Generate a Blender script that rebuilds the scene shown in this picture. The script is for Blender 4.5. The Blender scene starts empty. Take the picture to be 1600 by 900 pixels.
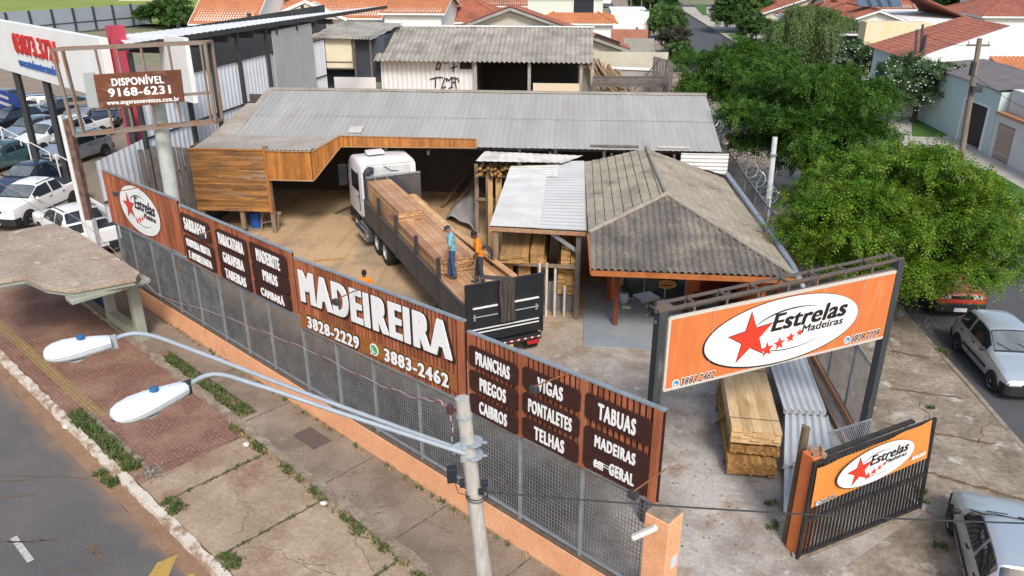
import bpy, bmesh, math, random
import numpy as np
from mathutils import Vector, Matrix
R = math.radians
rnd = random.Random(7)
SC = bpy.context.scene
COL = SC.collection
# ------------------------------------------------------------------ camera, sky, sun, exposure
F_PX, HOR, CAM_H, YAW = 1232.0, -83.0, 11.4, R(4.53)
TH = math.atan((450 - HOR) / F_PX)
cd = bpy.data.cameras.new('camera'); cam = bpy.data.objects.new('camera', cd); COL.objects.link(cam)
cd.sensor_width = 36; cd.lens = 36 * F_PX / 1600; cd.clip_end = 4000; cd.clip_start = .05
cam.location = (0, 0, CAM_H); cam.rotation_euler = (R(90) - TH, 0, YAW)
SC.camera = cam
SUN_EL, SUN_TO = 44.0, (-0.28, 0.96)          # direction the light travels on the ground
w = bpy.data.worlds.new('World'); SC.world = w; w.use_nodes = True
nt = w.node_tree; nt.nodes.clear()
sky = nt.nodes.new('ShaderNodeTexSky'); sky.sky_type = 'NISHITA'; sky.sun_disc = False
sky.sun_elevation = R(SUN_EL); sky.sun_rotation = math.atan2(-SUN_TO[0], -SUN_TO[1])
sky.air_density = 1.2; sky.dust_density = 3.0
bg = nt.nodes.new('ShaderNodeBackground'); bg.inputs[1].default_value = 0.15
wo = nt.nodes.new('ShaderNodeOutputWorld')
nt.links.new(sky.outputs[0], bg.inputs[0]); nt.links.new(bg.outputs[0], wo.inputs[0])
sl = bpy.data.lights.new('sun', 'SUN'); sl.energy = 2.2; sl.angle = R(14.0); sl.color = (1, .975, .94)
so = bpy.data.objects.new('sun', sl); COL.objects.link(so)
so.rotation_euler = Vector((SUN_TO[0], SUN_TO[1], -math.tan(R(SUN_EL)) * math.hypot(*SUN_TO))).to_track_quat('-Z', 'Y').to_euler()
so.location = (-5, -30, 40)
SC.view_settings.view_transform = 'Standard'; SC.view_settings.look = 'None'
SC.view_settings.exposure = 0.34; SC.view_settings.gamma = 1
SC.render.engine = 'CYCLES'; SC.cycles.max_bounces = 6

# ------------------------------------------------------------------ survey: photo measurement -> place on a known plane
def ray(px, py):
    x = (px - 800) / F_PX; y = -(py - 450) / F_PX
    Y = math.cos(TH) + y * math.sin(TH); Z = -math.sin(TH) + y * math.cos(TH)
    c, s = math.cos(YAW), math.sin(YAW)
    return Vector((c * x - s * Y, s * x + c * Y, Z))
CAMP = Vector((0, 0, CAM_H))
def at(px, py, z=0.0):
    r = ray(px, py); return CAMP + r * ((z - CAM_H) / r.z)
def onp(px, py, O, n):
    r = ray(px, py); O = Vector(O); n = Vector(n); return CAMP + r * (n.dot(O - CAMP) / n.dot(r))
def ony(px, py, y): return onp(px, py, (0, y, 0), (0, 1, 0))
def onx(px, py, x): return onp(px, py, (x, 0, 0), (1, 0, 0))

# ------------------------------------------------------------------ materials
_mats = {}
def M(name, c, c2=None, sc=3.0, rough=.7, metal=0., bump=0., bsc=30., stretch=(1, 1, 1), lo=.35, hi=.65, isl=0., fine=.25, fsc=40., coat=0., spec=.35, trans=0., c3=None, sc3=.6, lo3=.5, hi3=.7, hue=0.):
    if name in _mats: return _mats[name]
    m = bpy.data.materials.new(name); m.use_nodes = True; n = m.node_tree.nodes; L = m.node_tree.links
    p = n['Principled BSDF']; p.inputs['Roughness'].default_value = rough; p.inputs['Metallic'].default_value = metal
    p.inputs['Specular IOR Level'].default_value = spec; p.inputs['Coat Weight'].default_value = coat
    if coat: p.inputs['Coat Roughness'].default_value = .05
    tc = n.new('ShaderNodeTexCoord'); mp = n.new('ShaderNodeMapping'); mp.inputs['Scale'].default_value = stretch
    L.new(tc.outputs['Object'], mp.inputs[0])
    def noise(s, d=6):
        t = n.new('ShaderNodeTexNoise'); t.inputs['Scale'].default_value = s; t.inputs['Detail'].default_value = d; t.inputs['Roughness'].default_value = .62
        L.new(mp.outputs[0], t.inputs['Vector']); return t.outputs[0]
    def mr(v, a, b, lo_=0., hi_=1.):
        t = n.new('ShaderNodeMapRange'); L.new(v, t.inputs[0])
        for i, q in enumerate((a, b, lo_, hi_)): t.inputs[i + 1].default_value = q
        return t.outputs[0]
    def mix(f, a, b, mode='MIX'):
        t = n.new('ShaderNodeMix'); t.data_type = 'RGBA'; t.blend_type = mode
        for sck, q in ((t.inputs[0], f), (t.inputs[6], a), (t.inputs[7], b)):
            if hasattr(q, 'is_linked'): L.new(q, sck)
            else: sck.default_value = q if isinstance(q, float) else (*q, 1)
        return t.outputs[2]
    colr = c
    if c2 is not None: colr = mix(mr(noise(sc), lo, hi), c, c2)
    if c3 is not None: colr = mix(mr(noise(sc3), lo3, hi3), colr, c3)
    if fine:
        v = mr(noise(fsc, 3), .25, .75, 1 - fine, 1 + fine * .6)
        cb = n.new('ShaderNodeCombineColor')
        for i in range(3): L.new(v, cb.inputs[i])
        colr = mix(1.0, colr, cb.outputs[0], 'MULTIPLY')
    if isl or hue:
        g = n.new('ShaderNodeNewGeometry'); h = n.new('ShaderNodeHueSaturation')
        L.new(mr(g.outputs['Random Per Island'], 0, 1, 1 - isl, 1 + isl), h.inputs['Value'])
        if hue: L.new(mr(g.outputs['Random Per Island'], 0, 1, .5 - hue, .5 + hue), h.inputs['Hue'])
        if hasattr(colr, 'is_linked'): L.new(colr, h.inputs['Color'])
        else: h.inputs['Color'].default_value = (*colr, 1)
        colr = h.outputs[0]
    if hasattr(colr, 'is_linked'): L.new(colr, p.inputs['Base Color'])
    else: p.inputs['Base Color'].default_value = (*colr, 1)
    if bump:
        b = n.new('ShaderNodeBump'); b.inputs['Strength'].default_value = bump; b.inputs['Distance'].default_value = .02
        L.new(noise(bsc, 5), b.inputs['Height']); L.new(b.outputs[0], p.inputs['Normal'])
    if trans:
        t = n.new('ShaderNodeBsdfTranslucent'); ms = n.new('ShaderNodeMixShader'); ms.inputs[0].default_value = trans
        if hasattr(colr, 'is_linked'): L.new(colr, t.inputs[0])
        else: t.inputs[0].default_value = (*colr, 1)
        L.new(p.outputs[0], ms.inputs[1]); L.new(t.outputs[0], ms.inputs[2]); L.new(ms.outputs[0], n['Material Output'].inputs[0])
    _mats[name] = m; return m

# ------------------------------------------------------------------ mesh builder
OFF = {}
def V(*a): return Vector(a)
class MB:
    def __init__(s): s.v = []; s.f = []; s.mi = []; s.k = 0
    def add(s, vs, fs):
        b = len(s.v); s.v += [tuple(q) for q in vs]; s.f += [tuple(b + i for i in f) for f in fs]; s.mi += [s.k] * len(fs); return s
    def quad(s, a, b, c, d): return s.add([a, b, c, d], [(0, 1, 2, 3)])
    def poly(s, pts): return s.add(pts, [tuple(range(len(pts)))])
    def hexa(s, p): return s.add(p, [(3, 2, 1, 0), (4, 5, 6, 7), (0, 1, 5, 4), (1, 2, 6, 5), (2, 3, 7, 6), (3, 0, 4, 7)])
    def frame(s, O, X, Y, Z, x0, x1, y0, y1, z0, z1):
        O, X, Y, Z = map(Vector, (O, X, Y, Z)); P = lambda a, b, c: O + X * a + Y * b + Z * c
        return s.hexa([P(x0, y0, z0), P(x1, y0, z0), P(x1, y1, z0), P(x0, y1, z0), P(x0, y0, z1), P(x1, y0, z1), P(x1, y1, z1), P(x0, y1, z1)])
    def box(s, c, d, rz=0.):
        X = V(math.cos(rz), math.sin(rz), 0); Y = V(-math.sin(rz), math.cos(rz), 0)
        return s.frame(c, X, Y, (0, 0, 1), -d[0] / 2, d[0] / 2, -d[1] / 2, d[1] / 2, -d[2] / 2, d[2] / 2)
    def box2(s, a, b): return s.frame((0, 0, 0), (1, 0, 0), (0, 1, 0), (0, 0, 1), a[0], b[0], a[1], b[1], a[2], b[2])
    def bar(s, p, q, wd, ht, up=(0, 0, 1)):
        p, q = Vector(p), Vector(q); d = (q - p); l = d.length; d.normalize(); up = Vector(up)
        x = d.cross(up)
        if x.length < 1e-4: x = d.cross(V(1, 0, 0))
        x.normalize(); u = x.cross(d)
        return s.frame(p, d, x, u, 0, l, -wd / 2, wd / 2, -ht / 2, ht / 2)
    def prism(s, pts, z0, z1):
        n = len(pts); a = sum(pts[i][0] * pts[(i + 1) % n][1] - pts[(i + 1) % n][0] * pts[i][1] for i in range(n))
        if a < 0: pts = pts[::-1]
        vs = [(p[0], p[1], z0) for p in pts] + [(p[0], p[1], z1) for p in pts]
        return s.add(vs, [tuple(range(n - 1, -1, -1)), tuple(range(n, 2 * n))] + [(i, (i + 1) % n, n + (i + 1) % n, n + i) for i in range(n)])
    def ext(s, pts, d):           # planar polygon pushed along d
        n = len(pts); d = Vector(d); pts = [Vector(p) for p in pts]
        return s.add(pts + [p + d for p in pts], [tuple(range(n - 1, -1, -1)), tuple(range(n, 2 * n))] + [(i, (i + 1) % n, n + (i + 1) % n, n + i) for i in range(n)])
    def tube(s, pts, r, n=8, cap=True):
        pts = [Vector(p) for p in pts]; m = len(pts); rs = r if isinstance(r, (list, tuple)) else [r] * m
        vs = []; t0 = None; x = None
        for i in range(m):
            t = (pts[min(i + 1, m - 1)] - pts[max(i - 1, 0)]).normalized()
            if x is None: x = t.cross(V(0, 0, 1)) if abs(t.z) < .95 else t.cross(V(0, 1, 0))
            else: x = x - t * x.dot(t)
            x.normalize(); y = t.cross(x)
            vs += [pts[i] + (x * math.cos(2 * math.pi * k / n) + y * math.sin(2 * math.pi * k / n)) * rs[i] for k in range(n)]
        fs = [(i * n + k, i * n + (k + 1) % n, (i + 1) * n + (k + 1) % n, (i + 1) * n + k) for i in range(m - 1) for k in range(n)]
        if cap: fs += [tuple(range(n - 1, -1, -1)), tuple((m - 1) * n + k for k in range(n))]
        return s.add(vs, fs)
    def ball(s, c, r, n=10, m=7, M3=None):
        c = Vector(c); r = (r, r, r) if not isinstance(r, (tuple, list)) else r; vs = []
        for i in range(m + 1):
            a = math.pi * i / m
            for k in range(n):
                b = 2 * math.pi * k / n; q = V(r[0] * math.sin(a) * math.cos(b), r[1] * math.sin(a) * math.sin(b), r[2] * math.cos(a))
                vs.append(c + (M3 @ q if M3 else q))
        return s.add(vs, [((i + 1) * n + k, (i + 1) * n + (k + 1) % n, i * n + (k + 1) % n, i * n + k) for i in range(m) for k in range(n)])
    def raw(s, vs, fs): return s.add(vs, fs)
    def grid(s, fn, nu, nv):
        vs = [fn(i / nu, j / nv) for j in range(nv + 1) for i in range(nu + 1)]
        return s.add(vs, [(j * (nu + 1) + i, j * (nu + 1) + i + 1, (j + 1) * (nu + 1) + i + 1, (j + 1) * (nu + 1) + i) for j in range(nv) for i in range(nu)])
    def build(s, name, mats, parent=None, smooth=False, bevel=0., ang=35, merge=False):
        me = bpy.data.meshes.new(name); o = V(*OFF.get(parent.name, (0, 0, 0))) if parent else V(0, 0, 0)
        me.from_pydata([(v[0] - o.x, v[1] - o.y, v[2] - o.z) for v in s.v], [], s.f)
        if merge:
            bm = bmesh.new(); bm.from_mesh(me); bmesh.ops.remove_doubles(bm, verts=bm.verts, dist=1e-4)
            bmesh.ops.recalc_face_normals(bm, faces=bm.faces); bm.to_mesh(me); bm.free()
        if not isinstance(mats, (list, tuple)): mats = [mats]
        for m in mats: me.materials.append(m)
        if len(mats) > 1 and not merge: me.polygons.foreach_set('material_index', s.mi)
        if smooth:
            me.polygons.foreach_set('use_smooth', [True] * len(me.polygons)); me.set_sharp_from_angle(angle=R(ang))
        me.update()
        ob = bpy.data.objects.new(name, me); COL.objects.link(ob)
        if parent: ob.parent = parent; OFF[ob.name] = tuple(o)
        if bevel:
            b = ob.modifiers.new('bevel', 'BEVEL'); b.width = bevel; b.segments = 2; b.limit_method = 'ANGLE'; b.angle_limit = R(40); b.harden_normals = False
        return ob
def tag(o, label=None, cat=None, group=None, kind=None):
    if label: o['label'] = label
    if cat: o['category'] = cat
    if group: o['group'] = group
    if kind: o['kind'] = kind
    return o
def thing(name, label, cat, loc=(0, 0, 0), group=None):
    o = bpy.data.objects.new(name, None); COL.objects.link(o); o.location = loc; o.empty_display_size = .2
    OFF[o.name] = tuple(loc); return tag(o, label, cat, group)
KIDS = {}
def copy_tree(o, parent=None):
    c = o.copy(); COL.objects.link(c)
    if parent: c.parent = parent
    for ch in list(o.children): copy_tree(ch, c)
    return c
def struct(name, mb, mat, **k): return tag(mb.build(name, mat, **k), kind='structure')

# corrugated or tiled sheet over a convex planar polygon
def sheet(mb, poly, down, period=.18, amp=.025, row=0., step=.02, pts=6, groove=0.):
    P = [Vector(p) for p in poly]; nrm = V(0, 0, 0)
    for i in range(len(P)): nrm += P[i].cross(P[(i + 1) % len(P)])
    nrm.normalize()
    if nrm.z < 0: nrm = -nrm; P = P[::-1]
    dn = Vector(down); dn = (dn - nrm * dn.dot(nrm)).normalized(); ac = nrm.cross(dn)
    O = P[0]; us = [(p - O).dot(ac) for p in P]; vs_ = [(p - O).dot(dn) for p in P]
    u0, u1, v0, v1 = min(us), max(us), min(vs_), max(vs_)
    nu = max(2, int((u1 - u0) / period * pts)) if period else 4; rows = [v0]
    if row:
        q = v1 - row
        cuts = []
        while q > v0: cuts.append(q); q -= row
        lines = [(v0, 0.)]
        for c_ in sorted(cuts): lines += [(c_ - .018, step), (c_ - .012, -groove), (c_ + .006, -groove), (c_ + .010, 0.)] if groove else [(c_ - .004, step), (c_ + .004, 0.)]
        lines.append((v1, step))
    else: lines = [(v0, 0.), (v1, 0.)]
    bm = bmesh.new(); G = []
    for (vv, h) in lines:
        ln = []
        for i in range(nu + 1):
            u = u0 + (u1 - u0) * i / nu
            z = amp * math.cos(2 * math.pi * (u + O.dot(ac)) / period) if period else 0
            ln.append(bm.verts.new(O + ac * u + dn * vv + nrm * (z + h)))
        G.append(ln)
    for a, b in zip(G, G[1:]):
        for i in range(nu): bm.faces.new((a[i], b[i], b[i + 1], a[i + 1]))
    for i in range(len(P)):
        a, b = P[i], P[(i + 1) % len(P)]; out = (b - a).cross(nrm)
        bmesh.ops.bisect_plane(bm, geom=bm.verts[:] + bm.edges[:] + bm.faces[:], plane_co=a, plane_no=out, clear_outer=True, dist=1e-5)
    bm.verts.index_update(); bm.verts.ensure_lookup_table()
    mb.add([v.co.copy() for v in bm.verts], [tuple(v.index for v in f.verts) for f in bm.faces]); bm.free()

# a roof laid from overlapping sheets: P00 P10 along the eave, P01 P11 along the ridge
def panels(mb, p00, p10, p11, p01, down, nx, ny, period, amp, lip=.016):
    p00, p10, p11, p01 = map(Vector, (p00, p10, p11, p01)); nrm = (p10 - p00).cross(p01 - p00).normalized()
    if nrm.z < 0: nrm = -nrm
    g = lambda u, v: p00.lerp(p10, u).lerp(p01.lerp(p11, u), v)
    for j in range(ny):
        for i in range(nx):
            u0, u1, v0, v1 = i / nx, (i + 1.02) / nx, j / ny, (j + 1) / ny; e = .012 if j else .0; k = nrm * (.004 * (i % 2) + rnd.uniform(0, .008))
            q = [g(u0, max(0, v0 - e)), g(min(1, u1), max(0, v0 - e)), g(min(1, u1), v1), g(u0, v1)]
            sheet(mb, [q[0] + nrm * lip + k, q[1] + nrm * lip + k, q[2] + k, q[3] + k], down, period, amp)
# lettering: raised letters on a plane
_tc = {}
def letters(txt, bold, cond, space, ns):
    """heavy condensed lettering: each line of type is cut into thin rows; every row keeps the strokes, widened"""
    key = (txt, bold, cond, space, ns)
    if key in _tc: return _tc[key]
    c = bpy.data.curves.new('lettering', 'FONT'); c.body = txt; c.space_character = space; c.resolution_u = 4
    o = bpy.data.objects.new('lettering', c); COL.objects.link(o); dg = bpy.context.evaluated_depsgraph_get(); dg.update()
    me = bpy.data.meshes.new_from_object(o.evaluated_get(dg)); me.calc_loop_triangles()
    P = np.array([v.co[:2] for v in me.vertices]) * (cond, 1); T = np.array([t.vertices[:] for t in me.loop_triangles])
    bpy.data.objects.remove(o); bpy.data.curves.remove(c); bpy.data.meshes.remove(me)
    T3 = P[T]; ylo, yhi = T3[:, :, 1].min(1), T3[:, :, 1].max(1)
    def spans(y):
        out = []
        for t in T3[(ylo < y) & (yhi > y)]:
            xs = []
            for a, b in ((0, 1), (1, 2), (2, 0)):
                (xa, ya), (xb, yb) = t[a], t[b]
                if (ya - y) * (yb - y) < 0: xs.append(xa + (xb - xa) * (y - ya) / (yb - ya))
            if len(xs) >= 2: out.append((min(xs), max(xs)))
        return out
    def fat(y):
        iv = []
        for k in (-1, -.5, 0, .5, 1): iv += spans(y + k * bold * .45 + 1e-5)
        iv = sorted((a - bold, b + bold) for a, b in iv); res = []
        for a, b in iv:
            if res and a <= res[-1][1] + .004: res[-1][1] = max(res[-1][1], b)
            else: res.append([a, b])
        return res
    y0, y1 = P[:, 1].min() - bold * .45, P[:, 1].max() + bold * .45; h = (y1 - y0) / ns; rows = []
    for i in range(ns):
        a, b = fat(y0 + h * (i + .02)), fat(y0 + h * (i + .98))
        if len(a) != len(b): a = b = fat(y0 + h * (i + .5))
        rows += [(y0 + h * i, y0 + h * (i + 1), p[0], p[1], q[0], q[1]) for p, q in zip(a, b)]
    _tc[key] = (rows, min(min(r[2], r[4]) for r in rows), max(max(r[3], r[5]) for r in rows), y0, y1); return _tc[key]
def text(mb, txt, c, ux, up, wd, ht, depth=.008, bold=.02, slant=0., space=1.0, lift=0., cond=1.0):
    rows, x0, x1, y0, y1 = letters(txt, bold, cond, space, 56 if ht > .5 else (36 if ht > .2 else 22)); ux, up, c = Vector(ux).normalized(), Vector(up).normalized(), Vector(c); n = ux.cross(up).normalized()
    def p(x, y, d): y = ((y - y0) / (y1 - y0) - .5) * ht; x = ((x - x0) / (x1 - x0) - .5) * wd + slant * y; return c + ux * x + up * y + n * (lift + d)
    for (ya, yb, a0, b0, a1, b1) in rows:
        q = [p(a0, ya, depth), p(b0, ya, depth), p(b1, yb, depth), p(a1, yb, depth), p(a0, ya, 0), p(b0, ya, 0), p(b1, yb, 0), p(a1, yb, 0)]
        mb.add(q, [(0, 1, 2, 3), (4, 0, 3, 7), (1, 5, 6, 2), (4, 5, 1, 0), (3, 2, 6, 7)])
def star(mb, c, ux, up, r, depth=.006, rot=0., lift=0., inner=.42):
    ux, up, c = Vector(ux).normalized(), Vector(up).normalized(), Vector(c); n = ux.cross(up)
    P = []
    for k in range(10):
        a = math.pi / 2 + rot + k * math.pi / 5; q = r if k % 2 == 0 else r * inner
        P.append(c + ux * (q * math.cos(a)) + up * (q * math.sin(a)) + n * lift)
    m = c + n * (lift + depth)
    top = [p + n * depth for p in P]
    mb.add(P + top + [m], [(i, (i + 1) % 10, 10 + (i + 1) % 10, 10 + i) for i in range(10)] + [(10 + i, 10 + (i + 1) % 10, 20) for i in range(10)])
def disc(mb, c, ux, up, rx, ry, depth=.006, lift=0., n=48, rot=0.):
    ux, up, c = Vector(ux).normalized(), Vector(up).normalized(), Vector(c); nn = ux.cross(up); ca, sa = math.cos(rot), math.sin(rot); P = []
    for k in range(n):
        a = 2 * math.pi * k / n; x, y = rx * math.cos(a), ry * math.sin(a); P.append(c + ux * (x * ca - y * sa) + up * (x * sa + y * ca) + nn * lift)
    mb.add(P + [p + nn * depth for p in P], [tuple(range(n, 2 * n))] + [(i, (i + 1) % n, n + (i + 1) % n, n + i) for i in range(n)])
def arcline(mb, c, ux, up, rx, ry, a0, a1, wd, depth=.004, lift=0., n=24, rot=0.):
    ux, up, c = Vector(ux).normalized(), Vector(up).normalized(), Vector(c); nn = ux.cross(up); ca, sa = math.cos(rot), math.sin(rot)
    def P(a, k, h):
        x, y = (rx + k) * math.cos(a), (ry + k) * math.sin(a); return c + ux * (x * ca - y * sa) + up * (x * sa + y * ca) + nn * (lift + h)
    for i in range(n):
        b0, b1 = a0 + (a1 - a0) * i / n, a0 + (a1 - a0) * (i + 1) / n; w0, w1 = wd * math.sin(math.pi * (i + .05) / n) * .5, wd * math.sin(math.pi * (i + 1) / n) * .5
        mb.quad(P(b0, -w0, depth), P(b0, w0, depth), P(b1, w1, depth), P(b1, -w1, depth))
# star logo: white ellipse, red star, four small stars, lettering (sizes from the big sign)
LOGO_W = M('logo_white', (.78, .79, .78), rough=.45, fine=.05)
LOGO_R = M('logo_red', (.68, .05, .025), (.6, .05, .03), rough=.45, fine=.05)
LOGO_K = M('logo_black', (.018, .014, .016), rough=.5, fine=.05)
def logo(parent, c, ux, up, rx, ry, rot=0., thin=.004, black_ring=.03, ss=1., sx=-.44):
    ux, up, c = Vector(ux).normalized(), Vector(up).normalized(), Vector(c); n = ux.cross(up)
    o = lambda a, b: c + ux * (a * rx) + up * (b * ry)
    if black_ring:
        m = MB(); disc(m, c - ux * black_ring * .5 - up * black_ring * .2, ux, up, rx + black_ring * .6, ry + black_ring * .6, thin * .5, 0, rot=rot); m.build('ellipse_edge', LOGO_K, parent)
    m = MB(); disc(m, c, ux, up, rx, ry, thin, 0, rot=rot); m.build('ellipse', LOGO_W, parent)
    m = MB(); star(m, o(sx, .0), ux, up, ry * .82 * ss, thin * .5, rot=.10, lift=thin * 1.2, inner=.40); m.build('star_edge', LOGO_K, parent)
    m = MB(); star(m, o(sx, .0), ux, up, ry * .77 * ss, thin * .5, rot=.10, lift=thin * 2.2, inner=.40); m.build('red_star', LOGO_R, parent)
    m = MB()
    for a, b, s in ((-.20, -.50, .25), (-.045, -.40, .22), (.095, -.29, .18), (.21, -.19, .14)): star(m, o(a, b), ux, up, ry * s * ss, thin * .5, rot=.1, lift=thin * 1.3)
    m.build('small_stars', LOGO_R, parent)
    m = MB(); arcline(m, o(.10, .02), ux, up, rx * .56, ry * .62, math.pi * .95, math.pi * .3, ry * .05, thin * .3, thin * 1.2); m.build('swoosh_line', LOGO_K, parent); m = MB()
    arcline(m, o(.10, .02), ux, up, rx * .56, ry * .66, -math.pi * .92, -math.pi * .2, ry * .03, thin * .3, thin * 1.2); m.build('swoosh_line', LOGO_K, parent)
    m = MB(); text(m, 'Estrelas', o(.33, .30), ux, up + ux * 0, rx * 1.0, ry * .52, thin, bold=.028, slant=.22, lift=thin * 1.3, cond=.8, space=1.05); m.build('lettering', LOGO_K, parent); m = MB()
    text(m, 'Madeiras', o(.52, -.10), ux, up, rx * .56, ry * .23, thin, bold=.017, slant=.15, lift=thin * 1.3, cond=.9, space=1.04); m.build('lettering', LOGO_K, parent)
# ================================================================== SETTING
FD = V(.7846, -.62, 0); FN = V(-.62, -.7846, 0); FO = V(-.07, 12.24, 0); UP = V(0, 0, 1)
def fp(s, n, z=0.): return FO + FD * s + FN * n + UP * z
def fs(px, py, z=0.):
    p = at(px, py, z) - FO; return p.dot(FD), p.dot(FN)
def fw(px, py, n=0.):                      # photo point on the vertical plane n metres in front of the fence
    p = onp(px, py, FO + FN * n, FN); return (p - FO).dot(FD), p.z
def brickmat(name, c1, c2, mort, scale, rz, rough=.85, ms=.02, bw=.5, rh=.25, dirt=None):
    m = bpy.data.materials.new(name); m.use_nodes = True; n = m.node_tree.nodes; L = m.node_tree.links; p = n['Principled BSDF']
    p.inputs['Roughness'].default_value = rough; p.inputs['Specular IOR Level'].default_value = .25
    tc = n.new('ShaderNodeTexCoord'); mp = n.new('ShaderNodeMapping'); mp.inputs['Rotation'].default_value = (0, 0, rz); L.new(tc.outputs['Object'], mp.inputs[0])
    b = n.new('ShaderNodeTexBrick'); b.inputs['Scale'].default_value = scale; b.inputs['Mortar Size'].default_value = ms
    b.inputs['Brick Width'].default_value = bw; b.inputs['Row Height'].default_value = rh
    for k, c in (('Color1', c1), ('Color2', c2), ('Mortar', mort)): b.inputs[k].default_value = (*c, 1)
    L.new(mp.outputs[0], b.inputs['Vector'])
    def noise(s, lo, hi, a, z):
        t = n.new('ShaderNodeTexNoise'); t.inputs['Scale'].default_value = s; t.inputs['Detail'].default_value = 7; L.new(tc.outputs['Object'], t.inputs['Vector'])
        r = n.new('ShaderNodeMapRange'); L.new(t.outputs[0], r.inputs[0])
        for i, q in enumerate((lo, hi, a, z)): r.inputs[i + 1].default_value = q
        return r.outputs[0]
    mx = n.new('ShaderNodeMix'); mx.data_type = 'RGBA'; L.new(noise(.9, .42, .68, 0, .8), mx.inputs[0]); L.new(b.outputs[0], mx.inputs[6]); mx.inputs[7].default_value = (*(dirt or mort), 1)
    m2 = n.new('ShaderNodeMix'); m2.data_type = 'RGBA'; m2.blend_type = 'MULTIPLY'; m2.inputs[0].default_value = 1
    cc = n.new('ShaderNodeCombineColor'); v = noise(14, .3, .7, .72, 1.15)
    for i in range(3): L.new(v, cc.inputs[i])
    L.new(mx.outputs[2], m2.inputs[6]); L.new(cc.outputs[0], m2.inputs[7]); L.new(m2.outputs[2], p.inputs[0])
    bp = n.new('ShaderNodeBump'); bp.inputs['Strength'].default_value = .4; bp.inputs['Distance'].default_value = .01; L.new(b.outputs[1], bp.inputs['Height']); bp.invert = True
    L.new(bp.outputs[0], p.inputs['Normal']); return m
FROT = math.atan2(.62, .7846)
ASPH = M('asphalt_old', (.105, .10, .10), (.155, .14, .13), sc=.35, rough=.92, fine=.35, fsc=25, bump=.25, bsc=120, c3=(.085, .08, .08), sc3=.16, stretch=(1, 1, 1))
ASPH2 = M('asphalt_side', (.078, .08, .085), (.10, .10, .105), sc=.3, rough=.9, fine=.3, fsc=30, bump=.2, bsc=120)
GUT = M('gutter_soil', (.32, .195, .12), (.24, .145, .09), sc=1.5, rough=.95, fine=.35, fsc=22, bump=.4, bsc=60)
CONC_L = M('pavement_tan', (.43, .33, .235), (.31, .23, .155), sc=.8, rough=.92, fine=.32, fsc=16, bump=.35, bsc=50, c3=(.24, .14, .085), sc3=.35, lo3=.5, hi3=.62)
CONC_R = M('pavement_grey', (.30, .235, .175), (.19, .145, .105), sc=.9, rough=.92, fine=.3, fsc=18, bump=.3, bsc=50, c3=(.36, .30, .24), sc3=.5, lo3=.55, hi3=.7)
CONC_S = M('pavement_side', (.37, .31, .245), (.19, .15, .105), sc=.9, rough=.92, fine=.42, fsc=7, bump=.35, bsc=40, c3=(.46, .43, .38), sc3=1.3, lo3=.57, hi3=.66)
CONC_F = M('pavement_far', (.50, .46, .40), (.38, .35, .30), sc=.5, rough=.9, fine=.2)
YARD = M('yard_soil', (.46, .275, .13), (.35, .20, .095), sc=.35, rough=.95, fine=.28, fsc=9, bump=.3, bsc=30, c3=(.27, .19, .12), sc3=.22, lo3=.5, hi3=.64)
YCON = M('yard_concrete', (.40, .365, .32), (.23, .195, .16), sc=.42, rough=.9, fine=.3, fsc=10, bump=.3, bsc=40, c3=(.29, .175, .095), sc3=.33, lo3=.56, hi3=.70)
LOT = M('lot_ground', (.30, .235, .17), (.24, .19, .145), sc=.4, rough=.92, fine=.3)
SOIL = M('town_soil', (.26, .22, .15), (.16, .19, .08), sc=.05, rough=1, fine=.3, fsc=1)
FIELD = M('field_grass', (.20, .27, .045), (.27, .30, .07), sc=.06, rough=1, fine=.3, fsc=1.5)
LAWN = M('lawn_grass', (.055, .135, .02), (.09, .17, .035), sc=1.2, rough=1, fine=.35, fsc=20)
KERBW = M('kerb_whitewash', (.60, .54, .46), (.33, .22, .14), sc=3.2, rough=.9, fine=.35, fsc=30, bump=.5, bsc=30, lo=.47, hi=.60)
KERBG = M('kerb_grey', (.35, .29, .22), (.20, .15, .11), sc=3, rough=.95, fine=.35, fsc=20, bump=.6, bsc=25)
BRICKP = brickmat('red_pavers', (.28, .14, .10), (.23, .115, .083), (.145, .085, .062), 2.5, FROT, ms=.03, dirt=(.32, .20, .14))
TACT = brickmat('tactile_pavers', (.42, .30, .13), (.36, .25, .11), (.20, .12, .06), 2.5, FROT, ms=.04, bw=.25, rh=.25, dirt=(.30, .20, .10))
PAINTY = M('road_paint_yellow', (.50, .33, .07), (.38, .25, .08), sc=8, rough=.85, fine=.3)
PAINTW = M('road_paint_white', (.55, .53, .50), (.36, .34, .32), sc=8, rough=.85, fine=.3)
CRACK = M('crack_dark', (.11, .08, .055), (.17, .12, .08), sc=6, rough=1, fine=.3)

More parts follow.
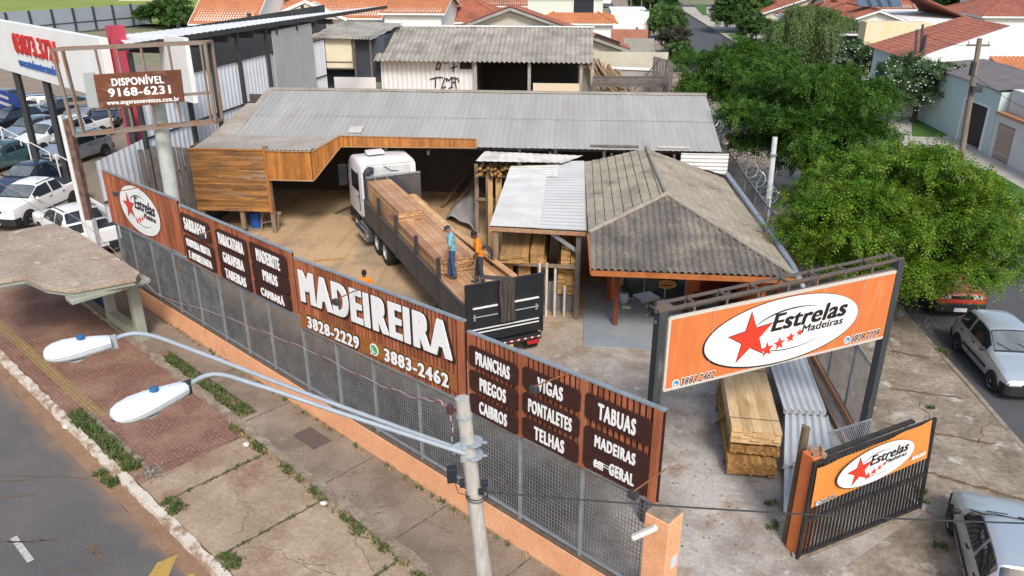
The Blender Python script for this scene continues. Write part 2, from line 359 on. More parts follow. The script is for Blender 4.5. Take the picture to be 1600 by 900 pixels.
m = MB(); m.quad((-900, -300, -.34), (900, -300, -.34), (900, 1500, -.34), (-900, 1500, -.34)); struct('ground', m, SOIL)
def road_mat():
    m = ASPH.copy(); n = m.node_tree.nodes; L = m.node_tree.links; p = n['Principled BSDF']; src = p.inputs[0].links[0].from_socket
    tc = n.new('ShaderNodeTexCoord'); d = n.new('ShaderNodeVectorMath'); d.operation = 'DOT_PRODUCT'; d.inputs[1].default_value = tuple(FN); L.new(tc.outputs['Object'], d.inputs[0])
    t = n.new('ShaderNodeTexNoise'); t.inputs['Scale'].default_value = 1.3; t.inputs['Detail'].default_value = 7; L.new(tc.outputs['Object'], t.inputs['Vector'])
    a = n.new('ShaderNodeMath'); a.operation = 'MULTIPLY_ADD'; a.inputs[1].default_value = .9; L.new(t.outputs[0], a.inputs[0]); L.new(d.outputs['Value'], a.inputs[2])
    k = FO.dot(FN) + 5.0 + .45; r = n.new('ShaderNodeMapRange'); L.new(a.outputs[0], r.inputs[0])
    for i, q in enumerate((k - .15, k + .38, .8, 0.)): r.inputs[i + 1].default_value = q
    x = n.new('ShaderNodeMix'); x.data_type = 'RGBA'; L.new(r.outputs[0], x.inputs[0]); L.new(src, x.inputs[6]); x.inputs[7].default_value = (.28, .175, .11, 1); L.new(x.outputs[2], p.inputs[0]); return m
def strip(name, mat, s0, s1, n0, n1, z, z0=None):
    m = MB()
    if z0 is None: m.quad(fp(s0, n0, z), fp(s1, n0, z), fp(s1, n1, z), fp(s0, n1, z)); 
    else: m.frame(FO, FD, FN, UP, s0, s1, n0, n1, z0, z)
    return struct(name, m, mat)
ZR, ZL, ZP = -.24, -.10, 0.0
strip('road_front', road_mat(), -260, 40, 4.98, 19, ZR)
# gutter with a ragged edge over the asphalt
m = MB(); a = []; b = []
for i in range(0, 121):
    s = -40 + i * .45; a.append(fp(s, 4.62, ZR + .004)); b.append(fp(s, 5.0 + rnd.uniform(-.015, .02) + .02 * math.sin(s * .9), ZR + .004))
for i in range(120): m.quad(a[i], a[i + 1], b[i + 1], b[i])
struct('gutter', m, GUT)
m = MB()                                   # worn whitewashed kerb, rough top edge
pr = []
for i in range(0, 221):
    s = -40 + i * .22; j = lambda k=.025: rnd.uniform(-k, k)
    pr.append([fp(s, 4.66 + j(), ZR - .02), fp(s, 4.63 + j(.03), ZL - .01 + j(.015)), fp(s, 4.45 + j(.03), ZL + .012 + j(.008)), fp(s, 4.42, ZL - .1)])
for p, q in zip(pr, pr[1:]):
    for k in range(3): m.quad(p[k], p[k + 1], q[k + 1], q[k])
struct('kerb_front', m, KERBW)
def poly_s(name, mat, pts, z, zb=None):
    m = MB()
    if zb is None: m.poly([V(p[0], p[1], z) for p in pts])
    else: m.prism([(p[0], p[1]) for p in pts], zb, z)
    return struct(name, m, mat)
rk = lambda s: 1.45 + .028 * (s + 14)       # raised pavement edge
strip('pavement_brick', BRICKP, -40, -8.95, 1.0, 4.42, ZL, ZL - .3)
strip('pavement_lower', CONC_L, -8.95, 14, 1.0, 4.42, ZL, ZL - .3)
poly_s('pavement_raised', CONC_R, [fp(-30, 0.05), fp(3.0, 0.05), fp(3.0, rk(3)), fp(-9.6, rk(-9.6)), fp(-9.6, .95), fp(-14.9, .95), fp(-14.9, rk(-15)), fp(-30, rk(-30))], ZP, ZL - .2)
m = MB(); pr = []
for i in range(0, 101):
    s = -30 + i * .34
    if s > 3.4: break
    j = lambda k=.02: rnd.uniform(-k, k); n0 = rk(s)
    pr.append([fp(s, n0 + .09 + j(.04), ZL - .02), fp(s, n0 + .06 + j(.03), ZP + .01 + j(.012)), fp(s, n0 - .12 + j(.05), ZP + .014 + j(.006)), fp(s, n0 - .14, ZP - .05)])
for p, q in zip(pr, pr[1:]):
    for k in range(3): m.quad(p[k], p[k + 1], q[k + 1], q[k])
struct('kerb_raised', m, KERBG)
strip('tactile_path', TACT, -40, -12.6, 3.72, 4.02, ZL + .005)
# soil beds
strip('soil_bed', GUT, -14.85, -9.65, .97, 1.36, ZL + .006)
strip('soil_bed', GUT, -13.2, -9.3, 4.12, 4.40, ZL + .006)
# worn kerb between grass bed and paving
m = MB(); m.frame(FO, FD, FN, UP, -13.0, -9.5, 3.98, 4.10, ZL - .1, ZL + .07); struct('kerb_bed', m, KERBG)
# paving joints, cracks
def ribbon(m, pts, wd, z):
    P = [Vector(p) for p in pts]
    for a, b in zip(P, P[1:]):
        d = (b - a).normalized(); n = V(-d.y, d.x, 0) * wd * rnd.uniform(.3, .7); m.quad(V(a.x, a.y, z) - n, V(b.x, b.y, z) - n, V(b.x, b.y, z) + n, V(a.x, a.y, z) + n)
def crackline(m, a, b, wd, z, n=10, jit=.05):
    a, b = Vector(a), Vector(b); ribbon(m, [a.lerp(b, i / n) + V(rnd.uniform(-jit, jit), rnd.uniform(-jit, jit), 0) for i in range(n + 1)], wd, z)
m = MB()
for s in (-7.88, -5.35, -2.6, .3): crackline(m, fp(s, rk(s) + .15), fp(s - .05, 4.4), .06, ZL + .004, 14, .015)
for s in (-8.95,): crackline(m, fp(s, 1.7), fp(s - .5, 4.4), .05, ZL + .004, 14, .03)
for s in (-12.2, -9.4, -5.7, -3.05, -.6): crackline(m, fp(s, .1), fp(s, rk(s) - .15), .035, ZP + .004, 12, .015)
for k in range(14):
    s = rnd.uniform(-8.5, -1); n = rnd.uniform(2, 4); a = rnd.uniform(0, 6.3); l = rnd.uniform(.5, 1.1); crackline(m, fp(s, n), fp(s + l * math.cos(a), n + l * math.sin(a)), .014, ZL + .004, 8, .05)
for k in range(9):
    s = rnd.uniform(-8.5, 1); n = rnd.uniform(.3, 1.3); a = rnd.uniform(0, 6.3); l = rnd.uniform(.4, .9); crackline(m, fp(s, n), fp(s + l * math.cos(a), n + l * math.sin(a) * .5), .014, ZP + .004, 8, .05)
struct('pavement_joints', m, CRACK)
m = MB()
for (x0, y0, x1, y1) in ((0, 742, 140, 747), (0, 755, 60, 750), (0, 777, 60, 775), (0, 847, 90, 845), (135, 898, 180, 880), (20, 852, 85, 843)): crackline(m, at(x0 - 60, y0, ZR), at(x1, y1, ZR), .035, ZR + .006, 14, .035)
crackline(m, at(138, 852, ZR), at(160, 870, ZR), .16, ZR + .006, 5, .03)
struct('road_cracks', m, CRACK)
m = MB(); m.poly([at(x, y, ZR + .005) for x, y in ((230, 903), (246, 879), (278, 866), (262, 903))]); m.poly([at(x, y, ZR + .005) for x, y in ((290, 905), (297, 895), (305, 897), (300, 908))])
struct('road_marking_yellow', m, PAINTY)
m = MB()
for s in (-13.0, -9.33, -7.5, -5.7): m.frame(FO, FD, FN, UP, s, s + (1.05 if s < -9 else .35), 6.94, 7.07, ZR + .002, ZR + .006)
struct('road_marking_white', m, PAINTW)
m = MB()                                   # worn joints and cracks of the side pavement
for a, b in (((1392, 548), (1452, 560)), ((1390, 607), (1505, 622)), ((1382, 662), (1556, 694)), ((1440, 735), (1600, 782))): crackline(m, at(*a), at(*b), .10, .002, 16, .05)
for k in range(16):
    p = V(rnd.uniform(7.8, 11), rnd.uniform(13, 27), 0); a = rnd.uniform(0, 6.3); l = rnd.uniform(.6, 1.6); crackline(m, p, p + V(l * math.cos(a), l * math.sin(a), 0), .022, .002, 9, .07)
struct('pavement_side_joints', m, M('joint_earth', (.20, .125, .07), (.13, .095, .06), sc=3, rough=1, fine=.3))
# yard: concrete by the gate fading to soil under and around the shed
def yard_mat():
    m = bpy.data.materials.new('yard_ground'); m.use_nodes = True; n = m.node_tree.nodes; L = m.node_tree.links
    p1 = n['Principled BSDF']; out = n['Material Output']
    def nz(s, d=7):
        t = n.new('ShaderNodeTexNoise'); t.inputs['Scale'].default_value = s; t.inputs['Detail'].default_value = d; t.inputs['Roughness'].default_value = .65; L.new(tc.outputs['Object'], t.inputs['Vector']); return t.outputs[0]
    tc = n.new('ShaderNodeTexCoord')
    def mr(v, *q):
        t = n.new('ShaderNodeMapRange'); L.new(v, t.inputs[0])
        for i, k in enumerate(q): t.inputs[i + 1].default_value = k
        return t.outputs[0]
    def mx(f, a, b, mode='MIX'):
        t = n.new('ShaderNodeMix'); t.data_type = 'RGBA'; t.blend_type = mode
        for s_, q in ((t.inputs[0], f), (t.inputs[6], a), (t.inputs[7], b)):
            if hasattr(q, 'is_linked'): L.new(q, s_)
            else: s_.default_value = q if isinstance(q, float) else (*q, 1)
        return t.outputs[2]
    def add(a, b, op='ADD'):
        t = n.new('ShaderNodeMath'); t.operation = op
        for s_, q in ((t.inputs[0], a), (t.inputs[1], b)):
            if hasattr(q, 'is_linked'): L.new(q, s_)
            else: s_.default_value = q
        return t.outputs[0]
    sx = n.new('ShaderNodeSeparateXYZ'); L.new(tc.outputs['Object'], sx.inputs[0])
    conc = mx(mr(nz(.5), .38, .62, 0, 1), (.46, .425, .38), (.22, .185, .15))
    conc = mx(mr(nz(.9, 9), .55, .68, 0, .85), conc, (.27, .165, .09))
    conc = mx(mr(nz(2.2, 9), .58, .66, 0, .7), conc, (.52, .49, .45))
    soil = mx(mr(nz(.28), .35, .65, 0, 1), (.56, .385, .225), (.46, .30, .17))
    soil = mx(mr(nz(.45, 8), .5, .66, 0, .85), soil, (.27, .21, .15))
    mp = n.new('ShaderNodeMapping'); mp.inputs['Rotation'].default_value = (0, 0, -.5); mp.inputs['Scale'].default_value = (1.6, .12, 1); L.new(tc.outputs['Object'], mp.inputs[0])
    tk = n.new('ShaderNodeTexNoise'); tk.inputs['Scale'].default_value = 1.4; tk.inputs['Detail'].default_value = 5; L.new(mp.outputs[0], tk.inputs['Vector'])
    soil = mx(mr(tk.outputs[0], .52, .66, 0, .6), soil, (.33, .225, .13))        # wheel tracks
    # soil share grows with distance from the gate (world y - .35 x)
    k = add(add(sx.outputs[1], add(sx.outputs[0], -.55, 'MULTIPLY')), add(nz(.25), 9.0, 'MULTIPLY'))
    f = mr(k, 24, 31, 0, 1)
    colr = mx(f, conc, soil)
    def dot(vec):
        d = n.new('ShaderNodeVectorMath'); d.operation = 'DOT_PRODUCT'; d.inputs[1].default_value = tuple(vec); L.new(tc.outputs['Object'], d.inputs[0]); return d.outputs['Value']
    near = mr(add(add(dot(FN), -FO.dot(FN)), nz(.8), 'ADD'), -4.2, -.9, 0, .88)      # ground colour darkens towards the foot of the fence
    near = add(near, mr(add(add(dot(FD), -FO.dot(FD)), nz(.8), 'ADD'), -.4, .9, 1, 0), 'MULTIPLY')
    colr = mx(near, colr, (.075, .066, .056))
    v = mr(nz(11, 4), .25, .75, .74, 1.18); cc = n.new('ShaderNodeCombineColor')
    for i in range(3): L.new(v, cc.inputs[i])
    colr = mx(1.0, colr, cc.outputs[0], 'MULTIPLY'); L.new(colr, p1.inputs[0]); p1.inputs['Roughness'].default_value = .93; p1.inputs['Specular IOR Level'].default_value = .2
    b = n.new('ShaderNodeBump'); b.inputs['Strength'].default_value = .35; b.inputs['Distance'].default_value = .03; L.new(nz(16, 6), b.inputs['Height']); L.new(b.outputs[0], p1.inputs['Normal'])
    return m
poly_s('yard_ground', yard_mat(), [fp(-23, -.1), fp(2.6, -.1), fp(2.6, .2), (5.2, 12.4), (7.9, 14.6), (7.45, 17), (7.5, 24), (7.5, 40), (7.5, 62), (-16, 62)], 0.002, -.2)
# corner and side pavement, side street, far pavement
poly_s('pavement_side', CONC_S, [fp(2.6, .2), (5.2, 12.4), (7.9, 14.6), (7.45, 17), (7.5, 24), (7.5, 40), (7.5, 240), (11.3, 240), (11.3, 30), (11.3, 12), (10.6, 9), (9.4, 6), (7, 2), fp(3.0, 4.0), fp(3.0, .2)], -.004, -.3)
m = MB()
kp = [V(11.32, 240, 0), V(11.32, 60, 0)] + [V(11.32 + .02 * math.sin(i), 60 - i * 1.2, 0) for i in range(1, 41)] + [V(10.6, 9, 0), V(9.4, 6, 0)]
for a, b in zip(kp, kp[1:]): m.bar(a + V(.06, 0, -.10), b + V(.06, 0, -.10), .14, .20)
struct('kerb_side', m, KERBG)
m = MB(); m.quad((11.3, -30, -.16), (20.4, -30, -.16), (20.4, 260, -.16), (11.3, 260, -.16)); struct('road_side', m, ASPH2)
m = MB(); m.quad((-60, 176, -.155), (120, 176, -.155), (120, 186, -.155), (-60, 186, -.155)); struct('road_far', m, ASPH2)
m = MB(); m.box2((20.6, -10, -.3), (30, 175, -.01)); struct('pavement_far', m, CONC_F)
m = MB(); m.box2((20.4, -10, -.3), (20.6, 175, .0)); struct('kerb_far', m, KERBG)
m = MB()
for pts in (((1517, 265), (1600, 312), (1640, 340), (1600, 318), (1575, 305)), ):
    pass
m.prism([tuple(at(x, y)[:2]) for x, y in ((1517, 266), (1548, 266), (1640, 318), (1640, 338), (1590, 312))], -.02, .012)
m.prism([tuple(at(x, y)[:2]) for x, y in ((1425, 185), (1470, 186), (1490, 208), (1470, 214), (1425, 213))], -.02, .012)
m.prism([tuple(at(x, y)[:2]) for x, y in ((1083, 8), (1104, 8), (1104, 24), (1098, 24))], -.02, .012)
m.prism([tuple(at(x, y)[:2]) for x, y in ((1135, 54), (1158, 52), (1200, 70), (1210, 85), (1150, 63))], -.02, .012)
struct('lawn', m, LAWN)
poly_s('lot_ground', LOT, [fp(-23, -.1), fp(-24, 4.3), fp(-70, 4.3), (-110, 90), (-30, 80), (-15, 60)], -.01, -.2)
poly_s('field', FIELD, [(-260, 110), (-62, 128), (-45, 190), (-60, 400), (-400, 400)], .05)
poly_s('porch_floor', M('porch_paint', (.30, .33, .36), (.24, .26, .28), sc=.8, rough=.7, fine=.15, c3=(.36, .37, .37), sc3=.5), [(.5, 21.9), (6.5, 21.6), (6.4, 27), (.5, 27)], .03, -.1)
# ================================================================== FRONT FENCE, SIGN PANELS
OR_W = M('wall_orange_paint', (.82, .43, .24), (.74, .35, .18), sc=1.6, rough=.85, fine=.18, fsc=18, bump=.15, c3=(.45, .24, .14), sc3=1.1, lo3=.62, hi3=.74)
OR_D = M('wall_orange_strong', (.66, .19, .055), (.56, .15, .05), sc=1.5, rough=.8, fine=.18, bump=.1, c3=(.48, .20, .10), sc3=1.3, lo3=.6, hi3=.75)
GALV = M('galvanised_steel', (.36, .39, .42), (.27, .29, .31), sc=4, rough=.5, metal=.35, fine=.2)
WIRE = M('fence_wire', (.29, .29, .285), (.17, .165, .16), sc=3, rough=.6, metal=.3, fine=.2)
DARKM = M('dark_steel', (.045, .048, .055), (.075, .07, .07), sc=4, rough=.55, metal=.3, fine=.3)
SLAT = M('cedar_slat', (.41, .14, .066), (.27, .08, .04), sc=2.5, rough=.6, stretch=(3, 3, .4), isl=.3, fine=.25, fsc=14, c3=(.40, .17, .10), sc3=.8, lo3=.55, hi3=.75)
SLATB = M('slat_backing', (.055, .018, .012), rough=.8)
BOARD = M('sign_board_wood', (.060, .019, .015), (.034, .011, .009), sc=4, rough=.55, stretch=(1, 1, 7), fine=.3, fsc=9)
BANDW = M('phone_board_wood', (.36, .135, .035), (.28, .10, .025), sc=3, rough=.5, stretch=(1, 1, 8), fine=.25, fsc=9)
LETW = M('letter_white', (.82, .82, .82), rough=.5, fine=.04)
LETK = M('letter_outline', (.02, .012, .01), rough=.6)
fence = thing('mesh_fence', 'long grey wire mesh fence on a low orange wall along the front pavement', 'fence', fp(-8, 0))
m = MB(); pr = []
for s0, s1 in ((-20.2, -8.62), (-8.58, 2.0)):
    m.frame(FO, FD, FN, UP, s0, s1, -.10, .06, -.1, .64)
m.build('base_wall', OR_W, fence, bevel=.012)
m = MB(); m.frame(FO, FD, FN, UP, -20.2, -8.6, -.115, .045, .645, .69); m.frame(FO, FD, FN, UP, -8.58, 2.0, -.105, .052, .645, .68); m.build('coping', M('coping_dark', (.10, .075, .06), (.16, .12, .09), sc=6, rough=.9), fence)
posts = [-19.75, -18.6, -17.1, -15.6, -14.2, -12.8, -11.5, -10.13, -8.52, -7.08, -5.64, -4.03, -2.45, -1.02, .52, 1.98]
for s in posts:
    m = MB(); m.frame(FO, FD, FN, UP, s - .03, s + .03, -.06, 0., .65, 2.74); m.build('post', GALV, fence)
for z in (.74, 2.70):
    m = MB(); m.frame(FO, FD, FN, UP, -19.7, 1.98, -.05, -.01, z, z + .045); m.build('rail', GALV, fence)
for a, b in zip(posts, posts[1:]):
    m = MB(); q = .0062
    if b <= -8.5:                            # chain link
        k = .075; s = a - 2.1
        while s < b:
            for sg in (1, -1):
                p0 = (s, .78) if sg == 1 else (s + 1.92, .78); p1 = (p0[0] + sg * 1.92, 2.70)
                # clip to the bay
                t0, t1 = 0., 1.; dx = p1[0] - p0[0]
                for lim, up_ in ((a, 1), (b, -1)):
                    t = (lim - p0[0]) / dx
                    if (dx > 0) == (up_ == 1): t0 = max(t0, t)
                    else: t1 = min(t1, t)
                if t1 - t0 > .02:
                    f0 = fp(p0[0] + dx * t0, -.02, .78 + 1.92 * t0); f1 = fp(p0[0] + dx * t1, -.02, .78 + 1.92 * t1)
                    m.bar(f0, f1, q * .8, q * .8)
            s += k
    else:
        s = a + .03
        while s < b - .03: m.frame(FO, FD, FN, UP, s, s + q * 1.5, -.03, -.02, .76, 2.71); s += .072
        z = .84
        while z < 2.7: m.frame(FO, FD, FN, UP, a, b, -.02, -.012, z, z + q * 1.5); z += .092
    m.build('mesh_panel', WIRE, fence)
CLOTH = M('shade_cloth', (.06, .07, .085), (.20, .215, .235), sc=2.2, rough=.9, fine=.4, fsc=7, lo=.42, hi=.62, c3=(.26, .17, .10), sc3=1.1, lo3=.58, hi3=.66)
m = MB(); m.grid(lambda u, v: fp(-19.7 + 6.7 * u, -.10 - .03 * math.sin(u * 40) * math.sin(v * 5), .70 + 2.0 * v * (1 - .25 * max(0, u - .8) * 5)), 60, 8); m.build('shade_cloth', CLOTH, fence)
def slat_panel(label, s0, s1, zb0, zt0, zb1, zt1, trim):
    t = thing('slatted_panel', label, 'sign panel', fp((s0 + s1) / 2, .05, 2.6), 'slatted wooden sign panels along the front fence')
    zb = lambda s: zb0 + (zb1 - zb0) * (s - s0) / (s1 - s0); zt = lambda s: zt0 + (zt1 - zt0) * (s - s0) / (s1 - s0)
    m = MB(); m.hexa([fp(s0, .0, zb(s0)), fp(s1, .0, zb(s1)), fp(s1, .03, zb(s1)), fp(s0, .03, zb(s0)), fp(s0, .0, zt(s0)), fp(s1, .0, zt(s1)), fp(s1, .03, zt(s1)), fp(s0, .03, zt(s0))]); m.build('backing', SLATB, t)
    m = MB(); s = s0 + .03
    while s < s1 - .08:
        e = s + .068
        m.hexa([fp(s, .031, zb(s) + .02), fp(e, .031, zb(e) + .02), fp(e, .06, zb(e) + .02), fp(s, .06, zb(s) + .02), fp(s, .031, zt(s) - .01), fp(e, .031, zt(e) - .01), fp(e, .06, zt(e) - .01), fp(s, .06, zt(s) - .01)])
        s += .122
    m.build('slats', SLAT, t)
    m = MB(); m.bar(fp(s0, .03, zt0 + .02), fp(s1, .03, zt1 + .02), .09, .035); m.bar(fp(s0, .03, zb0), fp(s1, .03, zb1), .08, .03); m.build('frame', GALV, t)
    for s in [s0 + .1, s1 - .1] + trim:
        m = MB(); m.hexa([fp(s - .08, .061, zb(s)), fp(s + .08, .061, zb(s)), fp(s + .08, .085, zb(s)), fp(s - .08, .085, zb(s)), fp(s - .08, .061, zt(s)), fp(s + .08, .061, zt(s)), fp(s + .08, .085, zt(s)), fp(s - .08, .085, zt(s))]); m.build('trim_board', SLAT, t)
    return t
def board(par, s0, s1, z0, z1, lines, lab=None, font_w=.8, font_h=.62, mat=BOARD, n=.088):
    s0 -= .035; s1 += .035; z0 -= .012; z1 += .012; font_w *= .95; r = .08; P = []
    for cx, cz, a0 in ((s1 - r, z1 - r, 0), (s0 + r, z1 - r, 90), (s0 + r, z0 + r, 180), (s1 - r, z0 + r, 270)):
        for k in range(5): a = R(a0 + k * 22.5); P.append(fp(cx + r * math.cos(a), n, cz + r * math.sin(a)))
    m = MB(); m.ext(P, FN * .03); b = m.build('name_board', mat, par, bevel=.006)
    if lab: b['label'] = lab
    h = (z1 - z0) / max(1, len(lines))
    for i, tx in enumerate(lines):
        m = MB(); wfr = font_w
        if isinstance(tx, tuple): tx, wfr = tx[0], tx[1] * .95
        text(m, tx, fp((s0 + s1) / 2, n + .032, z1 - h * (i + .5)), FD, UP, (s1 - s0) * wfr, h * font_h, .014, bold=.023, cond=.62, space=1.18); m.build('lettering', LETW, b)
pA = slat_panel('slatted wooden sign panel carrying the white oval star logo', -19.75, -14.42, 2.80, 4.58, 2.93, 4.64, [])
logo(pA, fp(-17.22, .075, 3.74), FD, UP, 1.42, .78, black_ring=.02, thin=.008, ss=.72, sx=-.52)
pB = slat_panel('slatted wooden sign panel with seven dark boards in three columns', -14.36, -8.5, 2.80, 4.52, 2.90, 4.56, [-12.35, -10.5])
board(pB, -14.2, -12.6, 3.80, 4.36, ['SARRAFOS']); board(pB, -14.2, -12.55, 2.94, 3.68, [('MADEIRA BRUTA', .86), ('E APARELHADA', .82)], font_h=.6)
for (z0, z1, tx) in ((3.86, 4.36, 'MARACATIARA'), (3.36, 3.82, 'GARAPEIRA'), (2.9, 3.32, 'TABEIRAS')): board(pB, -12.18, -10.62, z0, z1, [(tx, .84 if len(tx) > 9 else .7)])
for (z0, z1, tx) in ((3.88, 4.40, 'MADEIRITE'), (3.40, 3.84, 'PINUS'), (2.93, 3.35, 'CAMBARÁ')): board(pB, -10.38, -8.72, z0, z1, [(tx, .42 if tx == 'PINUS' else .66)])
pC = slat_panel('tallest slatted wooden sign panel with huge white lettering and two phone numbers', -8.42, -2.45, 2.60, 4.45, 2.86, 4.69, [])
m = MB(); ux = V(*(fp(-2.7, 0, 3.4 + .80) - fp(-8.3, 0, 3.05 + .80))).normalized()
tm = fp(-5.5, .09, 3.98); text(m, 'MADEIREIRA', tm, ux, UP, 5.45, .84, .02, bold=.047, cond=.64, space=1.24); m.build('lettering', LETW, pC)
m = MB(); text(m, 'MADEIREIRA', tm + FD * .02 - UP * .03 - FN * .02, ux, UP, 5.56, .90, .015, bold=.060, cond=.64, space=1.24); m.build('letter_shadow', LETK, pC)
m = MB(); m.hexa([fp(-8.34, .064, 2.64 + .02), fp(-2.68, .064, 3.02), fp(-2.68, .088, 3.02), fp(-8.34, .088, 2.64 + .02), fp(-8.34, .064, 3.06), fp(-2.68, .064, 3.42), fp(-2.68, .088, 3.42), fp(-8.34, .088, 3.06)]); bd = m.build('phone_board', BANDW, pC)
for tx, s, wd in (('3828-2229', -6.98, 2.1), ('3883-2462', -3.95, 2.1)):
    m = MB(); mk = MB(); z = 2.86 + (s + 8.34) * .0645; text(mk, tx, fp(s, .09, z), ux, UP, wd + .06, .37, .01, bold=.048, cond=.64, space=1.2); text(m, tx, fp(s, .105, z), ux, UP, wd, .32, .012, bold=.026, cond=.64, space=1.2); m.build('lettering', LETW, bd); mk.build('letter_shadow', LETK, bd)
m = MB(); zc = 2.86 + (-5.42 + 8.34) * .0645; disc(m, fp(-5.38, .092, zc), FD, UP, .15, .15, .008); m.ext([fp(-5.53, .092, zc - .17), fp(-5.38, .092, zc - .13), fp(-5.50, .092, zc - .03)], FN * .008); m.build('phone_emblem', LETW, bd)
m = MB(); disc(m, fp(-5.38, .102, zc), FD, UP, .115, .115, .004); m.build('emblem_green', M('emblem_green', (.06, .42, .14), rough=.5), bd)
m = MB(); arcline(m, fp(-5.38, .107, zc), FD, UP, .06, .06, R(120), R(330), .05, .003); m.build('emblem_handset', LETW, bd)
pD = slat_panel('slatted wooden sign panel with eight dark boards, nearest the orange corner pillar', -2.36, 2.14, 2.72, 4.5, 2.82, 4.62, [-.92, .54])
for (z0, z1, tx, wv) in ((3.86, 4.28, 'PRANCHAS', .72), (3.30, 3.74, 'PREGOS', .56), (2.78, 3.20, 'CAIBROS', .60)): board(pD, -2.24, -1.0, z0, z1, [(tx, wv)])
for (z0, z1, tx, wv) in ((3.92, 4.34, 'VIGAS', .46), (3.38, 3.80, 'PONTALETES', .80), (2.84, 3.26, 'TELHAS', .56)): board(pD, -.82, .46, z0, z1, [(tx, wv)])
board(pD, .64, 1.92, 3.90, 4.38, [('TABUAS', .60)])
board(pD, .64, 1.92, 2.90, 3.72, [('MADEIRAS', .66), ('em  GERAL', .66)], font_h=.55)
# floodlights on rods that lean out from the panels
ROD = M('rusty_rod', (.26, .11, .045), (.15, .06, .03), sc=6, rough=.8)
for lab, a, b in (('floodlight on a rusty rod beside the board that reads VIGAS', (888, 583), (835, 604)), ('floodlight on a rusty rod at the right end of the sign panels', (1040, 733), (990, 768)),
                  ('floodlight on a thin rod across the top left dark board', (352, 352), (315, 366)), ('floodlight on a thin rod over the huge white lettering', (560, 452), (525, 468)), ('floodlight on a thin rod over the white oval logo', (222, 292), (180, 300))):
    s0, z0 = fw(*a, n=.1); s1, z1 = fw(*b, n=.75); p0, p1 = fp(s0, .1, z0), fp(s1, .75, z1)
    t = thing('floodlight', lab, 'floodlight', p1, 'floodlights over the sign panels')
    m = MB(); m.tube([p0, p1], .014, 6); m.build('rod', ROD, t)
    m = MB(); m.frame(p1 - UP * .05, FD, FN, UP, -.08, .08, -.05, .06, -.07, .05); m.build('lamp_head', DARKM, t, bevel=.01)
    m = MB(); m.frame(p1 - UP * .05, FD, FN, UP, -.065, .065, -.056, -.051, -.055, .04); m.build('lamp_glass', M('lamp_glass', (.5, .52, .55), rough=.1), t)
# corner pillar
t = thing('corner_pillar', 'orange plastered pillar with a small white plaque at the end of the fence', 'pillar', fp(2.26, 0))
m = MB(); m.frame(FO, FD, FN, UP, 2.02, 2.50, -.24, .20, -.1, 2.66); m.build('shaft', OR_W, t, bevel=.02)
m = MB(); m.frame(FO, FD, FN, UP, 2.03, 2.49, -.23, .19, 2.661, 2.70); m.build('top', KERBG, t, bevel=.02)
m = MB(); p = fp(2.5, -.06, 1.72); m.frame(FO, FD, FN, UP, 2.501, 2.508, -.16, .03, 1.60, 1.84); m.build('plaque', M('plaque_white', (.6, .66, .72), rough=.4), t)
m = MB(); m.bar(fp(2.28, .24, 2.52), fp(1.95, .42, 2.22), .09, .09); m.build('sensor_arm', M('sensor_white', (.75, .74, .68), rough=.5), t, bevel=.01)
# fence end post at the left
t = thing('steel_column', 'rusty brown and white steel column at the left end of the front fence', 'column', (-18.9, 28.6, 0))
x, y = -18.75, 27.9
m = MB(); m.box((x, y, 3.6), (.26, .26, 3.9)); m.build('upper_shaft', M('column_rust', (.11, .05, .04), (.2, .13, .1), sc=4, rough=.8), t)
m = MB(); m.box((x - .15, y - .08, 2.9), (.14, .2, 5.6)); m.box((x, y, .8), (.36, .3, 1.7)); m.build('white_pipe', M('white_pipe', (.72, .73, .73), (.6, .6, .58), sc=3, rough=.6), t)
# manhole cover
m = MB(); m.prism([tuple(fp(*q)[:2]) for q in ((-7.95, .95), (-7.95, .42), (-7.02, .42), (-7.02, .95))], -.01, .006); tag(m.build('manhole_cover', M('cover_iron', (.15, .10, .085), (.11, .08, .07), sc=10, rough=.8, fine=.3)), 'rusty rectangular cover plate set in the raised pavement', 'manhole cover')
# ================================================================== TIMBER SHED
ZINC = M('zinc_roof', (.34, .332, .313), (.395, .386, .365), sc=.8, rough=.55, metal=.1, fine=.08, fsc=2.5, isl=.045, stretch=(1, .10, 1), c3=(.34, .30, .255), sc3=.6, lo3=.56, hi3=.76)
ZINC2 = M('zinc_roof_dusty', (.42, .39, .35), (.33, .28, .22), sc=.8, rough=.7, metal=.1, fine=.2, fsc=6)
CEDAR_H = M('cladding_weathered', (.46, .21, .055), (.19, .10, .05), sc=2.2, rough=.75, stretch=(.35, 1, 2.2), isl=.35, fine=.3, fsc=14, c3=(.33, .24, .17), sc3=1.2, lo3=.52, hi3=.7)
CEDAR_V = M('cladding_varnished', (.46, .19, .045), (.33, .12, .03), sc=3, rough=.6, stretch=(2, 2, .5), isl=.25, fine=.25, fsc=14)
POSTW = M('post_wood', (.30, .22, .15), (.21, .15, .10), sc=3, rough=.85, stretch=(2, 2, .4), fine=.3, fsc=20)
GREYW = M('grey_weathered_wood', (.17, .15, .135), (.11, .095, .085), sc=3, rough=.9, stretch=(1, 1, 1), isl=.25, fine=.3)
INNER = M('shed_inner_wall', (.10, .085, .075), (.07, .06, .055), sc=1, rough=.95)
EY = 32.75
xr = 6.12; zl = ony(1135, 238, EY).z; zr = 5.0; RY = 38.2
t = thing('timber_shed', 'long open timber shed with a low grey metal roof and varnished wooden fascia', 'shed', (-4, 36, 0))
m = MB(); panels(m, (-14.9, EY, zl), (xr, EY, zl), (xr, RY, zr), (-14.9, RY, zr), (0, -1, -.2), 21, 2, .25, .010)
roof = m.build('roof', ZINC, t, smooth=True, ang=60)
